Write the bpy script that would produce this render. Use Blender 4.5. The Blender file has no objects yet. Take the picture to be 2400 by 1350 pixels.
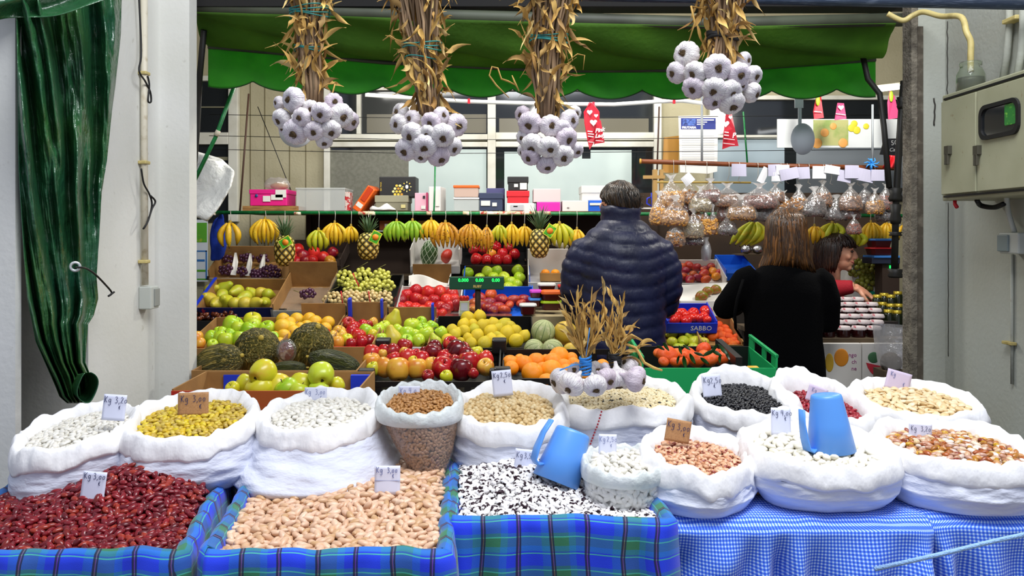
import bpy, math, random
import numpy as np
from mathutils import Vector, Matrix, Euler, noise
PI = math.pi
R = random.Random(7)
F, HX, HY, CZ = 1900.0, 1200.0, 550.0, 1.5      # focal length in px of the 2400x1350 frame, eye level row, eye height
SC = bpy.context.scene
COL = SC.collection
def P(px, py, Y): return Vector(((px-HX)/F*Y, Y, CZ-(py-HY)/F*Y))
def X(px, Y): return (px-HX)/F*Y
def Z(py, Y): return CZ-(py-HY)/F*Y
def S(n, Y): return n*Y/F
def lerp(a, b, t): return a+(b-a)*t
def clamp(x, a=0.0, b=1.0): return max(a, min(b, x))
def sstep(a, b, x):
    t = clamp((x-a)/(b-a)); return t*t*(3-2*t)
def interp(tab, x):
    if x <= tab[0][0]: return tab[0][1]
    for (a, va), (b, vb) in zip(tab, tab[1:]):
        if x <= b: return lerp(va, vb, (x-a)/(b-a))
    return tab[-1][1]
def nz(x, y, z=0.0): return noise.noise((x, y, z))
def rgb(h):
    h = h.lstrip('#'); out = []
    for i in (0, 2, 4):
        c = int(h[i:i+2], 16)/255
        out.append(c/12.92 if c <= .04045 else ((c+.055)/1.055)**2.4)
    return tuple(out)
ORD = 'first second third fourth fifth sixth seventh eighth ninth tenth eleventh twelfth thirteenth fourteenth fifteenth sixteenth seventeenth eighteenth nineteenth twentieth'.split()
def ordw(i): return ORD[i] if i < 20 else ('twenty-'+ORD[i-20] if i < 29 else 'thirty-'+ORD[i-30])

# ---------------------------------------------------------------- materials
MATS = {}
def ramp(nt, stops, const=False):
    n = nt.nodes.new('ShaderNodeValToRGB'); e = n.color_ramp.elements
    n.color_ramp.interpolation = 'CONSTANT' if const else 'LINEAR'
    while len(e) < len(stops): e.new(.5)
    for el, (p, c) in zip(e, stops):
        el.position = p
    for el, (p, c) in zip(e, stops):
        el.color = (*(rgb(c) if isinstance(c, str) else c), 1)
    return n
def mixc(nt, fac, a, b):
    n = nt.nodes.new('ShaderNodeMix'); n.data_type = 'RGBA'
    for sock, v in ((n.inputs[0], fac), (n.inputs[6], a), (n.inputs[7], b)):
        if isinstance(v, bpy.types.NodeSocket): nt.links.new(v, sock)
        elif isinstance(v, (int, float)): sock.default_value = v
        else: sock.default_value = (*(rgb(v) if isinstance(v, str) else v), 1)
    return n.outputs[2]
def mth(nt, op, a, b=None):
    n = nt.nodes.new('ShaderNodeMath'); n.operation = op
    for i, v in enumerate((a, b)):
        if v is None: continue
        if isinstance(v, bpy.types.NodeSocket): nt.links.new(v, n.inputs[i])
        else: n.inputs[i].default_value = v
    return n.outputs[0]
def noisen(nt, scale, detail=2.0, coord='Object', stretch=None, rough=.5):
    tc = nt.nodes.new('ShaderNodeTexCoord'); n = nt.nodes.new('ShaderNodeTexNoise')
    n.inputs['Scale'].default_value = scale; n.inputs['Detail'].default_value = detail; n.inputs['Roughness'].default_value = rough
    src = tc.outputs[coord]
    if stretch:
        mp = nt.nodes.new('ShaderNodeMapping'); mp.inputs['Scale'].default_value = stretch
        nt.links.new(src, mp.inputs[0]); src = mp.outputs[0]
    nt.links.new(src, n.inputs['Vector'])
    return n.outputs['Fac']
def M(name, col='#808080', rough=.6, metal=0.0, noise=None, noise2=None, bump=None, isl=None, orand=None, trans=0, alpha=1,
      emit=None, spec=None, coat=0, sheen=0, ior=None, sss=0, zramp=None, coord='Object', colf=None):
    if name in MATS: return MATS[name]
    m = bpy.data.materials.new(name); m.use_nodes = True; MATS[name] = m
    nt = m.node_tree; b = nt.nodes['Principled BSDF']; L = nt.links
    b.inputs['Roughness'].default_value = rough; b.inputs['Metallic'].default_value = metal
    c = None; base = rgb(col) if isinstance(col, str) else col
    if isl:
        g = nt.nodes.new('ShaderNodeNewGeometry'); r = ramp(nt, isl); L.new(g.outputs['Random Per Island'], r.inputs[0]); c = r.outputs[0]
    if orand:
        g = nt.nodes.new('ShaderNodeObjectInfo'); r = ramp(nt, orand); L.new(g.outputs['Random'], r.inputs[0]); c = r.outputs[0]
    if zramp:
        tc = nt.nodes.new('ShaderNodeTexCoord'); sx = nt.nodes.new('ShaderNodeSeparateXYZ'); L.new(tc.outputs['Object'], sx.inputs[0])
        r = ramp(nt, zramp); L.new(mth(nt, 'MULTIPLY_ADD', sx.outputs[2], .5), r.inputs[0]); r.inputs[0].links[0].from_node.inputs[2].default_value = .5; c = r.outputs[0]
    if colf: c = colf(nt)
    for nn in (noise, noise2):
        if nn:
            sc, c2, lo, hi = nn[:4]; st = nn[4] if len(nn) > 4 else None; det = nn[5] if len(nn) > 5 else 3
            f = noisen(nt, sc, det, coord, st)
            rr = ramp(nt, [(lo, (0, 0, 0)), (hi, (1, 1, 1))]); L.new(f, rr.inputs[0])
            c = mixc(nt, rr.outputs[0], c if c is not None else base, c2)
    if c is not None: L.new(c, b.inputs['Base Color'])
    else: b.inputs['Base Color'].default_value = (*base, 1)
    if bump:
        f = noisen(nt, bump[0], 4, coord, bump[2] if len(bump) > 2 else None)
        bn = nt.nodes.new('ShaderNodeBump'); bn.inputs['Strength'].default_value = bump[1]; bn.inputs['Distance'].default_value = bump[3] if len(bump) > 3 else .01
        L.new(f, bn.inputs['Height']); L.new(bn.outputs[0], b.inputs['Normal'])
    b.inputs['Transmission Weight'].default_value = trans; b.inputs['Alpha'].default_value = alpha
    if emit:
        b.inputs['Emission Color'].default_value = (*rgb(emit[0]), 1); b.inputs['Emission Strength'].default_value = emit[1]
    if spec is not None: b.inputs['Specular IOR Level'].default_value = spec
    if coat: b.inputs['Coat Weight'].default_value = coat; b.inputs['Coat Roughness'].default_value = .1
    if sheen: b.inputs['Sheen Weight'].default_value = sheen
    if ior: b.inputs['IOR'].default_value = ior
    if sss: b.inputs['Subsurface Weight'].default_value = sss; b.inputs['Subsurface Radius'].default_value = (.01, .005, .003)
    return m
def film(name, tint='#ffffff', white=.15, rough=.15, gl=.08):
    """thin clear plastic: mostly transparent with some milky and some glossy reflection"""
    if name in MATS: return MATS[name]
    m = bpy.data.materials.new(name); m.use_nodes = True; MATS[name] = m; nt = m.node_tree; L = nt.links
    nt.nodes.remove(nt.nodes['Principled BSDF']); out = nt.nodes['Material Output']
    t = nt.nodes.new('ShaderNodeBsdfTransparent'); t.inputs[0].default_value = (.97, .97, .97, 1)
    d = nt.nodes.new('ShaderNodeBsdfDiffuse'); d.inputs[0].default_value = (*rgb(tint), 1)
    tl = nt.nodes.new('ShaderNodeBsdfTranslucent'); tl.inputs[0].default_value = (*rgb(tint), 1)
    g = nt.nodes.new('ShaderNodeBsdfGlossy'); g.inputs['Roughness'].default_value = rough
    f = noisen(nt, 30, 3); bn = nt.nodes.new('ShaderNodeBump'); bn.inputs['Strength'].default_value = .7; bn.inputs['Distance'].default_value = .02
    L.new(f, bn.inputs['Height']); L.new(bn.outputs[0], g.inputs['Normal'])
    m0 = nt.nodes.new('ShaderNodeMixShader'); m0.inputs[0].default_value = .5; L.new(d.outputs[0], m0.inputs[1]); L.new(tl.outputs[0], m0.inputs[2])
    m1 = nt.nodes.new('ShaderNodeMixShader'); m1.inputs[0].default_value = white; L.new(t.outputs[0], m1.inputs[1]); L.new(m0.outputs[0], m1.inputs[2])
    m2 = nt.nodes.new('ShaderNodeMixShader'); m2.inputs[0].default_value = gl; L.new(m1.outputs[0], m2.inputs[1]); L.new(g.outputs[0], m2.inputs[2])
    L.new(m2.outputs[0], out.inputs[0]); return m

# ---------------------------------------------------------------- objects
LOCAL = set()                                   # things already placed: their parts are given in the thing's own frame
def wl(o):
    v = Vector((0, 0, 0)); q = o
    while q is not None:
        if q.name in LOCAL: return v
        q = q.parent
    while o is not None: v += o.location; o = o.parent
    return v
def tag(o, label=None, cat=None, group=None, kind=None):
    if label: o['label'] = label
    if cat: o['category'] = cat
    if group: o['group'] = group
    if kind: o['kind'] = kind
    return o
def thing(name, label, cat, loc=(0, 0, 0), group=None):
    o = bpy.data.objects.new(name, None); o.location = loc; o.empty_display_size = .05; COL.objects.link(o)
    return tag(o, label, cat, group)
def link(name, me, parent=None, loc=None):
    o = bpy.data.objects.new(name, me); COL.objects.link(o)
    if parent: o.parent = parent
    if loc is not None: o.location = loc
    return o
def copytree(o, parent=None):
    c = o.copy(); COL.objects.link(c); c.parent = parent
    for ch in list(o.children): copytree(ch, c)
    return c
def basis(d, up=Vector((0, 0, 1))):
    d = d.normalized()
    if abs(d.dot(up)) > .98: up = Vector((1, 0, 0))
    x = up.cross(d).normalized(); y = d.cross(x)
    return x, y
class MB:
    def __init__(s): s.v = []; s.f = []; s.m = []; s.uv = []; s.mi = 0
    def add(s, vs, fs, uv=None):
        b = len(s.v); s.v += [tuple(v) for v in vs]; s.f += [tuple(i+b for i in f) for f in fs]; s.m += [s.mi]*len(fs)
        s.uv += list(uv) if uv else [(0, 0)]*len(vs); return s
    def box(s, c, size, rot=None):
        c = Vector(c); hx, hy, hz = (q/2 for q in size); m = rot.to_matrix() if isinstance(rot, Euler) else rot
        vs = [Vector((x, y, z)) for z in (-hz, hz) for y in (-hy, hy) for x in (-hx, hx)]
        if m is not None: vs = [m @ v for v in vs]
        return s.add([v+c for v in vs], [(0, 2, 3, 1), (4, 5, 7, 6), (0, 1, 5, 4), (2, 6, 7, 3), (0, 4, 6, 2), (1, 3, 7, 5)])
    def bx(s, x0, x1, y0, y1, z0, z1): return s.box(((x0+x1)/2, (y0+y1)/2, (z0+z1)/2), (x1-x0, y1-y0, z1-z0))
    def loft(s, rings, cap0=False, cap1=False, closed=True, uv=None):
        n = len(rings[0]); vs = [p for r in rings for p in r]; fs = []
        for i in range(len(rings)-1):
            for j in range(n if closed else n-1):
                k = (j+1) % n; fs.append((i*n+j, i*n+k, (i+1)*n+k, (i+1)*n+j))
        if cap0: fs.append(tuple(range(n))[::-1])
        if cap1: fs.append(tuple((len(rings)-1)*n+j for j in range(n)))
        return s.add(vs, fs, uv)
    def tube(s, pts, r, n=8, caps=True, flat=1.0):
        pts = [Vector(p) for p in pts]; rs = r if isinstance(r, (list, tuple)) else [r]*len(pts); rings = []
        x = None
        for i, p in enumerate(pts):
            d = (pts[min(i+1, len(pts)-1)]-pts[max(i-1, 0)])
            if d.length < 1e-9: d = Vector((0, 0, 1))
            d.normalize()
            if x is None: x, y = basis(d)
            else:
                x = (x-d*x.dot(d)); x = x.normalized() if x.length > 1e-6 else basis(d)[0]; y = d.cross(x)
            rings.append([p+(x*math.cos(a)+y*math.sin(a)*flat)*rs[i] for a in (2*PI*k/n for k in range(n))])
        return s.loft(rings, caps, caps)
    def lathe(s, prof, n=24, c=(0, 0, 0), rot=None, sx=1, sy=1, cap0=False, cap1=False, fn=None):
        c = Vector(c); rings = []
        for (r, z) in prof:
            ring = []
            for k in range(n):
                a = 2*PI*k/n; q = fn(a, r, z) if fn else r
                v = Vector((q*math.cos(a)*sx, q*math.sin(a)*sy, z)); ring.append((rot @ v if rot is not None else v)+c)
            rings.append(ring)
        return s.loft(rings, cap0, cap1)
    def ell(s, c, r, n=16, m=10, rot=None, fn=None):
        if not isinstance(r, (tuple, list)): r = (r, r, r)
        c = Vector(c); vs = []; fs = []
        def T(v):
            if fn: v = fn(v)
            v = Vector((v[0]*r[0], v[1]*r[1], v[2]*r[2])); return (rot @ v if rot is not None else v)+c
        vs.append(T(Vector((0, 0, -1))))
        for i in range(1, m):
            t = PI*i/m
            for k in range(n): vs.append(T(Vector((math.sin(t)*math.cos(2*PI*k/n), math.sin(t)*math.sin(2*PI*k/n), -math.cos(t)))))
        vs.append(T(Vector((0, 0, 1)))); e = len(vs)-1
        for k in range(n):
            fs.append((0, 1+(k+1) % n, 1+k)); fs.append((e, e-n+k, e-n+(k+1) % n))
            for i in range(m-2):
                a = 1+i*n; fs.append((a+k, a+(k+1) % n, a+n+(k+1) % n, a+n+k))
        return s.add(vs, fs)
    def grid(s, fn, nu, nv, uvs=(1, 1)):
        vs = []; uv = []; fs = []
        for j in range(nv+1):
            for i in range(nu+1):
                u, v = i/nu, j/nv; vs.append(fn(u, v)); uv.append((u*uvs[0], v*uvs[1]))
        for j in range(nv):
            for i in range(nu):
                a = j*(nu+1)+i; fs.append((a, a+1, a+nu+2, a+nu+1))
        return s.add(vs, fs, uv)
    def ribbon(s, pts, w, side):
        pts = [Vector(p) for p in pts]; n = len(pts); vs = []
        for i, p in enumerate(pts):
            d = (pts[min(i+1, n-1)]-pts[max(i-1, 0)]); q = side[i] if isinstance(side, list) else side
            x = d.cross(q); x = x.normalized() if x.length > 1e-9 else Vector((1, 0, 0))
            ww = w[i] if isinstance(w, (list, tuple)) else w
            vs += [p-x*ww, p+x*ww]
        return s.add(vs, [(2*i, 2*i+1, 2*i+3, 2*i+2) for i in range(n-1)])
    def poly(s, pts, depth):
        """flat outline pts (Vectors, planar) given thickness vector depth"""
        n = len(pts); d = Vector(depth); vs = list(pts)+[Vector(p)+d for p in pts]
        return s.add(vs, [tuple(range(n))[::-1], tuple(range(n, 2*n))]+[(i, (i+1) % n, n+(i+1) % n, n+i) for i in range(n)])
    def mesh(s, name, mats, off=Vector((0, 0, 0)), smooth=True):
        me = bpy.data.meshes.new(name)
        v = np.array(s.v, dtype=float)-np.array(off)
        me.from_pydata(v.tolist(), [], s.f)
        for m in (mats if isinstance(mats, (list, tuple)) else [mats]): me.materials.append(m)
        if any(s.m): me.polygons.foreach_set('material_index', s.m)
        if any(u != (0, 0) for u in s.uv):
            l = me.uv_layers.new(name='UVMap'); li = np.empty(len(me.loops), dtype=np.int32); me.loops.foreach_get('vertex_index', li)
            l.data.foreach_set('uv', np.array(s.uv, dtype=float)[li].ravel())
        me.polygons.foreach_set('use_smooth', [smooth]*len(me.polygons)); me.update(); return me
    def build(s, name, mats, parent=None, smooth=True, bevel=0, sub=0, solid=0, origin=None):
        off = wl(parent) if parent else Vector((0, 0, 0))
        if origin is not None: off = off+Vector(origin)-(off if parent else Vector((0, 0, 0)))
        o = link(name, s.mesh(name, mats, off, smooth), parent)
        if origin is not None: o.location = Vector(origin)-(wl(parent) if parent else Vector((0, 0, 0)))
        if solid:
            md = o.modifiers.new('s', 'SOLIDIFY'); md.thickness = solid; md.offset = 0
        if bevel:
            md = o.modifiers.new('b', 'BEVEL'); md.width = bevel; md.segments = 2; md.limit_method = 'ANGLE'; md.angle_limit = .6
        if sub:
            md = o.modifiers.new('u', 'SUBSURF'); md.levels = sub; md.render_levels = sub
        return o
def smooth(pts, k=6):
    pts = [Vector(p) for p in pts]; out = []
    for i in range(len(pts)-1):
        p0, p1, p2, p3 = pts[max(i-1, 0)], pts[i], pts[i+1], pts[min(i+2, len(pts)-1)]
        for j in range(k):
            t = j/k; out.append(.5*((2*p1)+(p2-p0)*t+(2*p0-5*p1+4*p2-p3)*t*t+(3*p1-p0-3*p2+p3)*t**3))
    return out+[pts[-1]]
def box_obj(name, c, size, m, parent=None, bevel=.002, rot=None): return MB().box(c, size, rot).build(name, m, parent, smooth=False, bevel=bevel)
def struct(name, mb, m, bevel=0): 
    o = mb.build(name, m, smooth=False, bevel=bevel); o['kind'] = 'structure'; return o
def baked(o):
    """evaluate modifiers into a plain mesh on the same object"""
    dg = bpy.context.evaluated_depsgraph_get(); dg.update(); ev = o.evaluated_get(dg)
    me = bpy.data.meshes.new_from_object(ev); o.modifiers.clear(); o.data = me; return o
def blob(name, mb, mat, voxel, parent=None, smooth=6, origin=None):
    o = mb.build(name, mat, parent, origin=origin)
    r = o.modifiers.new('r', 'REMESH'); r.mode = 'VOXEL'; r.voxel_size = voxel; r.use_smooth_shade = True
    sm = o.modifiers.new('s', 'SMOOTH'); sm.iterations = smooth; sm.factor = .5
    baked(o)
    if mat and not len(o.data.materials): o.data.materials.append(mat)
    o.data.polygons.foreach_set('use_smooth', [True]*len(o.data.polygons)); return o
def scatter(name, bv, bf, T, mat, extra=None):
    """one mesh of many transformed copies of a base shape; T: n x 3 x 4"""
    bv = np.array(bv); n = len(T); nvb = len(bv); h = np.concatenate([bv, np.ones((nvb, 1))], 1)
    V = np.einsum('nij,vj->nvi', T, h).reshape(-1, 3)
    fl = []; ft = []
    for f in bf: fl += f; ft.append(len(f))
    fl = np.array(fl); allf = (fl[None]+(np.arange(n)*nvb)[:, None]).ravel(); tot = np.tile(ft, n)
    if extra:
        V = np.concatenate([V, np.array(extra[0], dtype=float)]); e = []; et = []
        for f in extra[1]: e += [i+n*nvb for i in f]; et.append(len(f))
        allf = np.concatenate([allf, e]); tot = np.concatenate([tot, et])
    me = bpy.data.meshes.new(name); me.vertices.add(len(V)); me.vertices.foreach_set('co', V.ravel())
    me.loops.add(len(allf)); me.loops.foreach_set('vertex_index', allf.astype(np.int32))
    me.polygons.add(len(tot)); st = np.concatenate([[0], np.cumsum(tot)[:-1]]); me.polygons.foreach_set('loop_start', st.astype(np.int32))
    try: me.polygons.foreach_set('loop_total', tot.astype(np.int32))
    except Exception: pass
    me.polygons.foreach_set('use_smooth', [True]*len(tot)); me.materials.append(mat); me.update(calc_edges=True); me.validate()
    return link(name, me)
def text(s, size, mat, Mx, parent, name='lettering', depth=.0004, bold=0.0, align='CENTER', shear=0):
    cu = bpy.data.curves.new('t', 'FONT'); cu.body = s; cu.size = size; cu.align_x = align; cu.align_y = 'CENTER'; cu.extrude = depth; cu.offset = bold; cu.shear = shear; cu.resolution_u = 2
    o = bpy.data.objects.new('t', cu); COL.objects.link(o); dg = bpy.context.evaluated_depsgraph_get(); dg.update()
    me = bpy.data.meshes.new_from_object(o.evaluated_get(dg)); bpy.data.objects.remove(o); me.materials.clear(); me.materials.append(mat)
    off = wl(parent) if parent else Vector((0, 0, 0))
    me.transform(Matrix.Translation(-off) @ Mx); return link(name, me, parent)
def facing(loc, yaw=0, tilt=0, roll=0):
    """frame whose XY plane faces the viewer side (normal -Y)"""
    return Matrix.Translation(loc) @ Euler((0, 0, yaw)).to_matrix().to_4x4() @ Euler((PI/2-tilt, 0, 0)).to_matrix().to_4x4() @ Euler((0, 0, roll)).to_matrix().to_4x4()
GL = {'K': [[(0, 0), (0, 1)], [(.5, 1), (.05, .45), (.5, 0)]], 'g': [[(.45, .5), (.2, .6), (0, .35), (.15, .05), (.42, .2), (.45, .55), (.42, -.3), (.2, -.45), (0, -.3)]],
      '3': [[(0, .9), (.3, 1), (.45, .8), (.2, .55), (.5, .35), (.4, .05), (0, 0)]], ',': [[(.1, .1), (0, -.2)]], '0': [[(.25, .6), (0, .35), (.15, 0), (.4, .1), (.45, .5), (.25, .6)]],
      '4': [[(.1, 1), (0, .45), (.5, .45)], [(.4, 1), (.4, 0)]], '5': [[(.45, .9), (.1, .9), (.05, .55), (.4, .5), (.4, .1), (0, 0)]], '2': [[(0, .8), (.25, 1), (.45, .75), (0, 0), (.5, .05)]],
      'e': [[(.5, .9), (.2, .85), (.05, .5), (.2, .1), (.5, .05)], [(-.05, .6), (.35, .6)], [(-.05, .4), (.3, .4)]], '1': [[(0, .7), (.2, 1), (.2, 0)]], '9': [[(.4, .7), (.2, 1), (0, .7), (.2, .5), (.4, .7), (.35, 0)]]}
def scrawl(lines, mat, Mx, parent, pen=.0011, name='handwriting'):
    mb = MB()
    for (s, x, y, h) in lines:
        for ch in s:
            if ch == ' ': x += h*.45; continue
            for st in GL[ch]:
                pts = [Mx @ Vector((x+p*h*.8, y+q*h, .0008)) for p, q in st]
                mb.ribbon(pts, pen, (Mx.to_3x3() @ Vector((0, 0, 1))))
            x += h*(.3 if ch in ',1' else .62)
    return mb.build(name, mat, parent, smooth=False)
# ================================================================ materials of the bean stand
W_SACK = M('white_woven_shade', '#dcdfea', .8, noise=(7, '#cdd1e2', .35, .8), bump=(13, .5, (1, 1, 2.6), .022))  # bluish shade of the sack bodies is put into this colour
W_SACK2 = M('white_woven_in', '#f4f3f2', .8, noise=(12, '#e6e4e2', .4, .8), bump=(15, .40, (1.4, 1.4, .8), .02))
def plaid(nt):
    uv = nt.nodes.new('ShaderNodeTexCoord'); sx = nt.nodes.new('ShaderNodeSeparateXYZ'); nt.links.new(uv.outputs['UV'], sx.inputs[0])
    def stripes(k, per, stops):
        r = ramp(nt, stops, True); nt.links.new(mth(nt, 'FRACT', mth(nt, 'MULTIPLY', sx.outputs[k], 1/per)), r.inputs[0]); return r.outputs[0]
    a = stripes(0, .125, [(0, '#0a3fe0'), (.30, '#0f6bb4'), (.42, '#2a6f50'), (.70, '#0f6bb4'), (.80, '#0a35d0')])
    b = stripes(1, .062, [(0, '#0a30e0'), (.34, '#1b6f9a'), (.48, '#2f7d52'), (.74, '#1685b4'), (.9, '#0a35d0')])
    c = mixc(nt, .5, a, b)
    la = stripes(0, .0625, [(0, (0, 0, 0)), (.84, (1, 1, 1)), (.90, (0, 0, 0)), (.93, (1, 1, 1)), (.98, (0, 0, 0))])
    lr = stripes(0, .0625, [(0, (0, 0, 0)), (.90, (1, 1, 1)), (.925, (0, 0, 0))])
    lb = stripes(1, .031, [(0, (0, 0, 0)), (.9, (1, 1, 1)), (.97, (0, 0, 0))])
    c = mixc(nt, mth(nt, 'MULTIPLY', lb, .75), c, '#49c0a0')
    c = mixc(nt, mth(nt, 'MULTIPLY', la, .92), c, '#0c0c3a')
    return mixc(nt, mth(nt, 'MULTIPLY', lr, .6), c, '#8a2848')
def gingham(nt):
    uv = nt.nodes.new('ShaderNodeTexCoord'); sx = nt.nodes.new('ShaderNodeSeparateXYZ'); nt.links.new(uv.outputs['UV'], sx.inputs[0])
    s = [mth(nt, 'GREATER_THAN', mth(nt, 'FRACT', mth(nt, 'MULTIPLY', sx.outputs[k], 1/.0072)), .45) for k in (0, 1)]
    f = mth(nt, 'MULTIPLY', mth(nt, 'ADD', s[0], s[1]), .5)
    r = ramp(nt, [(0, '#c4dafc'), (.5, '#5088ee'), (1, '#1a4cd4')]); nt.links.new(f, r.inputs[0]); return r.outputs[0]
PLAID = M('plaid_cotton', rough=.75, colf=plaid, bump=(900, .15), sheen=.2)
GING = M('gingham_cotton', rough=.75, colf=gingham, bump=(900, .15), sheen=.2)
WOOD = M('raw_wood', '#a5783f', .7, noise=(14, '#6d4a22', .35, .75, (1, 8, 8)), bump=(60, .2, (1, 9, 9)))
INK = M('ink', '#20285a', .5); INKF = M('ink_faded', '#6f78a8', .5)
CARD = M('card_white', '#dfe2f4', .7); KRAFT = M('card_kraft', '#b98a5c', .8, noise=(300, '#a67a50', .4, .7)); CARDL = M('card_lilac', '#d3c4da', .7)

# ================================================================ beans
def bean_shape(L, W, H, bend=.07, n=10, m=6):
    mb = MB(); mb.ell((0, 0, 0), (1, 1, 1), n, m)
    out = []
    for (x, y, z) in mb.v:
        # poles along x
        x, z = z, x
        w = (1-abs(x)**3*.18)
        out.append((x*L/2, y*W/2*w-bend*L*(x*x-.35), z*H/2*w))
    return out, mb.f
def orient(n, yaw, tilt, rng):
    x, y = basis(n)
    m = Matrix((x, y, n)).transposed() @ Euler((rng.gauss(0, tilt), rng.gauss(0, tilt), yaw)).to_matrix()
    return m
def heap(name, label, region, zf, L, W, H, mat, seed, bend=.07, dens=1.0, group=None, layers=2, tilt=.3, sub=.6):
    """region: list of (x, y) polygon; zf(x, y): height of the bean surface"""
    rng = random.Random(seed); xs = [p[0] for p in region]; ys = [p[1] for p in region]
    def inside(x, y):
        c = False; j = len(region)-1
        for i in range(len(region)):
            (xi, yi), (xj, yj) = region[i], region[j]
            if (yi > y) != (yj > y) and x < (xj-xi)*(y-yi)/(yj-yi)+xi: c = not c
            j = i
        return c
    bv, bf = bean_shape(L, W, H, bend); T = []; s = math.sqrt(L*W)*.90/math.sqrt(dens)
    for lay in range(layers):
        y = min(ys)
        row = 0
        while y < max(ys):
            x = min(xs)+(row % 2)*s/2
            while x < max(xs):
                px, py = x+rng.uniform(-.28, .28)*s, y+rng.uniform(-.28, .28)*s+lay*s*.45
                if inside(px, py):
                    z = zf(px, py)-lay*H*.62+rng.uniform(-.22, .22)*H
                    e = .004; nn = Vector((-(zf(px+e, py)-zf(px-e, py))/(2*e), -(zf(px, py+e)-zf(px, py-e))/(2*e), 1)).normalized()
                    m = orient(nn, rng.uniform(0, 2*PI), tilt, rng); k = rng.uniform(.86, 1.12)
                    T.append([[m[i][0]*k, m[i][1]*k, m[i][2]*k, (px, py, z)[i]] for i in range(3)])
                x += s
            y += s*.87; row += 1
    cx, cy = sum(xs)/len(xs), sum(ys)/len(ys); vs = []; fs = []; n = len(region)
    for r in (.0, .25, .5, .75, 1.0):
        for (x, y) in region:
            qx, qy = lerp(cx, x, max(r, .001)), lerp(cy, y, max(r, .001)); vs.append((qx, qy, zf(qx, qy)-H*1.1))
    for i in range(4):
        for j in range(n): fs.append((i*n+j, i*n+(j+1) % n, (i+1)*n+(j+1) % n, (i+1)*n+j))
    for (x, y) in region: vs.append((x, y, zf(x, y)-H*1.1-.03))
    for j in range(n): fs.append((4*n+j, 4*n+(j+1) % n, 5*n+(j+1) % n, 5*n+j))
    o = scatter(name, bv, bf, np.array(T), mat, (vs, fs))
    return tag(o, label, 'beans', group, 'stuff')
def bean_mat(name, cols, rough=.35, spk=None, spec=.5):
    n = len(cols); st = [((i+.5)/n, c) for i, c in enumerate(cols)]
    return M('bean_'+name, rough=rough, isl=st, noise=spk, spec=spec)
B_RED = bean_mat('red', ['#5d0f18', '#7a141f', '#6a0f1a', '#8d1c22', '#741622', '#5a0d16', '#9a3020'], .25)
B_PALE = bean_mat('pale', ['#d9b08e', '#e2bd9e', '#cfa584', '#e6c6aa', '#d4ab86', '#c39a6c', '#dcb598'], .4)
B_BW = bean_mat('blackwhite', ['#f2f0ee', '#e9e6e4', '#fbfaf8', '#e2dedc'], .4, spk=(95, '#2a0f1c', .565, .595, None, 1))
B_YEL = bean_mat('yellow', ['#d8b62a', '#c7a838', '#b89a3c', '#e0c63e', '#a88a3a', '#c9b050', '#d9c020'], .4)
B_WHT = bean_mat('white', ['#e6e2d8', '#dedacd', '#ece9e0', '#d6d1c2', '#e4dfd4'], .4)
B_BRN = bean_mat('brown', ['#a8743c', '#b98548', '#9a6832', '#c08e54', '#8d5f30', '#b27d44'], .4)
B_BRNB = bean_mat('brown_bagged', ['#8f6848', '#9d7656', '#85603f', '#a98262', '#7b583a', '#96704e'], .45)
B_CHK = bean_mat('chickpea', ['#d2b886', '#c8a870', '#dcc89a', '#bf9c60', '#d6c092'], .5)
B_EYE = bean_mat('blackeyed', ['#ebdcb4', '#e4d2a4', '#f0e4c2', '#dfcb9a', '#eedfb8', '#e8d8ae'], .45, spk=(70, '#1a140e', .66, .68, None, 1))
B_BLK = bean_mat('black', ['#0c0b10', '#14131a', '#0a0a0e', '#1a1a20'], .3)
B_CRI = bean_mat('crimson', ['#8a1020', '#a31528', '#b01c30', '#7d0e1c'], .3)
B_LIM = bean_mat('lima', ['#e8d0a2', '#eed8b0', '#e2c694', '#d9ba84', '#f0dcb8'], .4)
B_WBG = bean_mat('white_bagged', ['#eae9e4', '#dfddd8', '#f0efea', '#e4e2dc'], .45)
B_PIN = bean_mat('pinto', ['#dcae8a', '#d3a07a', '#e3ba98', '#c98f68'], .35, spk=(85, '#8a3a2a', .56, .60, None, 2))
B_BUT = bean_mat('butter', ['#e9e4d4', '#eee9dc', '#e0dac4', '#ebe6d6'], .35)
B_MIX = bean_mat('mixed', ['#a8561e', '#e8dcd0', '#c98d4a', '#7a1a1a', '#d9a63a', '#f0ebe4', '#b5692e', '#8d2a20', '#d8b894', '#9a4a1a', '#caa02a', '#e0c4a4'], .3)

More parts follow.
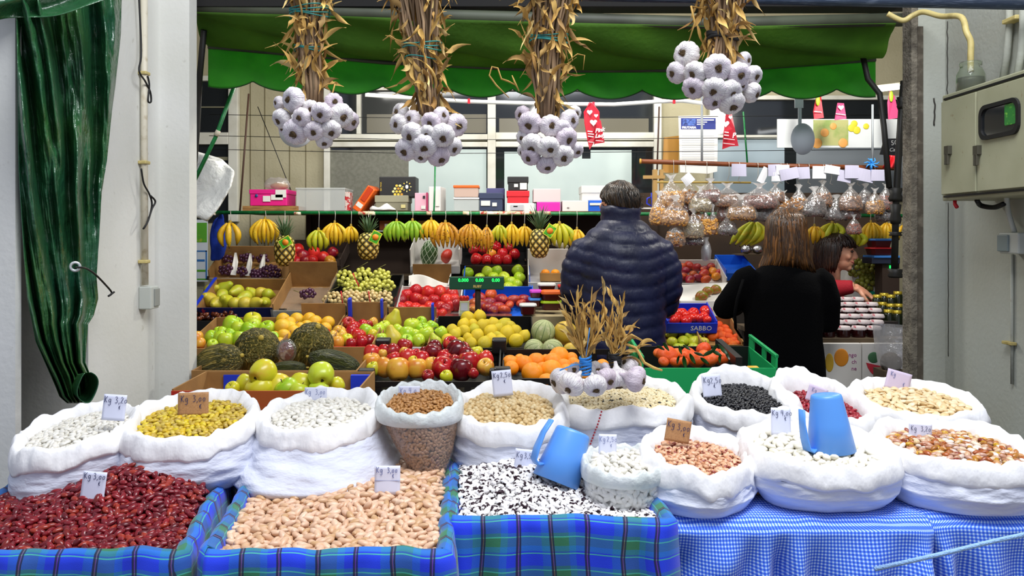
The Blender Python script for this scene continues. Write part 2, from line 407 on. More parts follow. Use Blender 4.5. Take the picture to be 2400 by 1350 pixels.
# ================================================================ sacks
def sack(label, cx, cy, rx, ry, zf, zb, base, bean=None, gx=0.0, rot=0.0, p=2.3, cuff=.045, prof=((0, .97), (.35, 1.0), (.7, .98), (1, .84)), inner=.77, drop=.018, seed=1, wr=.0035, dome=.006, peak=0.0, shear=(0, 0)):
    """white woven sack: rolled cuff, body, and the bean surface inside it"""
    t = thing('bean_sack', label, 'sack', (cx, cy, base), 'open white sacks of beans on the stand')
    n = 132; c_, s_ = math.cos(rot), math.sin(rot)
    def rim(x, y): return lerp(zf, zb, clamp((y-(cy-ry))/(2*ry), -.2, 1.2))+gx*(x-cx)
    def pt(a, k, dz, zabs=None, wx=0.0, sh=0.0):
        ca, sa = math.cos(a), math.sin(a); q = (abs(ca)**p+abs(sa)**p)**(-1/p)
        low = 1+.05*nz(ca*1.3+seed*3.1, sa*1.3, seed)+.02*nz(ca*3+seed, sa*3, 5)
        x, y = rx*q*ca*k*low+wx*ca, ry*q*sa*k*low+wx*sa
        x, y = x*c_-y*s_, x*s_+y*c_; x += cx+shear[0]*sh; y += cy+shear[1]*sh
        z = zabs if zabs is not None else rim(x, y)+dz
        return Vector((x, y, z))
    def crest(a): return .013*nz(math.cos(a)*2.2+seed*1.7, math.sin(a)*2.2, 2.0)+.007*nz(math.cos(a)*6+seed, math.sin(a)*6, 7.0)+peak*max(0, math.sin(a))**6
    rings = []
    for k, dz, w in ((inner-.03, -drop-.03, 0), (inner, -drop-.008, 0), (inner+.025, -drop+.004, .3), (inner+.07, -.008, .7), (.885, -.001, 1), (.92, .0, 1), (.955, -.006, 1), (.985, -.017, 1), (1.005, -.029, 1), (1.015, -cuff*.86, .9), (1.0, -cuff, .8), (.96, -cuff+.003, .4), (.935, -cuff+.012, 0)):
        ring = []
        for j in range(n):
            a = 2*PI*j/n; f = math.sin(a*23+5*nz(math.cos(a)*4, math.sin(a)*4, seed))*nz(math.cos(a)*3, math.sin(a)*3, seed+9)
            wrk = (.008*f if k < .92 else .004*f)+.006*nz(math.cos(a)*5, math.sin(a)*5, seed+dz*40)*w
            ring.append(pt(a, k, dz+crest(a)*w+(-.010*w*nz(math.cos(a)*2, math.sin(a)*2, seed+4) if k > .99 and dz < -.03 else 0), wx=wrk))
        rings.append(ring)
    MB().loft(rings).build('rolled_cuff', W_SACK2, t)
    rings = []; m = 26
    for i in range(m+1):
        v = i/m; ring = []
        for j in range(n):
            a = 2*PI*j/n; top = pt(a, .95, -cuff+.006); k = interp(prof, v)
            z = lerp(top.z, base, v)
            w = wr*(nz(a*1.7+seed*2, z*55+a*1.2, seed)+.7*nz(a*3.5+seed, z*110-a*2.5, seed+2))*sstep(0, .12, v)*(1.2-abs(v-.55))
            w += .004*math.sin(a*14+seed)*nz(a, v*3, seed)*(1-v)
            q = pt(a, k, 0, zabs=z, wx=w, sh=v); ring.append(q)
        rings.append(ring)
    MB().loft(rings, False, True).build('sack_body', W_SACK, t)
    if bean:
        nm, bl, L, Wd, H, mat = bean[:6]; kw = bean[6] if len(bean) > 6 else {}
        reg = [pt(2*PI*j/40, inner-.02, 0) for j in range(40)]; reg = [(q.x, q.y) for q in reg]
        def zf2(x, y):
            d = ((x-cx)/rx)**2+((y-cy)/ry)**2
            return rim(x, y)-drop+dome*(1-d*2)
        heap(nm, bl, reg, zf2, L, Wd, H, mat, seed*13, **kw)
    return t
sack('white sack of small white beans beside the green tarp, tilted', -.928, 1.735, .124, .15, 1.075, 1.12, .94,
     ('white_beans', 'small oval white beans in the tilted sack beside the green tarp', .017, .010, .008, B_WHT), gx=.12, rot=.35, seed=1, prof=((0, .97), (.4, 1.0), (1, .95)))
sack('white sack of yellow beans standing on the red beans', -.697, 1.775, .142, .15, 1.088, 1.136, .955,
     ('yellow_beans', 'mixed yellow and olive beans in the sack behind the brown card', .017, .011, .009, B_YEL), seed=2, prof=((0, .98), (.3, 1.04), (.6, 1.02), (.85, .86), (1, .62)))
sack('widest white sack of round white beans, its sides sagging over pale beans', -.432, 1.835, .137, .157, 1.096, 1.128, .962,
     ('round_white_beans', 'plump white beans in the wide sagging sack', .019, .013, .010, B_WHT, dict(bend=.06)), seed=3, prof=((0, .98), (.3, 1.1), (.6, 1.26), (.85, 1.37), (1, 1.3)), wr=.005)
sack('white sack of chickpeas behind the black and white beans', -.008, 1.90, .140, .155, 1.086, 1.13, .955,
     ('chickpeas', 'round tan chickpeas in the open white sack', .0135, .0125, .012, B_CHK, dict(bend=.0, tilt=.8)), seed=4, peak=.012)
sack('white sack of black-eyed peas with garlic resting on its rim', .275, 2.035, .172, .155, 1.093, 1.120, .945,
     ('black_eyed_peas', 'cream black-eyed peas in the sack under the garlic', .0125, .008, .008, B_EYE), seed=5, prof=((0, .98), (.5, 1.0), (1, .95)), p=2.6)
sack('white sack of shiny black beans', .588, 2.055, .132, .145, 1.080, 1.125, .945,
     ('black_beans', 'small black beans in the white sack', .0125, .008, .007, B_BLK), seed=6, peak=.03, p=2.2)
sack('narrow white sack of crimson kidney beans', .772, 2.02, .112, .15, 1.066, 1.132, .945,
     ('crimson_beans', 'crimson kidney beans in the narrow sack behind the upside-down scoop', .019, .010, .008, B_CRI), seed=7, rot=.25, peak=.02, inner=.72, drop=.034)
sack('white sack of flat pale lima beans nearest the grey electric cabinet', 1.03, 2.07, .158, .155, 1.072, 1.110, .945,
     ('lima_beans', 'big flat pale lima beans in the sack by the concrete wall', .025, .017, .009, B_LIM, dict(bend=.05)), seed=8)
sack('white sack of speckled pinto beans with a brown price card', .382, 1.68, .118, .145, 1.046, 1.078, .958,
     ('pinto_beans', 'pink speckled pinto beans behind the clear bag of white beans', .019, .0115, .0095, B_PIN), gx=-.10, rot=-.45, seed=9, inner=.73, drop=.024, prof=((0, .98), (.5, 1.03), (1, .9)))
sack('boxy white sack of big butter beans with a blue scoop in it', .634, 1.70, .152, .155, 1.058, 1.078, .960,
     ('butter_beans', 'large creamy butter beans around the upside-down blue scoop', .027, .019, .013, B_BUT, dict(bend=.06)), seed=10, p=3.0, prof=((0, .99), (.5, .97), (1, .80)))
sack('white sack of mixed brown, red and white beans', .925, 1.70, .158, .158, 1.062, 1.082, .960,
     ('mixed_beans', 'mixed brown, red, yellow and white beans in one sack', .020, .012, .010, B_MIX), seed=11, prof=((0, .98), (.5, 1.04), (1, .92)), inner=.79)

from mathutils.bvhtree import BVHTree
sk = [o for o in COL.objects if o.get('label', '').startswith('white sack of black-eyed')][0]; trees = [BVHTree.FromPolygons([v.co+sk.location for v in c.data.vertices], [tuple(p.vertices) for p in c.data.polygons]) for c in sk.children]
mb = MB()
for k in range(15):
    x, z = lerp(X(1418, 1.88), X(1384, 1.89), k/14), lerp(Z(948, 1.88), Z(1040, 1.89), k/14); hit = [h for h in (tr.ray_cast(Vector((x, 1.3, z)), Vector((0, 1, 0))) for tr in trees) if h[0]]
    if hit: q = min(hit, key=lambda h: h[3])[0]; mb.box(q-Vector((0, .0006, 0)), (.0035, .0016, .0042), Euler((.2, .3, 0)))
mb.build('red_stitch_seam', M('red_thread', '#c8404a', .7), sk, smooth=False)
# clear bags: the beans show through the plastic
BAGF = film('bag_film_thin', '#e8e8e8', .10, .2, .07); COLLAR = M('bag_collar', '#eef2f0', .35, alpha=.80, noise=(14, '#d4dcd8', .4, .7), bump=(25, .5, None, .02))
def clearbag(label, cx, cy, prof, top, seed, blabel, bname, L, W, H, mat, heapmat, ex=1.0, rim=1.0, collar=.03, tip=(0, 0), group=None, lip=.012):
    """prof: (z, radius) from the foot to the collar"""
    t = thing('clear_bag', label, 'bag', (cx, cy, prof[0][0]), group); n = 72; z0, z1 = prof[0][0], prof[-1][0]
    def pt(a, z, k=1.0, dx=0.0):
        r = interp(prof, z)*k+dx; sh = 1-(z-z0)/(z1-z0); w = 1+.06*nz(math.cos(a)*1.6+seed, math.sin(a)*1.6, z*9)
        return Vector((cx+tip[0]*sh+r*w*math.cos(a)*ex, cy+tip[1]*sh+r*w*math.sin(a), z))
    zs = [lerp(z0, z1, i/18) for i in range(19)]
    MB().loft([[pt(2*PI*j/n, z, 1, .002+.0025*nz(j*.5, z*60, seed)) for j in range(n)] for z in zs], True).build('bag_wall', BAGF, t)
    rz = interp(prof, z1); rings = []
    def tz(a): return lerp(top[0], top[1], (math.sin(a)+1)/2)+.007*nz(math.cos(a)*2.4+seed, math.sin(a)*2.4, 3)
    for k, f in ((1.0, 0), (1.05, .12), (1.08, .35), (1.07, .7), (1.02, .95), (.97, 1.0), (.93, .93), (.84, .55), (.78, .25)):
        rings.append([Vector((cx+rz*rim*k*ex*math.cos(a)*(1+.05*nz(math.cos(a)*2, math.sin(a)*2, seed+f)), cy+rz*rim*k*math.sin(a), lerp(z1-collar, tz(a), f)+.003*math.sin(a*17+seed)*f)) for a in (2*PI*j/n for j in range(n))])
    MB().loft(rings).build('folded_collar', COLLAR, t)
    rng = random.Random(seed); bv, bf = bean_shape(L, W, H); T = []; z = z0+.004; s = math.sqrt(L*W)*.78
    while z < z1-.004:
        r = interp(prof, z); k = max(6, int(2*PI*r*.5*(1+ex)/s))
        for j in range(k):
            a = 2*PI*(j+rng.uniform(-.3, .3))/k; q = pt(a, z+rng.uniform(-.3, .3)*s, 1, -H*.55); m = orient(Vector((math.cos(a)/ex, math.sin(a), -.25)).normalized(), rng.uniform(0, 6.3), .25, rng)
            T.append([[m[i][0], m[i][1], m[i][2], q[i]] for i in range(3)])
        z += s*.8
    core = [[pt(2*PI*j/24, lerp(z0, z1, i/8), .93, -H) for j in range(24)] for i in range(9)]
    cm = MB().loft(core, True, True)
    tag(scatter(bname, bv, bf, np.array(T), mat, (cm.v, cm.f)), blabel[0], 'beans', None, 'stuff')
    reg = [(cx+rz*rim*.80*ex*math.cos(2*PI*j/30), cy+rz*rim*.80*math.sin(2*PI*j/30)) for j in range(30)]
    heap(bname, blabel[1], reg, lambda x, y: lerp(top[0], top[1], clamp((y-cy+rz)/(2*rz)))-lip-.1*((x-cx)**2+(y-cy)**2)/rz, L, W, H, heapmat, seed+5)
    return t
clearbag('clear plastic bag of brown beans tapering to a point between two white sacks', -.207, 1.825, ((.966, .022), (.985, .038), (1.03, .062), (1.075, .080), (1.105, .088)), (1.118, 1.158), 21,
         ('small brown beans seen through the tapering clear bag', 'loose brown beans on top of the tapering clear bag'), 'brown_beans', .0125, .008, .007, B_BRNB, B_BRN, tip=(.03, -.06), rim=1.04, collar=.02)
clearbag('short clear bag of white beans at the edge of the plaid crate', .2235, 1.625, ((.966, .070), (.985, .078), (1.02, .080), (1.035, .079)), (1.045, 1.062), 22,
         ('white beans pressed against the side of the short clear bag', 'white beans heaped in the mouth of the short clear bag'), 'bagged_white_beans', .020, .0115, .010, B_WBG, B_WHT, rim=1.02, collar=.022, lip=.004)

# ================================================================ cloth lined crates
def crate_cloth(label, q, zr, seed, group):
    """q: four corners front-left, front-right, back-right, back-left"""
    q = [Vector((x, y, 0)) for x, y in q]; c = sum(q, Vector())/4
    t = thing('cloth_lined_crate', label, 'crate', (c.x, c.y, .80), group)
    per = []; L = 0
    for i in range(4):
        a, b = q[i], q[(i+1) % 4]; k = max(24, int((b-a).length/.006))
        for j in range(k):
            f = j/k; per.append((a.lerp(b, f), L+(b-a).length*f, (b-a).normalized()))
        L += (b-a).length
    per.append((q[0], L, per[0][2]))
    prof = [(-.035, -.10, -.14), (-.022, -.05, -.085), (-.014, -.015, -.05), (-.008, .004, -.028), (.002, .010, -.016), (.012, .004, -.004), (.016, -.010, .012), (.018, -.03, .034), (.020, -.06, .066), (.022, -.10, .108), (.024, -.15, .16), (.026, -.20, .21), (.028, -.25, .262)]
    rings = []; uv = []
    for off, dz, v in prof:
        ring = []
        for (p, l, d) in per:
            nrm = Vector((d.y, -d.x, 0)); near = min((p-k).length for k in q); cr = sstep(.05, 0, near)
            dp = clamp(-dz/.22) if v > 0 else 0
            fold = (math.sin(l*60+seed+6*nz(l*5, seed, 0))*.014*dp+.022*nz(l*9, dz*6, seed)*dp) + (.006*nz(l*24, dz*20, seed) if v < 0 else .003*nz(l*30, dz*25, seed))
            pos = p+nrm*(off*1.0+fold)+(p-c).normalized()*off*cr*.2
            z = zr+dz+.009*nz(l*6+seed, 1.7, seed)+.004*nz(l*20, 3.1, seed)
            ring.append(Vector((pos.x, pos.y, z))); uv.append((l+.01*nz(l*8, v*10, seed), v+.012*nz(l*4, v*3, seed+3)))
        rings.append(ring)
    MB().loft(rings, closed=False, uv=uv).build('plaid_cloth', PLAID, t, solid=.0012)
    mb = MB()
    for i in range(4):
        a, b = q[i].lerp(c, .09), q[(i+1) % 4].lerp(c, .09); d = (b-a).normalized(); nrm = Vector((d.y, -d.x, 0))*.006
        mb.add([(p+o).to_tuple()[:2]+(z,) for z in (.80, zr-.06) for p, o in ((a, -nrm), (b, -nrm), (b, nrm), (a, nrm))], [(0, 1, 2, 3), (4, 7, 6, 5), (0, 4, 5, 1), (1, 5, 6, 2), (2, 6, 7, 3), (3, 7, 4, 0)])
    mb.add([(p.lerp(c, .09).x, p.lerp(c, .09).y, .805) for p in q], [(0, 1, 2, 3)])
    mb.build('crate_body', WOOD, t, smooth=False)
    return t
G1 = 'plaid lined crates of loose beans'
Q1 = [(-.985, 1.335), (-.545, 1.335), (-.660, 1.93), (-1.07, 1.93)]
Q2 = [(-.500, 1.335), (-.112, 1.335), (-.150, 1.95), (-.585, 1.93)]
Q3 = [(-.108, 1.475), (.285, 1.475), (.262, 1.88), (-.135, 1.98)]
crate_cloth('crate lined with blue and green plaid cloth, full of dark red beans', Q1, .975, 3, G1)
crate_cloth('crate lined with blue and green plaid cloth, full of pale pink beans', Q2, .975, 14, G1)
crate_cloth('crate lined with blue and green plaid cloth, full of black and white beans', Q3, .978, 25, G1)
def inset(q, f): 
    c = Vector((sum(p[0] for p in q)/4, sum(p[1] for p in q)/4)); return [tuple(Vector(p).lerp(c, f)) for p in q]
heap('red_kidney_beans', 'dark red kidney beans filling the plaid lined crate beside the wall', inset(Q1, .06), lambda x, y: .966+.055*math.exp(-((x+.765)**2+(y-1.63)**2)/.016)+.012*sstep(1.35, 1.6, y)+.004*nz(x*14, y*14), .022, .0115, .010, B_RED, 31, dens=1.1)
heap('pale_pink_beans', 'pale pink-beige beans filling the middle plaid crate', inset(Q2, .06), lambda x, y: .966+.022*sstep(1.4, 1.72, y)*sstep(-.5, -.25, x)+.004*nz(x*14, y*14), .0255, .014, .012, B_PALE, 32, dens=1.0, bend=.08)
heap('black_and_white_beans', 'black and white beans under the tilted blue scoop', inset(Q3, .06), lambda x, y: .970+.045*math.exp(-((x-.02)**2+(y-1.72)**2)/.02)+.004*nz(x*14, y*14), .0195, .0115, .0095, B_BW, 33, dens=1.1, bend=.09)

# ================================================================ bench, platform and gingham cloths
PLY = M('plywood', '#8a6b45', .8, noise=(8, '#5d4730', .4, .7))
t = thing('display_bench', 'long wooden bench under the bean crates and sacks', 'bench', (0, 1.85, 0))
MB().bx(-1.12, 1.22, 1.36, 2.30, .775, .80).build('bench_top', PLY, t, smooth=False)
for x in (-1.05, 1.12):
    for y in (1.45, 2.22): MB().bx(x-.03, x+.03, y-.03, y+.03, 0, .775).build('leg', PLY, t, smooth=False)
for (nm, x0, x1, y0, y1, z) in (('under the pinto sack', .31, .80, 1.545, 1.84, .952), ('under the mixed bean sack', .81, 1.16, 1.565, 1.86, .952), ('under the back row of sacks', .08, 1.2, 1.90, 2.24, .940)):
    t = thing('wooden_crate', 'raw wooden crate hidden '+nm, 'crate', ((x0+x1)/2, (y0+y1)/2, .8)); MB().bx(x0, x1, y0+.03, y1, z-.024, z-.012).build('crate_lid', WOOD, t, smooth=False)
    for xx in (x0+.01, x1-.01): MB().bx(xx-.008, xx+.008, y0+.05, y1-.01, .80, z-.024).build('side_board', WOOD, t, smooth=False)
    for yy in (y0+.05, y1-.01): MB().bx(x0+.02, x1-.02, yy-.008, yy+.008, .80, z-.024).build('end_board', WOOD, t, smooth=False)
def drape(label, x0, x1, yf, z, seed, side=None, gather=()):
    """cloth lying over the bench edge: a strip on top, then folds hanging down"""
    def fn(u, v):
        x = lerp(x0, x1, u)
        if v < .18:
            k = v/.18; y = lerp(yf+.16, yf, k); zz = z+.004+.004*nz(x*20, y*20, seed)
            return Vector((x, y, zz-.010*sstep(.8, 1, k)))
        k = (v-.18)/.82; zz = z-.008-k*.40
        f = .022*math.sin(x*66+seed+6*nz(x*6, k*.8, seed))*sstep(0, .25, k)+.030*nz(x*11+seed, k*1.6, 4)*sstep(0, .2, k)
        xx = x
        for (gx_, ga) in gather: xx += ga*(x-gx_)*math.exp(-((x-gx_)/.09)**2)*(1-k)*-.6
        return Vector((xx, yf-.012-.03*k-f, zz+.004*nz(x*12, seed, 1)))
    mb = MB().grid(fn, 150, 60, ((x1-x0)*1.25, .56)); o = mb.build('table_cloth', GING, solid=.0012)
    o.name = 'tablecloth'; return tag(o, label, 'tablecloth', 'blue gingham cloths over the bench edge')
drape('blue and white gingham cloth under the pinto and butter bean sacks', .288, .800, 1.535, .952, 2, gather=((.79, 1.2),))
drape('blue and white gingham cloth under the sack of mixed beans', .790, 1.26, 1.553, .952, 9, gather=((.79, 1.2),))
ROPE = M('blue_cord', '#9cc4f2', .7, bump=(300, .5))
tag(MB().tube([P(2050, 1334, 1.47), P(2200, 1300, 1.46), P(2330, 1268, 1.46), P(2460, 1240, 1.45)], .0042, 8).build('cord', ROPE), 'pale blue cord stretched across the gingham cloth', 'cord')

# ================================================================ price cards
def card(cx, cy, w, h, Y, lines, label, mat=CARD, tilt=.12, roll=0.0, yaw=0.0, ink=None, fold=False):
    """cx, cy, w, h as seen, at depth Y; lines: (text, left, bottom, height) in fractions of the card"""
    c = P(cx, cy, Y); W, H = S(w, Y), S(h, Y); t = thing('price_card', label, 'price card', (c.x, c.y, c.z-H/2), 'handwritten price cards')
    Mx = facing(c, yaw, tilt, roll); m3 = Mx.to_3x3()
    def fn(u, v): return Mx @ Vector(((u-.5)*W, (v-.5)*H, .0015*math.sin(u*PI)+(.001*abs(v-.5) if fold else 0)))
    MB().grid(fn, 8, 8).build('card_sheet', mat, t, solid=.0008)
    Mi = Mx @ Matrix.Translation((-W/2, -H/2, .0022))
    scrawl([(s, x*W, y*H, hh*H) for s, x, y, hh in lines], ink or INK, Mi, t, pen=max(.0005, .013*min(W, H)))
    if fold: MB().box(Mx @ Vector((0, -.02*H, .0016)), (W, .0006, .0008), m3).build('fold_line', INKF, t)
    return t
card(268, 955, 54, 60, 1.70, [('Kg 3,20', .08, .68, .24), ('e', .72, .45, .14)], 'white price card in the tilted sack of small white beans', roll=-.06)
card(453, 947, 72, 54, 1.79, [('Kg', .12, .6, .28), ('3,00', .5, .6, .28), ('e', .72, .3, .2)], 'brown cardboard price card in the yellow beans', KRAFT, roll=.03)
card(740, 924, 52, 32, 1.95, [('Kg', .06, .5, .36), ('3,00', .5, .5, .36), ('e', .72, .15, .25)], 'white price card behind the plump white beans', ink=INKF)
card(959, 921, 50, 32, 1.87, [('Kg', .1, .5, .36), ('4,0', .5, .5, .4)], 'white price card in the tapering clear bag', ink=INKF)
card(1177, 898, 46, 60, 1.95, [('Kg', .1, .72, .2), ('2,50', .45, .72, .2), ('e', .6, .5, .14)], 'white price card at the back of the chickpea sack', roll=.1)
card(1668, 905, 44, 54, 2.06, [('Kg', .1, .66, .24), ('2,50', .45, .62, .24), ('e', .6, .42, .16)], 'white price card in the black beans', roll=.08)
card(1914, 925, 46, 38, 2.04, [('Kg', .2, .6, .26)], 'lilac price card leaning in the crimson beans', CARDL, roll=-.35, ink=INKF)
card(2105, 893, 58, 46, 2.18, [('Kg', .15, .68, .22), ('e', .7, .3, .2)], 'lilac price card at the back of the lima beans', CARDL, roll=-.28, ink=INKF)
card(1424, 1043, 42, 50, 1.665, [('Kg', .06, .66, .24), ('2,50', .45, .66, .24), ('e', .66, .42, .14)], 'white price card in the short clear bag', roll=-.03, ink=INKF)
card(1589, 1010, 58, 52, 1.715, [('Kg', .06, .62, .28), ('3,00', .45, .55, .28), ('e', .72, .3, .16)], 'brown cardboard price card in the pinto beans', KRAFT, roll=-.18)
card(1830, 988, 46, 64, 1.79, [('Kg', .06, .72, .2), ('4,00', .5, .72, .2), ('e', .68, .54, .14)], 'white price card standing in the butter beans', roll=-.02)
card(2157, 1010, 54, 34, 1.76, [('Kg', .08, .5, .34), ('3,20', .5, .5, .34), ('e', .76, .15, .24)], 'white price card in the mixed beans', roll=-.08)
card(219, 1141, 56, 70, 1.53, [('Kg', .1, .76, .2), ('3,00', .48, .76, .2), ('e', .72, .56, .14)], 'white price card standing in the dark red beans', roll=-.08)
card(908, 1125, 60, 66, 1.62, [('Kg', .08, .76, .2), ('3,00', .5, .76, .18), ('e', .7, .58, .14)], 'folded white price card standing in the pale pink beans', ink=INKF, fold=True)
card(1228, 1078, 44, 50, 1.70, [('Kg', .1, .6, .26), ('3,50', .5, .6, .24)], 'white price card behind the tilted blue scoop', roll=-.1)

# ================================================================ blue scoops
BLUE = M('sky_blue_plastic', '#5b9bea', .35, sss=0, spec=.5)
def scoop(label, o, axis, r0, r1, H, hd, hook):
    """tapered cup: r0 at the mouth, r1 at the closed end; strap handle on side hd"""
    t = thing('plastic_scoop', label, 'scoop', o, 'blue plastic scoops standing in the beans'); axis = Vector(axis).normalized(); x, y = basis(axis); rot = Matrix((x, y, axis)).transposed()
    prof = [(r0*.94, .004), (r0*.95, .0), (r0, .001), (lerp(r0, r1, .5), H*.5), (r1*1.02, H*.94), (r1*.96, H*.985), (r1*.85, H), (r1*.4, H*1.0), (.001, H*.995)]
    MB().lathe(prof, 40, o, rot).build('cup', BLUE, t)
    hd = Vector(hd); hd = (hd-axis*hd.dot(axis)).normalized(); side = hd.cross(axis); o = Vector(o)
    pts = [o+axis*H*a+hd*b for a, b in hook]; mb = MB(); rings = []
    for i, p in enumerate(pts):
        d = (pts[min(i+1, len(pts)-1)]-pts[max(i-1, 0)]).normalized(); nn = side.cross(d); w = .012 if i < len(pts)-2 else .009
        rings.append([p+side*a*w+nn*b*.0022 for a, b in ((-1, -.6), (-.9, -1), (.9, -1), (1, -.6), (1, .6), (.9, 1), (-.9, 1), (-1, .6))])
    mb.loft(rings, True, True).build('handle', BLUE, t); return t
scoop('tilted sky-blue scoop stuck in the black and white beans', P(1302, 1130, 1.655), (.34, .25, .86), .0495, .036, .110, (-1, -.45, .5), ((.22, .046), (.18, .056), (.24, .066), (.45, .068), (.75, .066), (1.02, .058)))
scoop('upside-down sky-blue scoop standing on the butter beans', P(1949, 1058, 1.68), (-.08, .05, 1), .0485, .031, .118, (-1, -.35, 0), ((.10, .044), (.06, .052), (.10, .060), (.30, .064), (.55, .066), (.80, .064)))
# ================================================================ setting
PLAST = M('white_plaster', '#dadad5', .85, noise=(3.2, '#cfcfc6', .3, .75), noise2=(26, '#b0ada0', .68, .85), bump=(60, .10))
PLASTR = M('grey_plaster', '#acb0a8', .9, noise=(2.6, '#a4a598', .3, .75), noise2=(30, '#8b877c', .68, .84), bump=(70, .15))
CREAM = M('cream_wall', '#b9b296', .85, noise=(2.2, '#9f9778', .3, .75), noise2=(22, '#857d66', .66, .85), bump=(60, .3))
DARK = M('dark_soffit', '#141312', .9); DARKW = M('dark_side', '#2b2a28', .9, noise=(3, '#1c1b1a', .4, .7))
RAWC = M('raw_concrete', '#7d7668', .95, noise=(24, '#4e483f', .35, .7), bump=(90, .7))
FLOORM = M('market_floor', '#5b5852', .6, noise=(5, '#46433e', .35, .7), bump=(40, .15))
WHITEF = M('white_frame', '#d9d8cc', .5, noise=(6, '#bdb9a8', .45, .8)); GLASSD = M('dark_glass', '#1d2124', .07, spec=.8)
struct('floor', MB().bx(-3.2, 3.4, -.6, 6.6, -.06, 0), FLOORM)
struct('ceiling', MB().bx(-2.6, 3.0, 3.09, 6.05, 3.15, 3.22), DARK)
struct('wall_left', MB().bx(-1.75, -1.307, 2.50, 3.07, 0, 3.2).bx(-1.307, -1.194, 3.0, 3.07, 0, 3.2), PLAST)
struct('wall_right', MB().bx(1.603, 2.0, 1.9, 3.07, 0, 3.2).bx(1.503, 1.603, 3.0, 3.07, 0, 3.2), PLASTR)
struct('trim_1', MB().bx(-1.5, -1.247, 2.035, 2.06, 0, 3.2), PLAST)                       # slim white post at the near end
struct('wall_recess', MB().bx(-1.80, -1.76, 1.95, 3.07, 0, 3.2).bx(-1.76, -1.5, 2.03, 2.06, 0, 3.2), DARKW)  # darkness of the recess put into the wall colour, as light leaks in
struct('trim_2', MB().bx(1.478, 1.503, 3.0, 3.068, 0, 2.9), RAWC)
struct('trim_4', MB().bx(1.500, 1.520, 2.996, 2.9995, .9, 2.27), M('peeled_plaster', '#4e473c', .95, noise=(30, '#7a7264', .5, .8)))   # bare edge of the concrete post
struct('wall_back', MB().bx(-2.6, 3.0, 6.0, 6.1, 0, 3.2), CREAM)
struct('wall_inner_left', MB().bx(-2.6, -2.55, 3.1, 6.0, 0, 3.2), DARKW)
struct('wall_inner_right', MB().bx(2.95, 3.0, 3.1, 6.0, 0, 3.2), DARKW)
STEEL = M('painted_steel', '#39465f', .35, metal=.4, noise=(20, '#8794ad', .55, .8, (1, 20, 20)))
mb = MB(); mb.tube([P(560, -26, 2.45), P(2446, 12, 2.45)], .016, 12); o = mb.build('trim_3', STEEL); o['kind'] = 'structure'
mb = MB().box((P(1280, 2, 3.14)), (2.7, .10, .07), Euler((0, -.0, 0))); struct('beam', mb, DARK)
# back windows: frame, panes, sheets of paper behind the glass, painted reflection strips
YB = 5.99
def rect(mb, x0, x1, y0, y1, Y, d=.03): return mb.bx(X(x0, Y), X(x1, Y), Y-d, Y, Z(y1, Y), Z(y0, Y))
GREYP = M('grey_board', '#77776b', .7, noise=(40, '#6c6c60', .4, .6)); PALEP = M('pale_board', '#c4d2ce', .6, noise=(3, '#b7c6c4', .3, .7)); BLUEP = M('bluegrey_board', '#aebfc8', .6, noise=(3, '#9fb1bc', .3, .7))
SLAT = M('louver', '#7d7a62', .6)
def window(n, frame, panes, sheets=(), slats=()):
    w_ = MB()
    for r in frame: rect(w_, *r, YB, .05)
    o = w_.build('window_%d' % n, WHITEF, smooth=False, bevel=.004); o['kind'] = 'structure'
    for r in panes: rect(MB(), *r, YB-.005, .006).build('window_pane', GLASSD, o, smooth=False)
    for (r, m) in sheets: rect(MB(), *r, YB-.012, .006).build('board_panel', m, o, smooth=False)
    for r in slats: rect(MB(), *r, YB-.015, .01).build('louver_slat', SLAT, o, smooth=False)
window(1, [(430, 452, 130, 520), (540, 562, 180, 520), (452, 540, 312, 340), (452, 540, 180, 192)], [(452, 540, 192, 312), (452, 540, 340, 520)], slats=[(452, 540, 368, 376), (452, 540, 400, 408), (452, 540, 440, 447), (452, 540, 250, 253)])
window(2, [(762, 776, 190, 520), (1143, 1162, 190, 520), (776, 1143, 316, 330), (776, 1143, 334, 346), (776, 1143, 196, 214), (838, 848, 214, 316)], [(776, 838, 214, 316), (848, 1143, 214, 316), (776, 1143, 346, 520)], [((776, 958, 352, 520), GREYP), ((958, 1140, 350, 520), PALEP), ((860, 1140, 268, 312), M('painted_reflection', '#5f5a48', .4))])  # strip low in the upper pane: reflection put in as panel colour
window(3, [(1530, 1548, 190, 520), (1162, 1530, 312, 330), (1162, 1530, 333, 346), (1162, 1530, 196, 214)], [(1162, 1530, 214, 312), (1162, 1530, 346, 520)], [((1182, 1364, 356, 520), PALEP), ((1384, 1480, 352, 520), PALEP), ((1364, 1384, 372, 520), PALEP), ((1170, 1520, 278, 312), M('painted_reflection', '#5f5a48', .4))])
window(4, [(1660, 1668, 230, 470), (1668, 2130, 318, 326), (1668, 2130, 226, 236)], [(1668, 2130, 236, 318), (1668, 2130, 326, 470)], [((1672, 1838, 322, 470), BLUEP), ((1866, 2120, 340, 470), M('grey_board2', '#8b939a', .6))])
# panel joints of the cream wall
JOINT = M('joint_grime', '#6f6648', .9)
for i, (a, b) in enumerate(((586, 1), (620, 1), (678, 1), (716, 1))):
    o = MB().bx(X(a, 5.998), X(a+b*1.6, 5.998), 5.996, 6.0, 0, 3).build('wall_joint', JOINT, smooth=False); o['kind'] = 'structure'

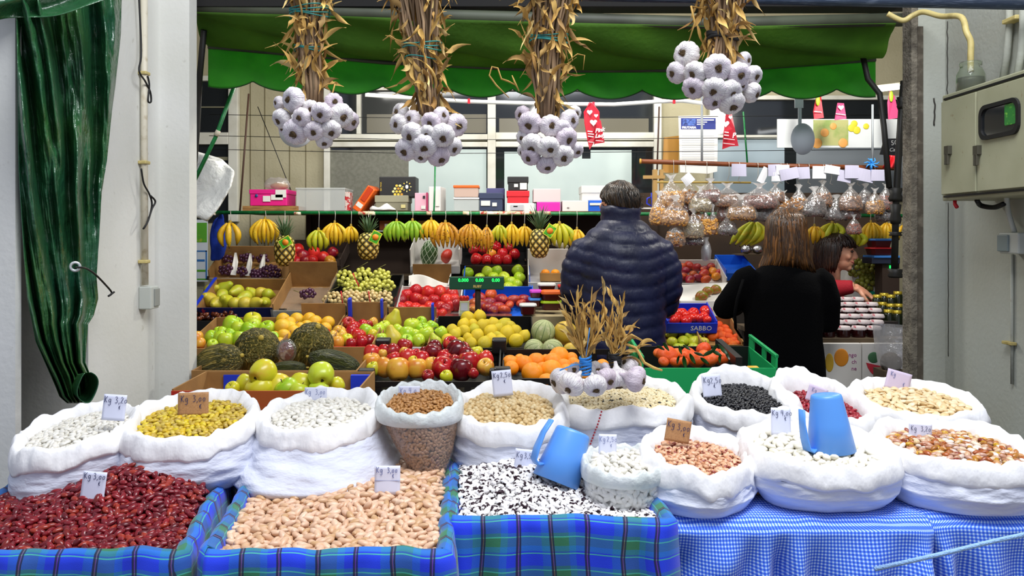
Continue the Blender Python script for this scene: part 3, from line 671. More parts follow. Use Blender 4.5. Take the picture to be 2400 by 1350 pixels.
# ================================================================ left wall fittings
OLDW = M('old_white_paint', '#cfc8b4', .55, noise=(30, '#a89878', .55, .8)); GALV = M('grey_box_plastic', '#b9bdb6', .5); YELW = M('yellowed_paint', '#c9b878', .5, noise=(20, '#9a8a50', .5, .8)); BLACKC = M('black_rubber', '#101011', .6)
XL = -1.307
def PL(px, py, off=0.0):                        # point on the left side wall
    x = XL+off; Y = x*F/(px-HX); return Vector((x, Y, Z(py, Y)))
def PR(px, py, off=0.0, xw=1.603):
    x = xw-off; Y = x*F/(px-HX); return Vector((x, Y, Z(py, Y)))
t = thing('conduit_pipe', 'white painted conduit running down the left concrete wall', 'pipe', PL(338, 400))
t['label'] = 'white painted conduit running down the concrete wall beside the green tarp'
MB().tube([PL(338, -40, .016), PL(338, 300, .016), PL(340, 668, .016)], .0115, 12).build('pipe', OLDW, t)
for y in (172, 381, 613):
    c = PL(338, y, .015); MB().box(c, (.03, .036, .012)).build('clamp', YELW, t, smooth=False, bevel=.003)
t = thing('light_switch', 'small grey switch box at the foot of the white conduit', 'switch box', PL(350, 697))
c = PL(349, 697, .022); MB().box(c, (.044, .066, .080)).build('switch_body', GALV, t, smooth=False, bevel=.004)
MB().box(c+Vector((.024, .010, 0)), (.006, .040, .062)).build('switch_cover', M('switch_lid', '#8f928c', .5), t, smooth=False, bevel=.002)
tag(MB().tube(smooth([PL(325, -20, .02), PL(331, 120, .02), PL(326, 165, .035), PL(340, 190, .03), PL(352, 215, .03), PL(354, 238, .03), PL(347, 236, .03), PL(350, 200, .03), PL(346, 178, .03)]), .0032, 6).build('cable', BLACKC), 'black cable looped round the top clamp of the conduit', 'cable')
tag(MB().tube(smooth([PL(331, 395, .03), PL(337, 430, .03), PL(350, 455, .035), PL(356, 480, .035), PL(348, 515, .03), PL(336, 536, .03), PL(346, 520, .04), PL(356, 490, .04), PL(364, 472, .045), PL(352, 458, .04)]), .0034, 6).build('cable', BLACKC), 'black cable end sticking out below the middle clamp', 'cable')

# ================================================================ green tarp curtain
def tarpcol(nt):
    n = noisen(nt, 5, 4); r = ramp(nt, [(.3, '#1a4a34'), (.55, '#2a5c36'), (.75, '#3f6c34')]); nt.links.new(n, r.inputs[0]); return r.outputs[0]
TARP = M('green_tarp', rough=.25, colf=tarpcol, bump=(38, .55, None, .012), spec=.8); TARPE = M('tarp_eyelet', '#d8dcdc', .25, metal=.6)
RE = [(-60, 287), (0, 285), (80, 283), (200, 270), (260, 262), (300, 258), (380, 250), (450, 238), (560, 232), (650, 226), (700, 230), (740, 219), (760, 206), (850, 200), (880, 212), (945, 210)]
LE = [(-60, 36), (100, 40), (400, 44), (600, 56), (700, 64), (800, 84), (850, 106), (900, 128), (930, 140), (945, 158)]
t = thing('tarp_curtain', 'dark green plastic tarp gathered like a curtain beside the white post', 'tarp', (-1.25, 2.35, 1.1))
def tarp_pt(u, v):
    py = lerp(-60, 945, v); px = lerp(interp(LE, py), interp(RE, py), u)
    w_ = u-.85*v*(1-u*.5)
    nar = .6+.4*(1-v)
    f = .036*math.sin(w_*17+2.2*nz(w_*3, v*2.2, 1))+.018*math.sin(w_*31+2+3.0*nz(w_*4, v*2.6, 2))+.018*nz(w_*13, v*6, 3)+.008*nz(w_*36, v*22, 4)
    pinch = math.exp(-((px-178)**2+(py-625)**2)/5200.); f = f*(1-.7*pinch)*nar-.012*pinch
    x = -1.262+.035+f*.9*sstep(0, .06, u)*(.35+.65*sstep(1.0, .93, u)); Y = x*F/(px-HX); return Vector((x, Y, Z(py, Y)))
MB().grid(tarp_pt, 150, 190).build('tarp_sheet', TARP, t, solid=.0015)
# rolled corner at the bottom and flap over the top of the post
mb = MB(); rings = []
for k in range(13):
    f = k/12; c = P(lerp(182, 206, f), lerp(900, 908, f), lerp(2.33, 2.12, f)); rx, rz = lerp(.016, .020, f), lerp(.030, .040, f)
    rings.append([c+Vector((rx*math.cos(a)*(1+.25*math.sin(2*a)), .012*math.cos(a), rz*math.sin(a)*(1+.08*nz(a, f*3)))) for a in (1.9+5.7*q/30 for q in range(31))])
mb.loft(rings, closed=False).build('rolled_corner', TARP, t, solid=.0015)
def flap(u, v):
    py = lerp(-60, lerp(54, -4, u**1.4), v)-6*math.sin(u*9)*v; px = lerp(-40, 290, u); Y = lerp(1.96, 2.20, u)+.03*math.sin(v*7+u*5)-.04*v; return P(px, py, Y)
MB().grid(flap, 40, 24).build('top_flap', TARP, t, solid=.0015)
c = tarp_pt(.78, .682); MB().lathe([(.0075, 0), (.0085, .003), (.014, .003), (.0155, 0), (.014, -.002), (.0075, 0)], 24, P(176, 625, 2.212), Euler((PI/2, 0, .55)).to_matrix()).build('eyelet', TARPE, t)
tag(MB().tube(smooth([P(176, 627, 2.20), P(192, 627, 2.22), P(204, 630, 2.28), P(222, 642, 2.36), P(245, 665, 2.44), P(262, 686, 2.5), P(254, 694, 2.48), P(268, 684, 2.5)]), .0030, 6).build('tie_cord', BLACKC), 'black tie cord knotted through the eyelet of the tarp', 'cord')

# ================================================================ right wall: cabinet, jar, pipes, switch
CABM = M('cabinet_paint', '#a9a98c', .5, noise=(7, '#9a9a7c', .35, .75), noise2=(60, '#8a7d5c', .68, .8)); RUST = M('rusty_latch', '#4d4a3e', .6, metal=.3)
xf = 1.425
def PC(px, py, off=0.0):
    x = xf-off; Y = xf*F/(px-HX); return Vector((x, Y, Z(py, Y)))
y1_, y0_ = xf*F/(2204-HX), 2.10
t = thing('electric_cabinet', 'grey-beige metal electric cabinet with a small window on the wall', 'cabinet', (1.51, 2.4, 1.61))
MB().bx(xf+.006, 1.602, y0_, y1_, 1.612, 1.962).build('cabinet_body', CABM, t, smooth=False, bevel=.004)
ys = xf*F/(2291-HX)
for nm, a, b in (('door', ys+.004, y1_-.012), ('door', y0_+.01, ys-.004)):
    d = MB().bx(xf-.004, xf+.004, a, b, 1.632, 1.938).build(nm, CABM, t, smooth=False, bevel=.002)
    if b < ys:
        def rr(y0, y1, z0, z1, r, x, n=6): 
            out = []
            for cy, cz, a0 in ((y1-r, z1-r, 0), (y0+r, z1-r, 90), (y0+r, z0+r, 180), (y1-r, z0+r, 270)):
                for k in range(n+1): q = math.radians(a0+90*k/n); out.append(Vector((x, cy+r*math.cos(q), cz+r*math.sin(q))))
            return out
        wy1, wy0 = xf*F/(2302-HX), xf*F/(2396-HX); wz0, wz1 = Z(322, (wy0+wy1)/2), Z(238, (wy0+wy1)/2)
        MB().loft([rr(wy0, wy1, wz0, wz1, .03, xf-.0045), rr(wy0, wy1, wz0, wz1, .03, xf-.012), rr(wy0+.012, wy1-.012, wz0+.012, wz1-.012, .024, xf-.012), rr(wy0+.012, wy1-.012, wz0+.012, wz1-.012, .024, xf-.005)]).build('window_seal', BLACKC, d, smooth=False)
        MB().add(rr(wy0+.01, wy1-.01, wz0+.01, wz1-.01, .024, xf-.006), [tuple(range(28))]).build('cabinet_glass', GLASSD, d, smooth=False)
        g = MB().add(rr(wy0+.018, wy0+.07, wz0+.03, wz1-.014, .006, xf-.0075), [tuple(range(28))]).build('sticker', M('sticker_green', '#1f7a2c', .4, noise=(60, '#8ad04a', .55, .7)), d, smooth=False)
    for (px, py) in (((2229, 352),) if a > ys else ((2298, 352),)):
        c = PC(px, py, .010); MB().box(c, (.014, .026, .028)).box(c+Vector((-.004, .006, -.03)), (.008, .006, .034)).box(c+Vector((-.004, -.006, -.03)), (.008, .006, .034)).build('latch', RUST, d, smooth=False, bevel=.001)
for z in (1.625, 1.946): MB().bx(xf-.0005, xf+.0065, y0_+.02, y1_-.02, z-.003, z+.003).build('door_gap', BLACKC, t, smooth=False)
GLASS = M('clear_glass', '#d8dfd0', .04, trans=.9, ior=1.3); OIL = M('murky_liquid', '#3d381a', .25, noise=(20, '#2a2a14', .4, .6))
jx, jy = 1.505, 2.66; jz = 1.962
t = thing('glass_jar', 'old glass jar with murky liquid on top of the electric cabinet', 'jar', (jx, jy, jz))
MB().lathe([(.001, 0), (.036, 0), (.043, .006), (.044, .04), (.043, .062), (.034, .082), (.031, .088), (.034, .092), (.034, .104), (.031, .105), (.031, .09), (.041, .06), (.042, .04), (.041, .008), (.001, .004)], 28, (jx, jy, jz)).build('jar_glass', GLASS, t)
MB().lathe([(.001, .006), (.039, .008), (.0405, .04), (.039, .052), (.001, .052)], 28, (jx, jy, jz)).build('liquid', OIL, t)
tag(MB().tube(smooth([Vector((jx, jy, jz+.07)), Vector((jx, jy, jz+.12)), Vector((jx, jy, jz+.17)), Vector((jx-.008, jy+.01, jz+.205)), P(2252, 40, 2.72), P(2205, 38, 2.84), P(2165, 28, 2.92), P(2140, 36, 2.95), P(2115, 48, 2.96), P(2080, 32, 2.97)]), .010, 10).build('yellow_pipe', YELW), 'yellowed bent pipe leading down into the glass jar', 'pipe')
for i, (px, d) in enumerate(((2352, 0), (2384, 0))):
    tag(MB().tube([PR(px+14, -40, .015), PR(px+14, 60, .015), PR(px+8, 130, .018), PR(px-4, 200, .02)], .011, 10).build('wall_pipe', PLASTR), ('plaster-grey pipe behind the cabinet, nearer the jar', 'plaster-grey pipe behind the cabinet, farther from the jar')[i], 'pipe')
tag(MB().box(PR(2376, 46, .02), (.035, .07, .014)).build('pipe_clamp', YELW, smooth=False, bevel=.003), 'yellow clamp across the two grey wall pipes', 'clamp')
t = thing('light_switch', 'grey square switch box on the concrete wall under the cabinet', 'switch box', PR(2375, 570))
c = PR(2385, 570, .03); MB().box(c, (.06, .10, .066)).build('switch_body', GALV, t, smooth=False, bevel=.005)
MB().box(c+Vector((-.033, .02, 0)), (.008, .055, .052)).build('rocker', M('rocker_grey', '#7d8a8a', .45), t, smooth=False, bevel=.003)
t = thing('switch_conduit', 'thin grey conduit leading from the cabinet through the switch box', 'conduit', PR(2372, 500))
MB().tube(smooth([PR(2358, 455, .10), PR(2364, 500, .05), PR(2378, 545, .03)]), .008, 8).build('bent_pipe', GALV, t)
MB().tube([PR(2372, 596, .006), PR(2372, 900, .006)], .005, 8).build('lower_pipe', PLASTR, t)
MB().box(PR(2365, 804, .012), (.02, .05, .010)).build('clamp', YELW, t, smooth=False, bevel=.002)
tag(MB().tube(smooth([PR(2290, 470, .12), PR(2300, 482, .09), PR(2330, 486, .08), PR(2352, 478, .09)]), .008, 8).build('cable', BLACKC), 'black cable sagging below the grey electric cabinet', 'cable')
tag(MB().tube([PR(2238, 468, .15), PR(2238, 478, .15), PR(2243, 486, .15)], .006, 8).build('red_clip', M('red_plastic', '#c01828', .4)), 'small red clip hanging under the electric cabinet', 'clip')
CRK = M('crack_dark', '#3c3a34', .95)
def crack(pts, r, nm):
    o = MB().tube(pts, r, 5).build('wall_crack', CRK); o['kind'] = 'structure'
Yw = 1.601*F
crack([PR(2223, y, .0)+Vector((0, .004*nz(y*.05, 1), 0)) for y in range(475, 840, 12)], .0022, '')
crack([PR(2221, y, .0)+Vector((0, .008*nz(y*.06, 2), 0)) for y in range(50, 240, 8)], .0026, '')
crack([P(2190+5*nz(y*.05, 3), y, 2.999) for y in range(230, 300, 8)], .003, '')

# ================================================================ green awning
def awncol(nt):
    n = noisen(nt, 4, 4); r = ramp(nt, [(.3, '#456f1c'), (.6, '#568526'), (.8, '#64942c')]); nt.links.new(n, r.inputs[0]); return r.outputs[0]
def cloth_mat(name, c, trl):
    m = M(name, rough=.8, colf=c, bump=(60, .2)); nt = m.node_tree; b = nt.nodes['Principled BSDF']; tr = nt.nodes.new('ShaderNodeBsdfTranslucent'); mx = nt.nodes.new('ShaderNodeMixShader'); mx.inputs[0].default_value = trl
    nt.links.new(b.inputs['Base Color'].links[0].from_socket, tr.inputs[0]); nt.links.new(b.outputs[0], mx.inputs[1]); nt.links.new(tr.outputs[0], mx.inputs[2]); nt.links.new(mx.outputs[0], nt.nodes['Material Output'].inputs[0]); return m
def valcol(nt):
    n = noisen(nt, 5, 4); r = ramp(nt, [(.3, '#3c9030'), (.6, '#48a032'), (.8, '#54a838')]); nt.links.new(n, r.inputs[0]); return r.outputs[0]
AWN = cloth_mat('awning_canvas', awncol, .4); VAL = cloth_mat('valance_canvas', valcol, .5); AWNG = M('awning_tube', '#4a5040', .6, noise=(5, '#35382c', .4, .7)); DMET = M('dark_iron', '#1d1c1a', .55, metal=.3)
YS = 3.40
seam = [(440, 104), (490, 110), (700, 128), (950, 146), (1200, 160), (1500, 163), (1800, 158), (1950, 150), (2060, 138)]
vbot = [(480, 206), (600, 212), (840, 222), (1200, 230), (1500, 233), (1800, 234), (2050, 228)]
t = thing('awning', 'green canvas awning with a scalloped edge hung between the two posts', 'awning', (.13, 3.2, 2.3))
MB().tube([P(436, 20, 3.12), P(700, 26, 3.12), P(1200, 42, 3.12), P(1700, 56, 3.12), P(2115, 46, 3.12)], .026, 14).build('roller_tube', AWNG, t)
def canopy(u, v):
    px = lerp(lerp(452, 488, v), lerp(2100, 2052, v), u); a = P(px, interp([(452, 28), (1200, 50), (1700, 62), (2100, 54)], px), 3.10); b = P(px, interp(seam, px), YS)
    q = a.lerp(b, v); q.z -= .050*math.sin(v*PI)*(.5+.5*math.sin(u*3.1)) + .018*math.sin(v*PI)*math.sin((u*1.0-v*.35)*26)+.012*nz(u*14-v*5, v*4, 1)*math.sin(v*PI); q.y += .02*math.sin(v*PI)*nz(u*7-v*3, 2); return q
MB().grid(canopy, 130, 24).build('canopy_cloth', AWN, t, solid=.0015)
def val(u, v):
    px = lerp(488, 2052, u); ph = (px-593)/152.; sc_ = abs(math.sin(PI*ph))**.75
    yb = interp(vbot, px)-22*(1-sc_); py = lerp(interp(seam, px), yb, v); return P(px, py, YS+.012*math.sin(px*.03+2*nz(px*.01, v))*v+.01*nz(px*.02, v*2, 5))
MB().grid(val, 320, 14).build('valance', VAL, t, solid=.0015)
mb = MB().tube([val(i/320, 1.0)+Vector((0, -.002, 0)) for i in range(321)], .0022, 5); mb.build('scalloped_hem', M('hem_dark', '#123a10', .8), t)
MB().tube([P(488, interp(seam, 488), YS), P(900, interp(seam, 900)+4, YS), P(1300, 166, YS), P(1700, 164, YS), P(2052, 140, YS)], .009, 8).build('front_bar', AWNG, t)
for s in ([P(478, 70, 3.2), P(468, 180, 3.3), P(462, 300, 3.35), P(452, 430, 3.35)], [P(2022, 130, 3.30), P(2034, 185, 3.30), P(2062, 220, 3.28), P(2072, 300, 3.26), P(2084, 440, 3.22)]):
    MB().tube(s, .012, 8).build('arm', DMET, t)
t = thing('iron_post', 'dark iron awning post with clamps in front of the concrete pillar', 'post', P(2110, 800, 3.25))
MB().tube([P(2118, 190, 3.22), P(2108, 330, 3.22), P(2100, 470, 3.22), P(2096, 640, 3.22)], .013, 10).build('post_tube', DMET, t)
for y, h, r_ in ((240, 30, .02), (455, 34, .028), (500, 50, .022), (548, 10, .026), (640, 22, .03)): MB().lathe([(.001, -S(h, 3.2)/2), (r_*.8, -S(h, 3.2)/2), (r_, -S(h, 3.2)*.3), (r_*.75, 0), (r_, S(h, 3.2)*.4), (.001, S(h, 3.2)/2)], 14, P(2099 if y > 300 else 2114, y, 3.22)).build('clamp', DMET, t)
GRN = M('green_enamel', '#0f6b34', .4, noise=(30, '#1b8a48', .5, .7))
t = thing('crank_pole', 'green crank pole leaning behind the concrete pillar', 'pole', P(450, 440, 3.5))
MB().tube([P(448, 440, 3.5), P(505, 322, 3.5), P(548, 205, 3.5)], .0085, 10).build('pole', GRN, t)
MB().tube([P(506, 318, 3.495), P(512, 306, 3.495)], .0105, 10).build('white_band', OLDW, t)
# ================================================================ fruit shapes (unit radius), shared between copies
def rnd_rot(r=R): return Euler((r.uniform(-.7, .7), r.uniform(-.7, .7), r.uniform(0, 6.3)))
def prof_mesh(name, prof, mat, n=24, fn=None, sx=1, sy=1, bend=None):
    mb = MB().lathe(prof, n, fn=fn, sx=sx, sy=sy)
    if bend: mb.v = [bend(v) for v in mb.v]
    return mb.mesh(name, mat)
AP = [(.001, -.80), (.10, -.83), (.22, -.90), (.42, -.93), (.66, -.80), (.86, -.48), (.97, -.10), (1.0, .18), (.95, .48), (.80, .74), (.58, .88), (.36, .90), (.18, .80), (.07, .66), (.001, .60)]
def aplob(a, r, z): return r*(1+.025*math.cos(5*a)*(1 if z < -.3 else .4)+.012*math.cos(2*a+1))
OB = [(math.sin(PI*i/14)*(1 if i not in (0, 14) else 0)+.001, -math.cos(PI*i/14)*.95) for i in range(15)]
PE = [(.001, -.98), (.25, -1.0), (.62, -.88), (.90, -.55), (1.0, -.15), (.93, .25), (.72, .65), (.52, .98), (.42, 1.25), (.33, 1.42), (.15, 1.50), (.001, 1.48)]
LE_ = [(.001, -1.28), (.12, -1.24), (.20, -1.12), (.45, -.98), (.75, -.70), (.95, -.28), (1.0, .05), (.93, .38), (.72, .75), (.42, 1.0), (.20, 1.12), (.08, 1.2), (.001, 1.2)]
MG = [(.001, -1.25), (.35, -1.18), (.72, -.9), (.96, -.35), (1.0, .1), (.88, .6), (.62, 1.0), (.3, 1.2), (.001, 1.25)]
APZ = lambda *c: [(i/(len(c)-1), k) for i, k in enumerate(c)]
FM = {
 'green_apple': M('f_green_apple', '#a5c823', .3, orand=[(0, '#93c01c'), (.5, '#aacb28'), (1, '#c0cf30')], noise=(1.3, '#c8d040', .45, .8), noise2=(26, '#d8dc70', .68, .75)),
 'golden_apple': M('f_golden_apple', '#cfc42a', .3, orand=[(0, '#c8c922'), (.5, '#d6c62c'), (1, '#b9c224')], noise=(1.1, '#d9a63a', .5, .85), noise2=(24, '#b98a3a', .70, .76)),
 'red_apple': M('f_red_apple', '#b0161c', .22, orand=[(0, '#a81020'), (.4, '#c01a20'), (.7, '#8d0f1c'), (1, '#c9302a')], noise=(1.1, '#dd9a3a', .56, .95, (2.2, 2.2, .8)), noise2=(30, '#d8a070', .72, .78)),
 'dark_apple': M('f_dark_apple', '#5c0a14', .2, orand=[(0, '#4e0812'), (1, '#720e18')], noise=(1.2, '#8f1a1e', .5, .8)),
 'blush_apple': M('f_blush_apple', '#dda234', .3, orand=[(0, '#e0a838'), (.5, '#d9962e'), (1, '#dcb648')], noise=(1.0, '#cc4a22', .5, .82), noise2=(30, '#a8762a', .70, .76)),
 'lemon': M('f_lemon', '#e2c51c', .4, orand=[(0, '#e8c81a'), (.6, '#dcc020'), (1, '#c9bf24')], bump=(22, .35, None, .05)),
 'orange': M('f_orange', '#f58f06', .42, orand=[(0, '#f99a06'), (1, '#f28404')], bump=(26, .25, None, .05)),
 'tangerine': M('f_tangerine', '#ec5a0a', .38, orand=[(0, '#f06010'), (.5, '#e84e08'), (1, '#ee7210')], bump=(24, .35, None, .05)),
 'nectarine': M('f_nectarine', '#b81822', .3, orand=[(0, '#9a1220'), (.35, '#c01c22'), (.7, '#d02a22'), (1, '#7e1024')], noise=(1.1, '#e2702a', .56, .85)),
 'mango': M('f_mango', '#a02038', .35, orand=[(0, '#7a1434'), (.35, '#a82028'), (.6, '#d0561c'), (.8, '#8a1630'), (1, '#e09022')], noise=(.9, '#e06a1e', .55, .8)),
 'green_mango': M('f_green_mango', '#7f7a20', .35, noise=(.8, '#b0321c', .45, .62), noise2=(.7, '#5f8420', .55, .7)),
 'pear': M('f_pear', '#b7bf2c', .4, orand=[(0, '#a9ba26'), (.6, '#c2c22e'), (1, '#cdb83a')], noise=(2, '#c9b040', .5, .8), noise2=(30, '#7f7a24', .66, .72)),
 'tomato': M('f_tomato', '#d8281c', .2, orand=[(0, '#dc2c1e'), (1, '#c81e1c')]),
 'peach': M('f_peach', '#e6b022', .5, orand=[(0, '#e8b424'), (.6, '#e2a81e'), (1, '#d6bc30')], noise=(1.2, '#d8c03a', .5, .8)),
}
STEMM = M('f_stem', '#4a3518', .8)
FMESH = {k: prof_mesh(k, AP, FM[k], 24, aplob) for k in ('green_apple', 'golden_apple', 'red_apple', 'dark_apple', 'blush_apple')}
FMESH['lemon'] = prof_mesh('lemon', LE_, FM['lemon'], 20)
FMESH['orange'] = prof_mesh('orange', OB[:-2]+[(.25, .90), (.10, .885), (.001, .86)], FM['orange'], 22)
FMESH['tangerine'] = prof_mesh('tangerine', [(r, z*.86) for r, z in OB[:-2]]+[(.25, .80), (.12, .76), (.001, .74)], FM['tangerine'], 20)
FMESH['nectarine'] = prof_mesh('nectarine', AP[:10]+[(.60, .90), (.30, .93), (.12, .88), (.001, .80)], FM['nectarine'], 22, lambda a, r, z: r*(1-.07*math.exp(-((a-PI)/.16)**2)))
FMESH['peach'] = prof_mesh('peach', OB, FM['peach'], 20, lambda a, r, z: r*(1-.05*math.exp(-((a-PI)/.2)**2)))
mgb = lambda v: (v[0]+.16*v[2]*v[2], v[1], v[2])
FMESH['mango'] = prof_mesh('mango', MG, FM['mango'], 20, sy=.86, bend=mgb); FMESH['green_mango'] = prof_mesh('green_mango', MG, FM['green_mango'], 22, sy=.82, bend=mgb)
FMESH['pear'] = prof_mesh('pear', PE, FM['pear'], 22, lambda a, r, z: r*(1+.04*math.cos(2*a+z)), bend=lambda v: (v[0]+.10*max(0, v[2])**2, v[1], v[2]))
FMESH['tomato'] = prof_mesh('tomato', [(r, z*.86) for r, z in OB[:-3]]+[(.4, .72), (.2, .68), (.001, .60)], FM['tomato'], 22, lambda a, r, z: r*(1+.03*math.cos(6*a)))
STEM_ME = MB().tube([(0, 0, .55), (.03, 0, .9), (.10, .02, 1.12)], [.035, .03, .05], 6).mesh('stem', STEMM)
CALYX_ME = MB().lathe([(.14, -.845), (.10, -.87), (.04, -.85), (.001, -.83)], 8, fn=lambda a, r, z: r*(1+.4*math.cos(5*a))).mesh('calyx', M('f_calyx', '#3d3416', .9))
def fruit(kind, loc, r, rot=None, stem=False):
    o = link(kind, FMESH[kind], None, loc); o.scale = (r, r, r); o.rotation_euler = rot or rnd_rot(); o['category'] = kind.split('_')[-1]
    if stem and 'apple' in kind: link('stem', STEM_ME, o); link('calyx', CALYX_ME, o)
    return o
CODES = {'g': 'green_apple', 'y': 'golden_apple', 'r': 'red_apple', 'd': 'dark_apple', 'b': 'blush_apple', 'l': 'lemon', 'o': 'orange', 't': 'tangerine', 'n': 'nectarine', 'm': 'mango', 'M': 'green_mango', 'p': 'pear', 'T': 'tomato', 'q': 'peach'}
WORDS = {'green_apple': 'green apple', 'golden_apple': 'yellow apple', 'red_apple': 'red apple', 'dark_apple': 'dark red apple', 'blush_apple': 'orange-yellow apple', 'lemon': 'lemon', 'orange': 'orange', 'tangerine': 'tangerine', 'nectarine': 'red nectarine', 'mango': 'mango', 'green_mango': 'green and red mango', 'pear': 'yellow-green pear', 'tomato': 'tomato', 'peach': 'yellow peach'}
def pile(items, ox, oy, k, f, b, where, group, stem=False, rotf=None, rs=1.0, rows=4):
    """items: 'code x y r' as read from an enlarged view; ox, oy, k take them to the frame; f, b: (row, depth) at the front and the back of the pile"""
    got = []
    for it in items.split(';'):
        q = it.split()
        if not q: continue
        kind = CODES[q[0]]; px, py, pr = ox+float(q[1])/k, oy+float(q[2])/k, float(q[3])/k*rs*1.16
        Y = lerp(f[1], b[1], (py-f[0])/(b[0]-f[0])); rot = rotf(kind) if rotf else None
        got.append((kind, px, py, fruit(kind, P(px, py, Y), S(pr, Y), rot, stem)))
    lo, hi = min(g[2] for g in got), max(g[2] for g in got); names = {3: ('bottom', 'middle', 'top'), 4: ('bottom', 'lower', 'upper', 'top'), 2: ('lower', 'upper'), 1: ('',)}[rows]
    for kind in {g[0] for g in got}:
        for ri in range(rows):
            row = sorted((g for g in got if g[0] == kind and min(rows-1, int((hi-g[2])/(hi-lo+.01)*rows)) == ri), key=lambda g: g[1])
            for i, g in enumerate(row):
                rn = (names[ri]+' row of ') if rows > 1 else ''
                only = len(row) == 1
                g[3]['label'] = f"{WORDS[kind]}, {'the only one' if only else ordw(i)+' from left'} in the {rn}{where}" if not (only and rows == 1) else f"the only {WORDS[kind]} in the {where}"
                g[3]['group'] = group
    return got

# ================================================================ counters
CTOP = M('stall_board', '#5a4a34', .8, noise=(6, '#3e3222', .4, .7)); CFACE = M('stall_face', '#2c2620', .9)
def counter(label, x0, x1, y0, y1, z):
    t = thing('stall_counter', label, 'counter', ((x0+x1)/2, (y0+y1)/2, 0))
    MB().bx(x0, x1, y0, y1, z-.025, z).build('counter_top', CTOP, t, smooth=False); MB().bx(x0+.02, x1-.02, y0+.03, y0+.05, 0, z-.025).build('front_board', CFACE, t, smooth=False)
    for x in (x0+.05, x1-.05):
        for y in (y0+.09, y1-.05): MB().bx(x-.025, x+.025, y-.025, y+.025, 0, z-.025).build('leg', CFACE, t, smooth=False)
counter('low counter right behind the bean sacks carrying the melon box', -1.12, 1.16, 2.50, 3.44, .862)
counter('counter step carrying the crates of lemons and green apples', -1.9, .14, 3.70, 4.30, .865)
counter('counter step carrying the grapes, nectarines and pears', -1.95, .40, 4.32, 4.86, .93)
counter('counter step carrying the crate of green apples below the bananas', -1.95, .50, 4.88, 5.16, 1.06)
counter('highest counter step carrying the crate of shiny red apples', -1.95, .50, 5.18, 5.55, 1.235)
counter('counter step behind the customers carrying tomatoes and pears', .70, 1.30, 4.32, 4.98, .88)
counter('counter step behind the customers carrying red mangoes', .95, 1.72, 5.04, 5.5, 1.08)

# ================================================================ crates
CART = M('brown_carton', '#a07640', .85, noise=(9, '#886234', .4, .75), bump=(40, .1)); CARTW = M('white_carton', '#d6d2cc', .7); BLK = M('black_plastic', '#111112', .4); BLUEB = M('blue_carton', '#1436c8', .5); GREENP = M('green_plastic', '#17a45c', .4); CARTD = M('dark_carton', '#33241a', .85)
REDP = M('red_print', '#c4221a', .6); NAVY = M('navy_print', '#12164e', .6, noise=(30, '#a01c30', .62, .68)); BLUEP2 = M('blue_plastic', '#1a5fd0', .35)
def crate(label, px0, px1, pyf, Yf, depth, tilt, hf, hb=None, hs=None, mat=CART, mats=None, name='fruit_crate', th=.006, taper=0.0, group=None, bars=False):
    """open crate: px0..px1 its front rim at row pyf and depth Yf; tilt raises the back"""
    x0, x1 = X(px0, Yf), X(px1, Yf); zr = Z(pyf, Yf); hb = hb or hf; hs = hs or max(hf, hb); W = x1-x0; mats = mats or {}
    t = thing(name, label, 'crate', (0, 0, 0), group); m = lambda k: mats.get(k, mat)
    MB().bx(-W/2, W/2, 0, depth, 0, th).build('bottom_panel', m('bottom'), t, smooth=False)
    def wall(nm, a, b, h, mm):
        mb = MB()
        if bars and nm != 'side_panel':
            mb.bx(a[0], b[0], a[1], b[1], h-.022, h); mb.bx(a[0], b[0], a[1], b[1], 0, .02); n = 9
            for i in range(n):
                x = lerp(a[0], b[0], i/(n-1)); mb.bx(x-.012, x+.012, a[1], b[1], .018, h-.02)
        else: mb.bx(a[0], b[0], a[1], b[1], 0, h)
        return mb.build(nm, mm, t, smooth=False)
    wall('front_panel', (-W/2, 0), (W/2, th), hf, m('front')); wall('back_panel', (-W/2, depth-th), (W/2, depth), hb, m('back'))
    for s in (-1, 1): wall('side_panel', (s*W/2-(th if s > 0 else 0), th), (s*W/2+(th if s < 0 else 0), depth-th), hs, m('side'))
    t.location = ((x0+x1)/2, Yf, zr-hf*math.cos(tilt)); t.rotation_euler = (tilt, 0, 0); LOCAL.add(t.name); return t
def decal(parent, name, mat, x0, x1, z0, z1, y=-.0012): return MB().bx(x0, x1, y-.0006, y+.0006, z0, z1).build(name, mat, parent, smooth=False)
# front row ------------------------------------------------------
c = crate('brown carton of yellow apples in front of the melons', 402, 842, 916, 2.60, .30, .03, .105, .108, .110, mats={'front': M('red_printed_carton', '#b4561f', .8, noise=(5, '#c4221a', .5, .62, (.6, 1, 3)))})
MB().bx(-.235, -.13, .285, .292, .03, .098).build('blue_flap', BLUEB, c, smooth=False); MB().bx(.22, .29, .27, .29, .03, .10).build('blue_flap', BLUEB, c, smooth=False)
crate('brown carton holding the dark green melons', 450, 838, 868, 2.98, .44, .06, .10, .10, .10)
c = crate('black plastic crate of red and orange-yellow apples', 846, 1180, 893, 2.97, .42, .13, .105, .105, .11, mat=BLK, bars=True)
for s in (-1, 1):
    MB().bx(s*.24-.03, s*.24+.03, -.006, .03, .10, .15).build('corner_post', BLK, c, smooth=False, bevel=.006)
    MB().bx(s*.24-.03, s*.24+.03, .38, .43, .10, .16).build('corner_post', BLK, c, smooth=False, bevel=.006)
c = crate('black plastic crate of oranges beside the garlic', 1168, 1500, 886, 2.97, .40, .13, .10, .10, .11, mat=BLK, bars=True)
for s in (-1, 1): MB().bx(s*.245-.03, s*.245+.03, -.006, .03, .095, .14).build('corner_post', BLK, c, smooth=False, bevel=.006)
c = crate('green plastic crate of leafy tangerines', 1505, 1818, 862, 2.97, .34, .10, .10, .10, .10, mat=GREENP, mats={'bottom': BLK, 'back': BLK})
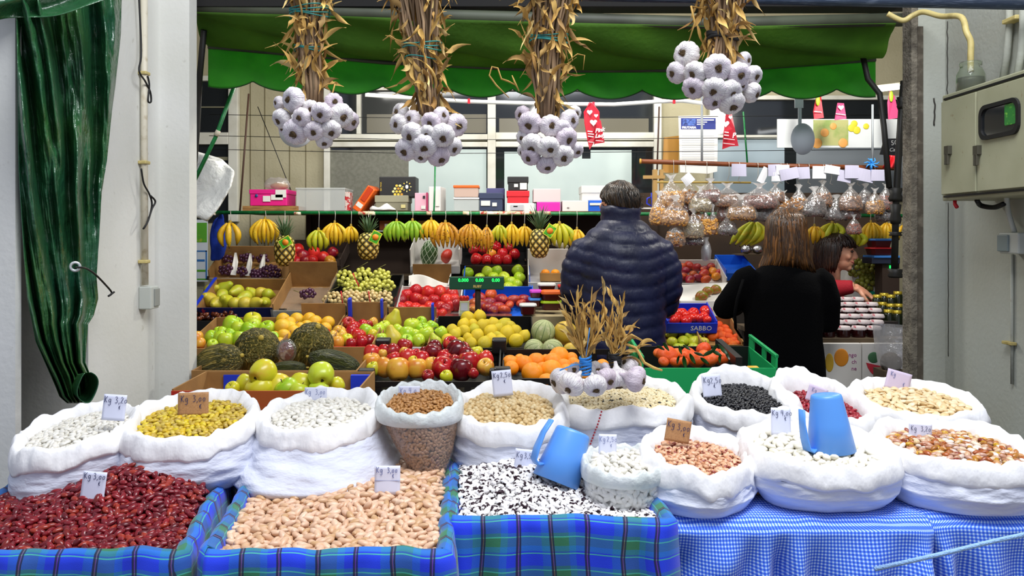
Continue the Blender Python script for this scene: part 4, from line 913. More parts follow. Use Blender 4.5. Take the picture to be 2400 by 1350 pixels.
for s, h in ((-1, .045), (1, .050)):
    for a, b in ((0, .055), (.13, .17), (.28, .34)): MB().bx(s*.245-.004, s*.245+.004, a, b, .098, .10+h).build('rim_post', GREENP, c, smooth=False, bevel=.002)
    MB().bx(s*.245-.006, s*.245+.006, 0, .34, .10+h-.012, .10+h).build('rim_rail', GREENP, c, smooth=False, bevel=.002)
MB().bx(.10, .125, .02, .32, .10, .135).build('black_divider', BLK, c, smooth=False)
FC = (400, 680, 4.8); FD = (830, 680, 4.6154); FA = (430, 400, 3.749); FB = (850, 400, 3.75); FF = (1540, 600, 3.871)
for (px, py, r, k, rt, lb) in ((615.5, 873.5, 31, 'golden_apple', (1.2, .3, 2.6), 'large yellow apple with a stalk resting on the rim of the carton'), (753, 879, 30.5, 'green_apple', (-1.2, .2, .4), 'large yellow-green apple resting on the rim beside the blue flap')):
    o = fruit(k, P(px, py, 2.70), S(r, 2.70), Euler(rt), True); o['label'] = lb
pile('y 845 1060 100;y 1010 1120 140;y 1200 1090 130;g 1320 1130 120;y 1480 1080 130;g 1440 1160 100;g 1670 1130 100;y 1870 1070 80;y 700 1110 70', *FC, (925, 2.64), (895, 2.78), 'front carton', 'yellow apples in the front carton', True, rows=2)
# melons: wrinkled dark green ellipsoids
MELM = M('melon_rind', '#6c6428', .4, noise=(2.2, '#48461c', .40, .62, (1, 1, .25)), noise2=(7, '#b09a4c', .52, .66, (3, 3, .45)), bump=(9, .8, (3, 3, .5), .05), coord='Generated')
MELM2 = M('melon_rind_pale', '#4c5220', .4, noise=(3, '#262e0e', .42, .6, (4, 4, .3)), noise2=(6, '#8a8440', .6, .72, (3, 3, .6)), bump=(9, .8, (3, 3, .5), .05), coord='Generated')
def melon(label, px, py, Y, rx, rz, rot, m=MELM):
    mb = MB(); r1, r2 = S(rx, Y), S(rz, Y)
    mb.ell((0, 0, 0), (r1, r1, r2), 40, 28, None, lambda v: v*(1+.016*math.sin(11*math.atan2(v.y, v.x)+3*nz(v.z*2, 1))+.03*nz(v.x*4, v.y*4, v.z*2.2)))
    o = mb.build('melon', m); o.location = P(px, py, Y); o.rotation_euler = rot; LOCAL.add(o.name)
    MB().lathe([(.12*r1, 0), (.10*r1, .01), (.001, .012)], 10, (0, 0, r2*.985)).build('stem_scar', M('melon_scar', '#b0983a', .7), o); return tag(o, label, 'melon', 'dark green melons in the brown carton')
melon('dark melon lying at the post end of the melon carton', 512, 851, 3.12, 44, 62, (1.25, .2, 1.3))
melon('big round melon standing on end, second from the post', 603, 823, 3.22, 54, 58, (.9, .1, .4))
melon('largest melon, leaning behind a cut piece wrapped in film', 727, 815, 3.27, 53, 63, (.5, .35, .2))
melon('striped melon lying at the blue-flap end of the carton', 784, 852, 3.10, 31, 62, (1.3, 0, -1.45), MELM2)
melon('half hidden melon lying low behind the large yellow apple', 673, 866, 3.04, 20, 44, (1.5, .1, 1.7), MELM2)
t = thing('cut_melon', 'cut melon piece wrapped in clear film between two dark melons', 'melon', P(671, 822, 3.12))
mb = MB().ell(P(671, 822, 3.14), (.036, .016, .043), 24, 16); mb.build('rind', MELM, t)
MB().ell(P(671, 823, 3.122), (.030, .007, .036), 24, 12).build('cut_face', M('cut_melon', '#7c3a26', .3, noise=(25, '#d8c8b0', .55, .7)), t)
MB().ell(P(671, 822, 3.125), (.040, .022, .048), 24, 16).build('film_wrap', film('wrap_film', '#ffffff', .06, .08, .22), t)
pile('r 190 680 78;r 330 650 60;r 420 665 75;r 545 610 75;b 310 690 45;b 550 685 60;b 190 775 85;y 210 850 66;b 330 835 95;b 475 860 112;r 430 745 68;r 580 725 78;b 675 845 98;y 640 770 50;r 730 745 75;r 670 700 55;d 850 680 85;d 870 620 70;d 760 670 50;r 1050 595 80;d 1110 660 105;r 1180 630 60;d 1210 700 80;r 975 740 75;r 1080 780 70;b 845 820 82;r 950 840 104;d 1160 860 110;r 1240 780 105;r 1420 745 80;b 1425 835 82;y 1325 680 65;y 1000 935 60;r 800 930 60;r 1290 900 50;r 985 690 45', *FD, (890, 3.02), (808, 3.36), 'black crate', 'apples in the black crate', True)
pile('o 1690 790 78;o 1790 745 50;o 1840 800 84;o 1970 770 84;o 2070 740 42;o 1700 845 70;o 1930 900 104;o 2150 780 88;o 2215 725 98;o 2130 870 104;o 2040 850 66;o 2270 820 70;o 2350 740 60;o 2375 795 62;o 2080 985 76;o 2290 880 70;o 2480 850 92;o 2440 910 70;o 2400 870 60;o 2690 820 66;o 2600 880 70;o 2540 940 70', *FD, (900, 3.0), (832, 3.32), 'orange crate', 'oranges in the black crate', rs=1.02)
# cantaloupes
CANT = M('cantaloupe_rind', '#aab07a', .6, noise=(3, '#9aa062', .4, .7), noise2=(50, '#c8c498', .55, .7)); GRV = M('cantaloupe_groove', '#4c6a34', .7); HONEY = M('honeydew_rind', '#c9a52a', .5, noise=(3, '#b0902a', .4, .7))
def canta(label, px, py, Y, r, rot, m=CANT):
    q = S(r, Y); mb = MB(); n = 40
    mb.lathe([(math.sin(PI*i/18)*q+.0002, -math.cos(PI*i/18)*q*.98) for i in range(19)], n, fn=lambda a, rr, z: rr*(1-(.035*math.exp(-((math.sin(5*a))/.16)**2) if m is CANT else 0)))
    o = mb.build('melon', m); o.location = P(px, py, Y); o.rotation_euler = rot; LOCAL.add(o.name)
    if m is CANT:
        for k in range(10):
            a = PI/5*k; MB().tube([(math.sin(b)*q*.972*math.cos(a), math.sin(b)*q*.972*math.sin(a), -math.cos(b)*q*.965) for b in [PI*i/16 for i in range(1, 16)]], q*.022, 5).build('rind_groove', GRV, o)
    return tag(o, label, 'melon', 'netted melons beside the oranges')
canta('round pale green netted melon on top of two others', 1273, 777, 3.58, 28.5, (.3, .2, .3)); canta('netted melon low behind the lemons', 1252, 818, 3.52, 24, (.9, .3, .7)); canta('netted melon low behind the oranges', 1295, 820, 3.50, 26, (.2, -.7, .2))
canta('yellow melon half hidden by dry garlic leaves', 1325, 780, 3.60, 28, (.4, .4, 0), HONEY); canta('small yellow melon under the dry garlic leaves', 1338, 822, 3.50, 19, (.4, .2, 0), HONEY)
t = thing('carton_box', 'tall brown carton under the netted melons', 'box', (.20, 3.58, 0)); MB().bx(.07, .33, 3.46, 3.68, 0, .955).build('carton_body', CART, t, smooth=False, bevel=.003)
MB().bx(.195, .205, 3.4585, 3.46, .05, .95).build('tape', M('packing_tape', '#b89a60', .3), t, smooth=False)
pile('t 10 880 40;t 95 900 88;t 175 890 55;t 165 965 45;t 290 890 60;t 245 905 42;t 420 845 62;t 350 940 72;t 485 940 62;t 590 930 62;t 590 880 42;t 60 960 44;t 240 960 44;t 420 900 50;t 530 880 46', *FF, (852, 3.03), (815, 3.24), 'green crate', 'leafy tangerines in the green crate', rows=3)
LEAFM = M('citrus_leaf', '#123414', .35, orand=[(0, '#0e2c10'), (1, '#1f4a1a')])
def leaf(label, px, py, Y, L, ang, seed):
    c = P(px, py, Y); rr = random.Random(seed); mb = MB(); d = Vector((math.cos(ang), -.25, math.sin(ang))); x = d.cross(Vector((0, 1, 0))).normalized(); nn = x.cross(d).normalized(); rows = []
    for i in range(9):
        t_ = i/8; w = .30*L*math.sin(PI*min(1, t_*.97+.03))**.8; p = c+d*(t_-.5)*L+nn*(.12*L*math.sin(t_*PI))
        rows.append([p-x*w*.5-nn*.06*L, p, p+x*w*.5-nn*.06*L])
    mb.loft(rows, closed=False); o = mb.build('tangerine_leaf', LEAFM, solid=.0006); return tag(o, label, 'leaf', 'dark leaves among the tangerines')
for i, (x, y, L, a) in enumerate(((80, 820, 100, 2.2), (210, 850, 90, 1.9), (250, 960, 130, 1.8), (320, 930, 120, 2.1), (430, 950, 110, 2.5), (470, 880, 120, .5), (520, 840, 110, 1.0), (540, 880, 110, -.5), (600, 850, 120, -.9), (640, 900, 100, -1.2), (570, 930, 90, 1.6), (380, 890, 90, -.3), (30, 830, 90, 2.6), (270, 830, 80, -.6), (190, 940, 80, 1.4))):
    leaf('dark green citrus leaf lying among the leafy tangerines', FF[0]+x/FF[2], FF[1]+y/FF[2], 3.00, S(L/FF[2], 3.0), a, i)
tag(MB().tube([P(1737, 874, 2.99), P(1755, 867, 2.985), P(1772, 867, 2.985), P(1786, 874, 2.99)], [.008, .016, .016, .006], 10).build('banana', M('loose_banana', '#d9a81c', .5)), 'single loose banana behind the sack of black beans', 'banana')
# step A ---------------------------------------------------------
G = 'cartons of apples and lemons on the second step'
crate('brown carton of big green apples at the concrete post', 430, 652, 816, 3.74, .44, .22, .085, .09, .09, group=G)
crate('brown carton of yellow peaches with a notched back', 655, 768, 812, 3.80, .44, .22, .085, .16, .10, group=G)
c = crate('brown carton of red apples with blue corners and red print', 772, 876, 812, 3.76, .44, .22, .075, .155, .09, mats={'front': REDP}, group=G)
MB().bx(.075, .085, .40, .435, .08, .175).build('blue_corner', BLUEB, c, smooth=False); MB().bx(-.09, -.075, .40, .435, .08, .18).build('blue_corner', BLUEB, c, smooth=False)
c = crate('pale carton of green apples next to the lemons', 880, 1004, 813, 3.76, .44, .22, .085, .14, .09, mats={'front': CARTW}, group=G)
MB().bx(.10, .112, .40, .435, .08, .165).build('blue_corner', BLUEB, c, smooth=False)
crate('crate of lemons in front of the steel scale pan', 1008, 1252, 815, 3.76, .44, .22, .07, .08, .08, mat=BLK, group=G)
A_ = (812, 3.80); AB = (738, 4.18)
pile('b 300 535 62;b 325 600 58;g 460 535 70;g 575 475 55;g 695 400 98;g 760 430 74;g 880 450 80;y 920 350 88;g 935 400 70;g 560 545 72;g 620 565 80;g 775 550 80;g 1090 435 78;g 660 500 60;g 470 615 55;g 1150 540 62;g 850 530 60;g 540 470 50', *FC, A_, AB, 'carton by the post', 'green apples in the carton by the post', True)
pile('q 1265 330 68;q 1420 330 70;q 1560 325 68;q 1335 370 64;q 1625 360 70;q 1770 365 66;q 1260 420 88;q 1345 415 62;q 1460 420 56;q 1380 460 62;q 1530 405 62;q 1640 430 62;q 1740 430 62;q 1270 515 70;q 1230 590 55;q 1170 520 54', *FC, A_, AB, 'notched carton', 'yellow peaches in the notched carton')
pile('r 2000 380 68;r 2060 425 66;r 2160 400 60;r 2220 390 48;b 1895 475 66;b 1825 535 68;b 1920 510 62;b 1880 590 66;y 1985 555 56;r 2035 470 58;r 2110 520 76;g 2195 465 72;r 2030 605 56;r 2150 585 64;r 2240 570 60;r 1740 500 58;b 1765 560 58;y 2275 500 52', *FC, A_, AB, 'carton with red print', 'mixed apples in the carton with red print', True)
pile('b 205 350 48;g 260 440 66;g 330 400 60;p 425 335 80;g 470 440 62;p 415 520 84;g 290 540 66;g 625 390 76;g 570 480 76;g 565 555 66;g 730 350 56;g 745 430 66;g 785 480 76;g 840 400 62;g 700 545 62;p 880 560 60;g 940 465 64;g 660 480 50', *FD, A_, AB, 'pale carton', 'green apples in the pale carton', True)
pile('l 1060 435 60;l 1085 490 60;l 1185 380 64;l 1190 445 62;l 1230 310 72;l 1360 290 64;l 1285 365 48;l 1300 430 56;l 1390 385 62;l 1440 370 50;l 1510 370 64;l 1330 495 66;l 1265 580 60;l 1405 580 68;l 1475 455 70;l 1480 535 60;l 1620 385 74;l 1655 470 74;l 1585 560 66;l 1750 440 58;l 1750 550 72;l 1840 500 60;l 1230 520 50;l 1010 540 60;l 1120 460 50;l 1690 400 60;l 1560 420 54;l 1150 560 44;l 1550 500 48', *FD, A_, AB, 'lemon crate', 'lemons in the crate', rs=.97)
# step B ---------------------------------------------------------
c = crate('black crate of chestnuts beside the concrete post', 425, 640, 752, 4.34, .28, .15, .09, mat=BLK)
CHM = M('chestnut_skin', '#4a1e10', .25, orand=[(0, '#3c160c'), (.6, '#5c2614'), (1, '#8a4a22')], noise=(1.2, '#9a6030', .62, .8))
FMESH['chestnut'] = prof_mesh('chestnut', [(.001, -.6), (.5, -.62), (.9, -.35), (1, 0), (.85, .4), (.5, .72), (.15, .95), (.001, 1.02)], CHM, 12, sy=.8)
rr = random.Random(5)
for i in range(46):
    px, py = rr.uniform(450, 552), rr.uniform(731, 750); Y = lerp(4.40, 4.58, (750-py)/19); o = fruit('chestnut', P(px, py+(4 if i % 2 else 0), Y), S(6.4, Y), Euler((rr.uniform(-1.5, 1.5), rr.uniform(-1.5, 1.5), rr.uniform(0, 6)))); o['label'] = 'shiny brown chestnut among many in the black crate by the post'; o['group'] = 'chestnuts in the black crate'
c = crate('navy printed carton of long pears with blue edges', 464, 648, 721, 4.58, .34, .42, .07, .08, .085, mats={'front': NAVY})
for s in (-1, 1): MB().bx(s*.222-.008, s*.222+.008, 0, .34, .083, .09).build('blue_edge', BLUEB, c, smooth=False)
def pear_rot(k):
    return Euler((R.uniform(.9, 1.9), R.uniform(-.5, .5), R.uniform(-1.2, 1.2)+R.choice((0, 1.6, -1.6))))
pile('p 240 1050 50;p 355 1035 56;p 470 1060 52;p 595 1075 46;p 680 1070 44;p 745 1085 44;p 225 1130 58;p 370 1150 60;p 340 1090 46;p 540 1110 50;p 540 1165 54;p 640 1165 52;p 715 1160 46;p 450 1165 50;p 290 1165 52', *FA, (715, 4.62), (672, 4.90), 'navy carton', 'pears in the navy printed carton', rotf=pear_rot, rows=3)
c = crate('nearly empty carton lined with clear plastic holding some dark grapes', 642, 762, 728, 4.52, .40, .42, .06, .17, .10, mats={'front': M('film_carton', '#8f8f86', .4, noise=(20, '#b8b8b0', .5, .7))})
MB().grid(lambda u, v: Vector((lerp(-.152, .152, u), lerp(-.008, .37, sstep(.3, 1, v)), .075 if v < .02 else lerp(.07, .012, sstep(.02, .35, v))+.006*nz(u*9, v*9))), 24, 24).grid(lambda u, v: Vector((.148+.004*math.sin(u*9), lerp(0, .39, u), lerp(.008, .125, v)+.01*nz(u*7, 2))), 16, 6).build('plastic_liner', film('liner_film', '#d8d8d4', .30, .15, .14), c)
crate('black crate of pale green grapes', 762, 926, 730, 4.50, .42, .40, .055, .08, .09, mat=BLK)
crate('white crate of red nectarines', 926, 1078, 746, 4.50, .36, .40, .05, .07, .08, mat=CARTW)
crate('blue rimmed crate of ripe mangoes', 1082, 1252, 746, 4.52, .36, .40, .05, .07, .08, mat=BLUEP2)
pile('n 385 1100 50;n 470 1060 52;n 575 1075 54;n 680 1070 52;n 785 1090 54;n 335 1150 50;n 470 1130 50;n 545 1155 46;n 625 1145 48;n 735 1140 48;n 335 1215 48;n 400 1200 44;n 465 1215 46;n 430 1255 40;n 585 1205 48;n 520 1235 46;n 680 1200 44;n 725 1225 50;n 815 1180 50;n 625 1260 46;n 805 1135 44;n 770 1190 42;n 700 1260 40;n 360 1255 38', *FB, (740, 4.54), (682, 4.80), 'white crate', 'nectarines in the white crate')
pile('m 1030 1110 48;m 1130 1085 52;m 995 1165 54;m 1115 1160 50;m 1220 1130 52;m 1110 1210 52;m 1050 1190 46;m 1150 1225 50;m 1195 1195 48;m 1240 1225 48;m 960 1215 42;m 1325 1135 48;m 1420 1130 48;m 1390 1165 36;m 1000 1230 44;m 1290 1180 40', *FB, (735, 4.56), (688, 4.80), 'blue rimmed crate', 'mangoes in the blue rimmed crate', rows=3, rotf=lambda k: Euler((R.uniform(1.0, 2.0), R.uniform(-.5, .5), R.uniform(0, 6))), rs=.9)
crate('dark carton of shiny green apples with blue corners', 1084, 1243, 690, 4.90, .30, .45, .05, .09, .09, mat=CARTD, mats={'side': BLUEP2})
pile('g 925 905 45;g 1095 890 44;g 1180 885 44;g 1365 880 46;g 1375 945 46;g 1240 940 44;g 1300 985 46;g 1280 1035 46;g 1150 940 42;g 1195 1050 38;g 1065 1060 38;g 1360 1000 38;g 1030 950 42;g 960 990 40;g 1340 1050 38;g 1120 1040 40', *FB, (684, 4.94), (634, 5.14), 'dark carton', 'green apples in the dark carton', rows=3)
crate('black crate of shiny red apples under the bananas', 1076, 1236, 620, 5.20, .30, .40, .05, .10, .09, mat=BLK)
pile('r 1000 780 46;r 1090 785 44;b 1130 730 38;r 1180 785 46;r 1230 730 42;r 1265 785 42;r 1335 735 42;r 1165 670 44;r 975 695 40;r 1280 680 40;r 1060 690 40', *FB, (612, 5.23), (572, 5.42), 'black crate under the bananas', 'red apples in the crate under the bananas', rows=2)
crate('dark carton of red nectarines behind a pineapple', 668, 800, 622, 5.20, .30, .40, .05, .10, .09, mat=CARTD)
pile('n 1005 700 50;n 1045 750 50;n 1150 725 50;n 1310 720 42;n 1230 770 50;n 1070 800 46;n 990 805 44;b 1285 800 44;n 1130 795 44;n 960 760 40', *FA, (618, 5.23), (582, 5.42), 'dark carton behind a pineapple', 'nectarines in the dark carton', rows=2)
# right of the customers -----------------------------------------
c = crate('blue carton of tomatoes printed with white letters', 1562, 1680, 757, 4.44, .26, .35, .06, .06, .07, mat=BLUEB)
text('SABBO', .038, M('white_print', '#f0f0f0', .6), Matrix.Translation((.05, -.002, .03)) @ Euler((PI/2, 0, 0)).to_matrix().to_4x4(), c)
pile('T 110 535 34;T 160 585 45;T 215 520 54;T 265 585 46;T 330 515 46;T 330 560 42;T 390 565 46;T 430 545 40;T 445 500 52;T 190 560 42;T 265 540 40;T 455 580 36', *FF, (752, 4.48), (728, 4.62), 'blue carton', 'tomatoes in the blue carton', rows=2)
crate('carton of yellow pears behind the leafy tangerines', 1556, 1662, 822, 4.34, .24, .40, .06, .07, .07)
pile('p 100 660 30;p 140 705 46;p 230 680 52;p 345 710 58;p 140 780 46;p 235 775 52;p 335 780 54;p 430 775 38;p 330 835 48;p 410 700 40;p 190 830 42;p 285 740 44', *FF, (818, 4.36), (770, 4.54), 'pear carton', 'pears in the carton behind the tangerines', rows=3, rotf=pear_rot, rs=.9)
crate('carton of small tangerines beside the woman in black', 1640, 1740, 808, 4.36, .28, .42, .05, .07, .07)
pile('t 420 670 36;t 490 665 36;t 550 625 42;t 560 680 42;t 455 700 34;t 505 725 46;t 590 725 44;t 640 695 42;t 650 735 42;t 720 740 38;t 660 780 36;t 690 805 36;t 725 795 32;t 620 655 36;t 700 770 36;t 600 770 36', *FF, (806, 4.38), (762, 4.60), 'small tangerine carton', 'small tangerines beside the woman', rows=3)
crate('white crate of dark red mangoes', 1588, 1702, 664, 5.04, .30, .40, .045, .07, .08, mat=CARTW)
pile('m 225 95 34;m 290 85 42;m 255 130 40;m 360 105 42;m 430 120 38;m 490 95 38;m 240 185 42;m 300 215 44;m 370 195 40;m 330 165 36;m 430 160 44;m 510 140 40;m 440 215 42;m 535 185 42;m 215 205 30;m 560 150 36', *FF, (658, 5.08), (620, 5.28), 'white mango crate', 'dark red mangoes in the white crate', rows=3, rs=.88, rotf=lambda k: Euler((R.uniform(1.0, 2.0), R.uniform(-.5, .5), R.uniform(0, 6))))
crate('blue plastic crate behind the woman in black', 1700, 1770, 640, 5.06, .30, .3, .05, .07, .07, mat=BLUEP2)
t = thing('white_box', 'white open box carrying three big green and red mangoes', 'box', P(1650, 735, 4.86)); x0, x1 = X(1592, 4.80), X(1712, 4.80); z0 = .88
MB().bx(x0, x1, 4.76, 4.96, z0, Z(704, 4.8)).build('box_body', CARTW, t, smooth=False, bevel=.002)
MB().add([P(1596, 668, 4.97), P(1706, 662, 4.97), P(1712, 704, 4.80), P(1592, 704, 4.80)], [(0, 1, 2, 3)]).build('paper_liner', M('white_paper', '#e4e0d8', .8), t, smooth=False, solid=.001)
for i, (x, y, r, a, lb) in enumerate(((400, 365, 60, .45, 'green and red mango in front on the white box'), (455, 320, 52, .3, 'green and red mango behind the front one on the white box'), (530, 300, 50, .2, 'mostly green mango at the back of the white box'), (565, 350, 46, .6, 'reddish mango partly hidden by the woman'))):
    o = fruit('green_mango', P(FF[0]+x/FF[2], FF[1]+y/FF[2], 4.80+.03*i), S(r/FF[2], 4.8)*.85, Euler((0, PI/2-a, 0))); o['label'] = lb; o['group'] = 'big mangoes on the white box'
# ================================================================ grapes
GGM = M('grape_green', '#c5c94a', .25, isl=[(0, '#b4bc40'), (.5, '#d0cc5c'), (1, '#bec844')], spec=.6); GPM = M('grape_pale', '#cfbf7c', .3, isl=[(0, '#dcd08c'), (.4, '#d4c474'), (.7, '#e0c090'), (1, '#ccc468')], spec=.6)
GPU = M('grape_purple', '#3c1c34', .3, isl=[(0, '#341830'), (.5, '#4a2240'), (1, '#5e2c40')], noise=(9, '#6d5064', .55, .8), spec=.6); GYM = M('grape_yellow', '#a8a03c', .25, isl=[(0, '#a89a34'), (.5, '#8f9a3a'), (1, '#b08a34')], spec=.6)
TWIG = M('grape_stalk', '#6d6a2c', .7)
def grapes(label, px, py, Y, w, h, n, rp, m, group, seed, stalk=None):
    """a bunch: every berry a part, plus the stalk"""
    rr = random.Random(seed); c = P(px, py, Y); t = thing('grape_bunch', label, 'grapes', c-Vector((0, 0, S(h, Y)/2)), group); me = BERRY[m.name]; r = S(rp, Y); pts = []; tries = 0
    while len(pts) < n and tries < 4000:
        tries += 1; a, b = rr.uniform(-1, 1), rr.uniform(-1, 1)
        if a*a+b*b > 1: continue
        d = -math.sqrt(max(0, 1-a*a-b*b))*min(S(w, Y), S(h, Y))*.30
        q = c+Vector((a*S(w, Y)/2, d+rr.uniform(0, .3)*r, b*S(h, Y)/2))
        if all((q-p).length > r*1.45 for p in pts): pts.append(q)
    for q in pts: o = link('berry', me, t, q-t.location); o.scale = (r, r, r*rr.uniform(.98, 1.2)); o.rotation_euler = rnd_rot(rr)
    s = stalk or [(-.2, .6), (.3, .9)]
    MB().tube([c+Vector((0, .01, -S(h, Y)*.3)), c+Vector((0, -S(h, Y)*.1, S(h, Y)*.3))]+[c+Vector((a*S(w, Y), -S(h, Y)*.25, b*S(h, Y))) for a, b in s], [.002]*(2+len(s)), 5).build('stalk', TWIG, t)
    return t
BERRY = {m.name: MB().ell((0, 0, 0), 1, 12, 8).mesh('berry', m) for m in (GGM, GPM, GPU, GYM)}
REDNET = M('red_net', '#b3121c', .5)
gi = 0
for px, py, w, h in ((808, 652, 42, 34), (852, 648, 40, 38), (893, 650, 42, 34), (828, 676, 46, 30), (874, 672, 46, 34), (912, 668, 26, 26)):
    grapes('bunch of green grapes, %s from left in the upper part of the black crate' % ORD[gi], px, py, lerp(4.85, 4.66, (py-645)/32), w, h, 34, 5.6, GGM, 'green grapes in the black crate', 70+gi); gi += 1
for i, (px, py, w, h) in enumerate(((782, 704, 46, 36), (824, 700, 44, 38), (866, 702, 44, 40), (902, 702, 34, 36))):
    grapes('pack of pale grapes, %s from left along the front of the black crate' % ORD[i], px, py, 4.58, w, h, 40, 5.0, GPM, 'pale grapes in the black crate', 80+i)
for i, pts in enumerate((((827, 640), (832, 652), (838, 664), (842, 672)), ((799, 682), (802, 700), (803, 715)), ((864, 683), (866, 700), (869, 718)))):
    tag(MB().tube([P(x, y, 4.60 if i == 0 else 4.50) for x, y in pts], [.014, .008, .016, .01][:len(pts)], 7, flat=.25).build('net_tie', REDNET), ('red net tie on the upper green grapes', 'red net tie on the pale grapes, nearer the post', 'red net tie on the pale grapes, nearer the nectarines')[i], 'net tie')
c = crate('plastic lined carton of dark grapes in white paper sleeves', 492, 664, 652, 5.06, .30, .45, .045, .12, .10, mats={'front': M('lined_carton', '#b4ab98', .5, noise=(16, '#8f7d60', .45, .7))})
for i, (px, py, w, h, n) in enumerate(((530, 632, 30, 20, 16), (568, 636, 20, 18, 10), (602, 642, 26, 22, 14), (634, 640, 44, 34, 34), (534, 606, 32, 16, 14), (578, 604, 30, 16, 14), (616, 606, 26, 16, 12))):
    grapes('bunch of dark purple grapes, %s' % ('first from the post in the front row of sleeves', 'second from the post in the front row of sleeves', 'third from the post in the front row of sleeves', 'spilling over the corner of the lined carton', 'first from the post in the back row of sleeves', 'second from the post in the back row of sleeves', 'last in the back row behind the paper sleeves')[i], px, py, lerp(5.28, 5.10, (py-600)/40), w, h, n, 4.6, GPU, 'purple grapes in the lined carton', 90+i)
grapes('leftover dark grapes lying in the nearly empty lined carton', 722, 688, 4.66, 36, 20, 22, 4.6, GPU, 'loose purple grapes', 99, stalk=[(-.6, .2), (-.9, .4)])
WP = M('white_paper', '#e4e0d8', .8)
for i, (px, py) in enumerate(((549, 632), (582, 634), (612, 636))):
    Y = 5.13; pts = [P(px-9, py+12, Y-.02), P(px+4, py+13, Y-.02), P(px+9, py-18, Y+.05), P(px+5+i*2, py-40, Y+.08), P(px+1+i*2, py-40, Y+.08), P(px-4, py-16, Y+.05)]
    tag(MB().poly(pts, (0, .004, 0)).build('paper_sleeve', WP, smooth=False), 'white paper sleeve standing between dark grapes, %s from the post' % ORD[i], 'paper sleeve', 'white paper sleeves')

# ================================================================ rail, bananas, pineapples
YR = 5.0
t = thing('green_rail', 'green rail with torn stickers carrying the banana hooks', 'rail', P(1100, 500, YR))
MB().tube([P(488, 498, YR), P(1000, 500, YR), P(1700, 502, YR), P(2135, 506, YR)], .0115, 10).build('rail_tube', GRN, t)
STK = M('torn_sticker', '#d8c8a0', .6, noise=(40, '#c23a2a', .5, .6), noise2=(25, '#e8e2d4', .5, .6))
for a, b in ((488, 506), (690, 706), (840, 880), (1000, 1012), (1085, 1100), (1125, 1190), (1190, 1240), (1240, 1290)): MB().tube([P(a, 499.5, YR), P(b, 500, YR)], .0125, 10).build('sticker', STK, t)
BROWNM = M('brown_iron', '#3c2416', .7)
t2 = thing('hanger_rod', 'thin brown rod standing between the rail and the ceiling by the left window', 'rod', P(580, 300, 5.02)); t2['label'] = 'thin brown rod rising from the rail in front of the cream wall'
MB().tube([P(562, 498, 5.02), P(583, 220, 5.1)], .006, 7).build('rod', BROWNM, t2)
BANY = M('banana_yellow', '#e0b31c', .45, orand=[(0, '#e4ba1c'), (.6, '#dcae20'), (1, '#e2bc2a')], noise=(95, '#7a4a12', .64, .72), noise2=(22, '#cf9a1c', .45, .7))
BANS = M('banana_spotted', '#d09a1c', .45, orand=[(0, '#d8a420'), (1, '#c08418')], noise=(80, '#3a2008', .57, .63), noise2=(22, '#b8761a', .45, .7))
BANG = M('banana_green', '#7fae22', .45, orand=[(0, '#78a81e'), (1, '#94b82a')], noise=(30, '#a8bc30', .5, .7)); BANGY = M('banana_greenish', '#b8b820', .45, orand=[(0, '#c4bc22'), (1, '#a8b222')], noise=(30, '#dcc022', .5, .7))
BTIP = M('banana_tip', '#2a1c0c', .8); STRM = M('hook_wire', '#b8b4aa', .4, metal=.6)
BM = {'y': BANY, 's': BANS, 'g': BANG, 'h': BANGY}; CNAME = {'y': 'yellow', 's': 'brown-spotted', 'g': 'green', 'h': 'yellow-green'}
def bananas(px, y0, y1, n, w, c, place, lean=0.0, Y=YR-.02, hook=True):
    rr = random.Random(int(px)); top = P(px, y0, Y); L = S(y1-y0, Y); W = S(w, Y); t = thing('banana_hand', f'{CNAME[c]} hand of bananas {place}', 'bananas', top, 'banana hands hanging from the green rail')
    r = max(.0125, min(.019, W/n*.62))
    for i in range(n):
        f = (i/(n-1)-.5) if n > 1 else 0; k = i % 2; pts = []; Li = L*(1-.10*abs(f))*rr.uniform(.9, 1.04)
        for j in range(10):
            s = j/9; out = math.sin(s*PI*.85)*L*.16
            pts.append(top+Vector((f*W*(.25+.95*math.sin(s*PI*.62)**.8)*(1-.55*max(0, s-.45))+lean*L*s*s, -.012-out*(.9-.5*abs(f))-k*.010+.012*s, -Li*s-.004*abs(f))))
        rad = [r*q for q in (.42, .62, .88, 1, 1.05, 1.05, 1, .85, .55, .28)]
        b = MB().tube(pts, rad, 8).build('banana', BM[c], t); MB().tube([pts[-1]+Vector((0, 0, .001)), pts[-1]-Vector((0, 0, .006))], [r*.28, r*.2], 6).build('tip', BTIP, b)
    MB().tube([top+Vector((0, -.004, .016)), top+Vector((0, -.012, -.012))], [r*.45, r*.8], 7).build('crown', M('banana_crown', '#8d7424', .8), t)
    if hook: MB().tube([P(px, 494, YR-.014), P(px+1, 503, YR-.016), P(px, y0-2, Y-.004), top], .0022, 5).build('hook', STRM, t)
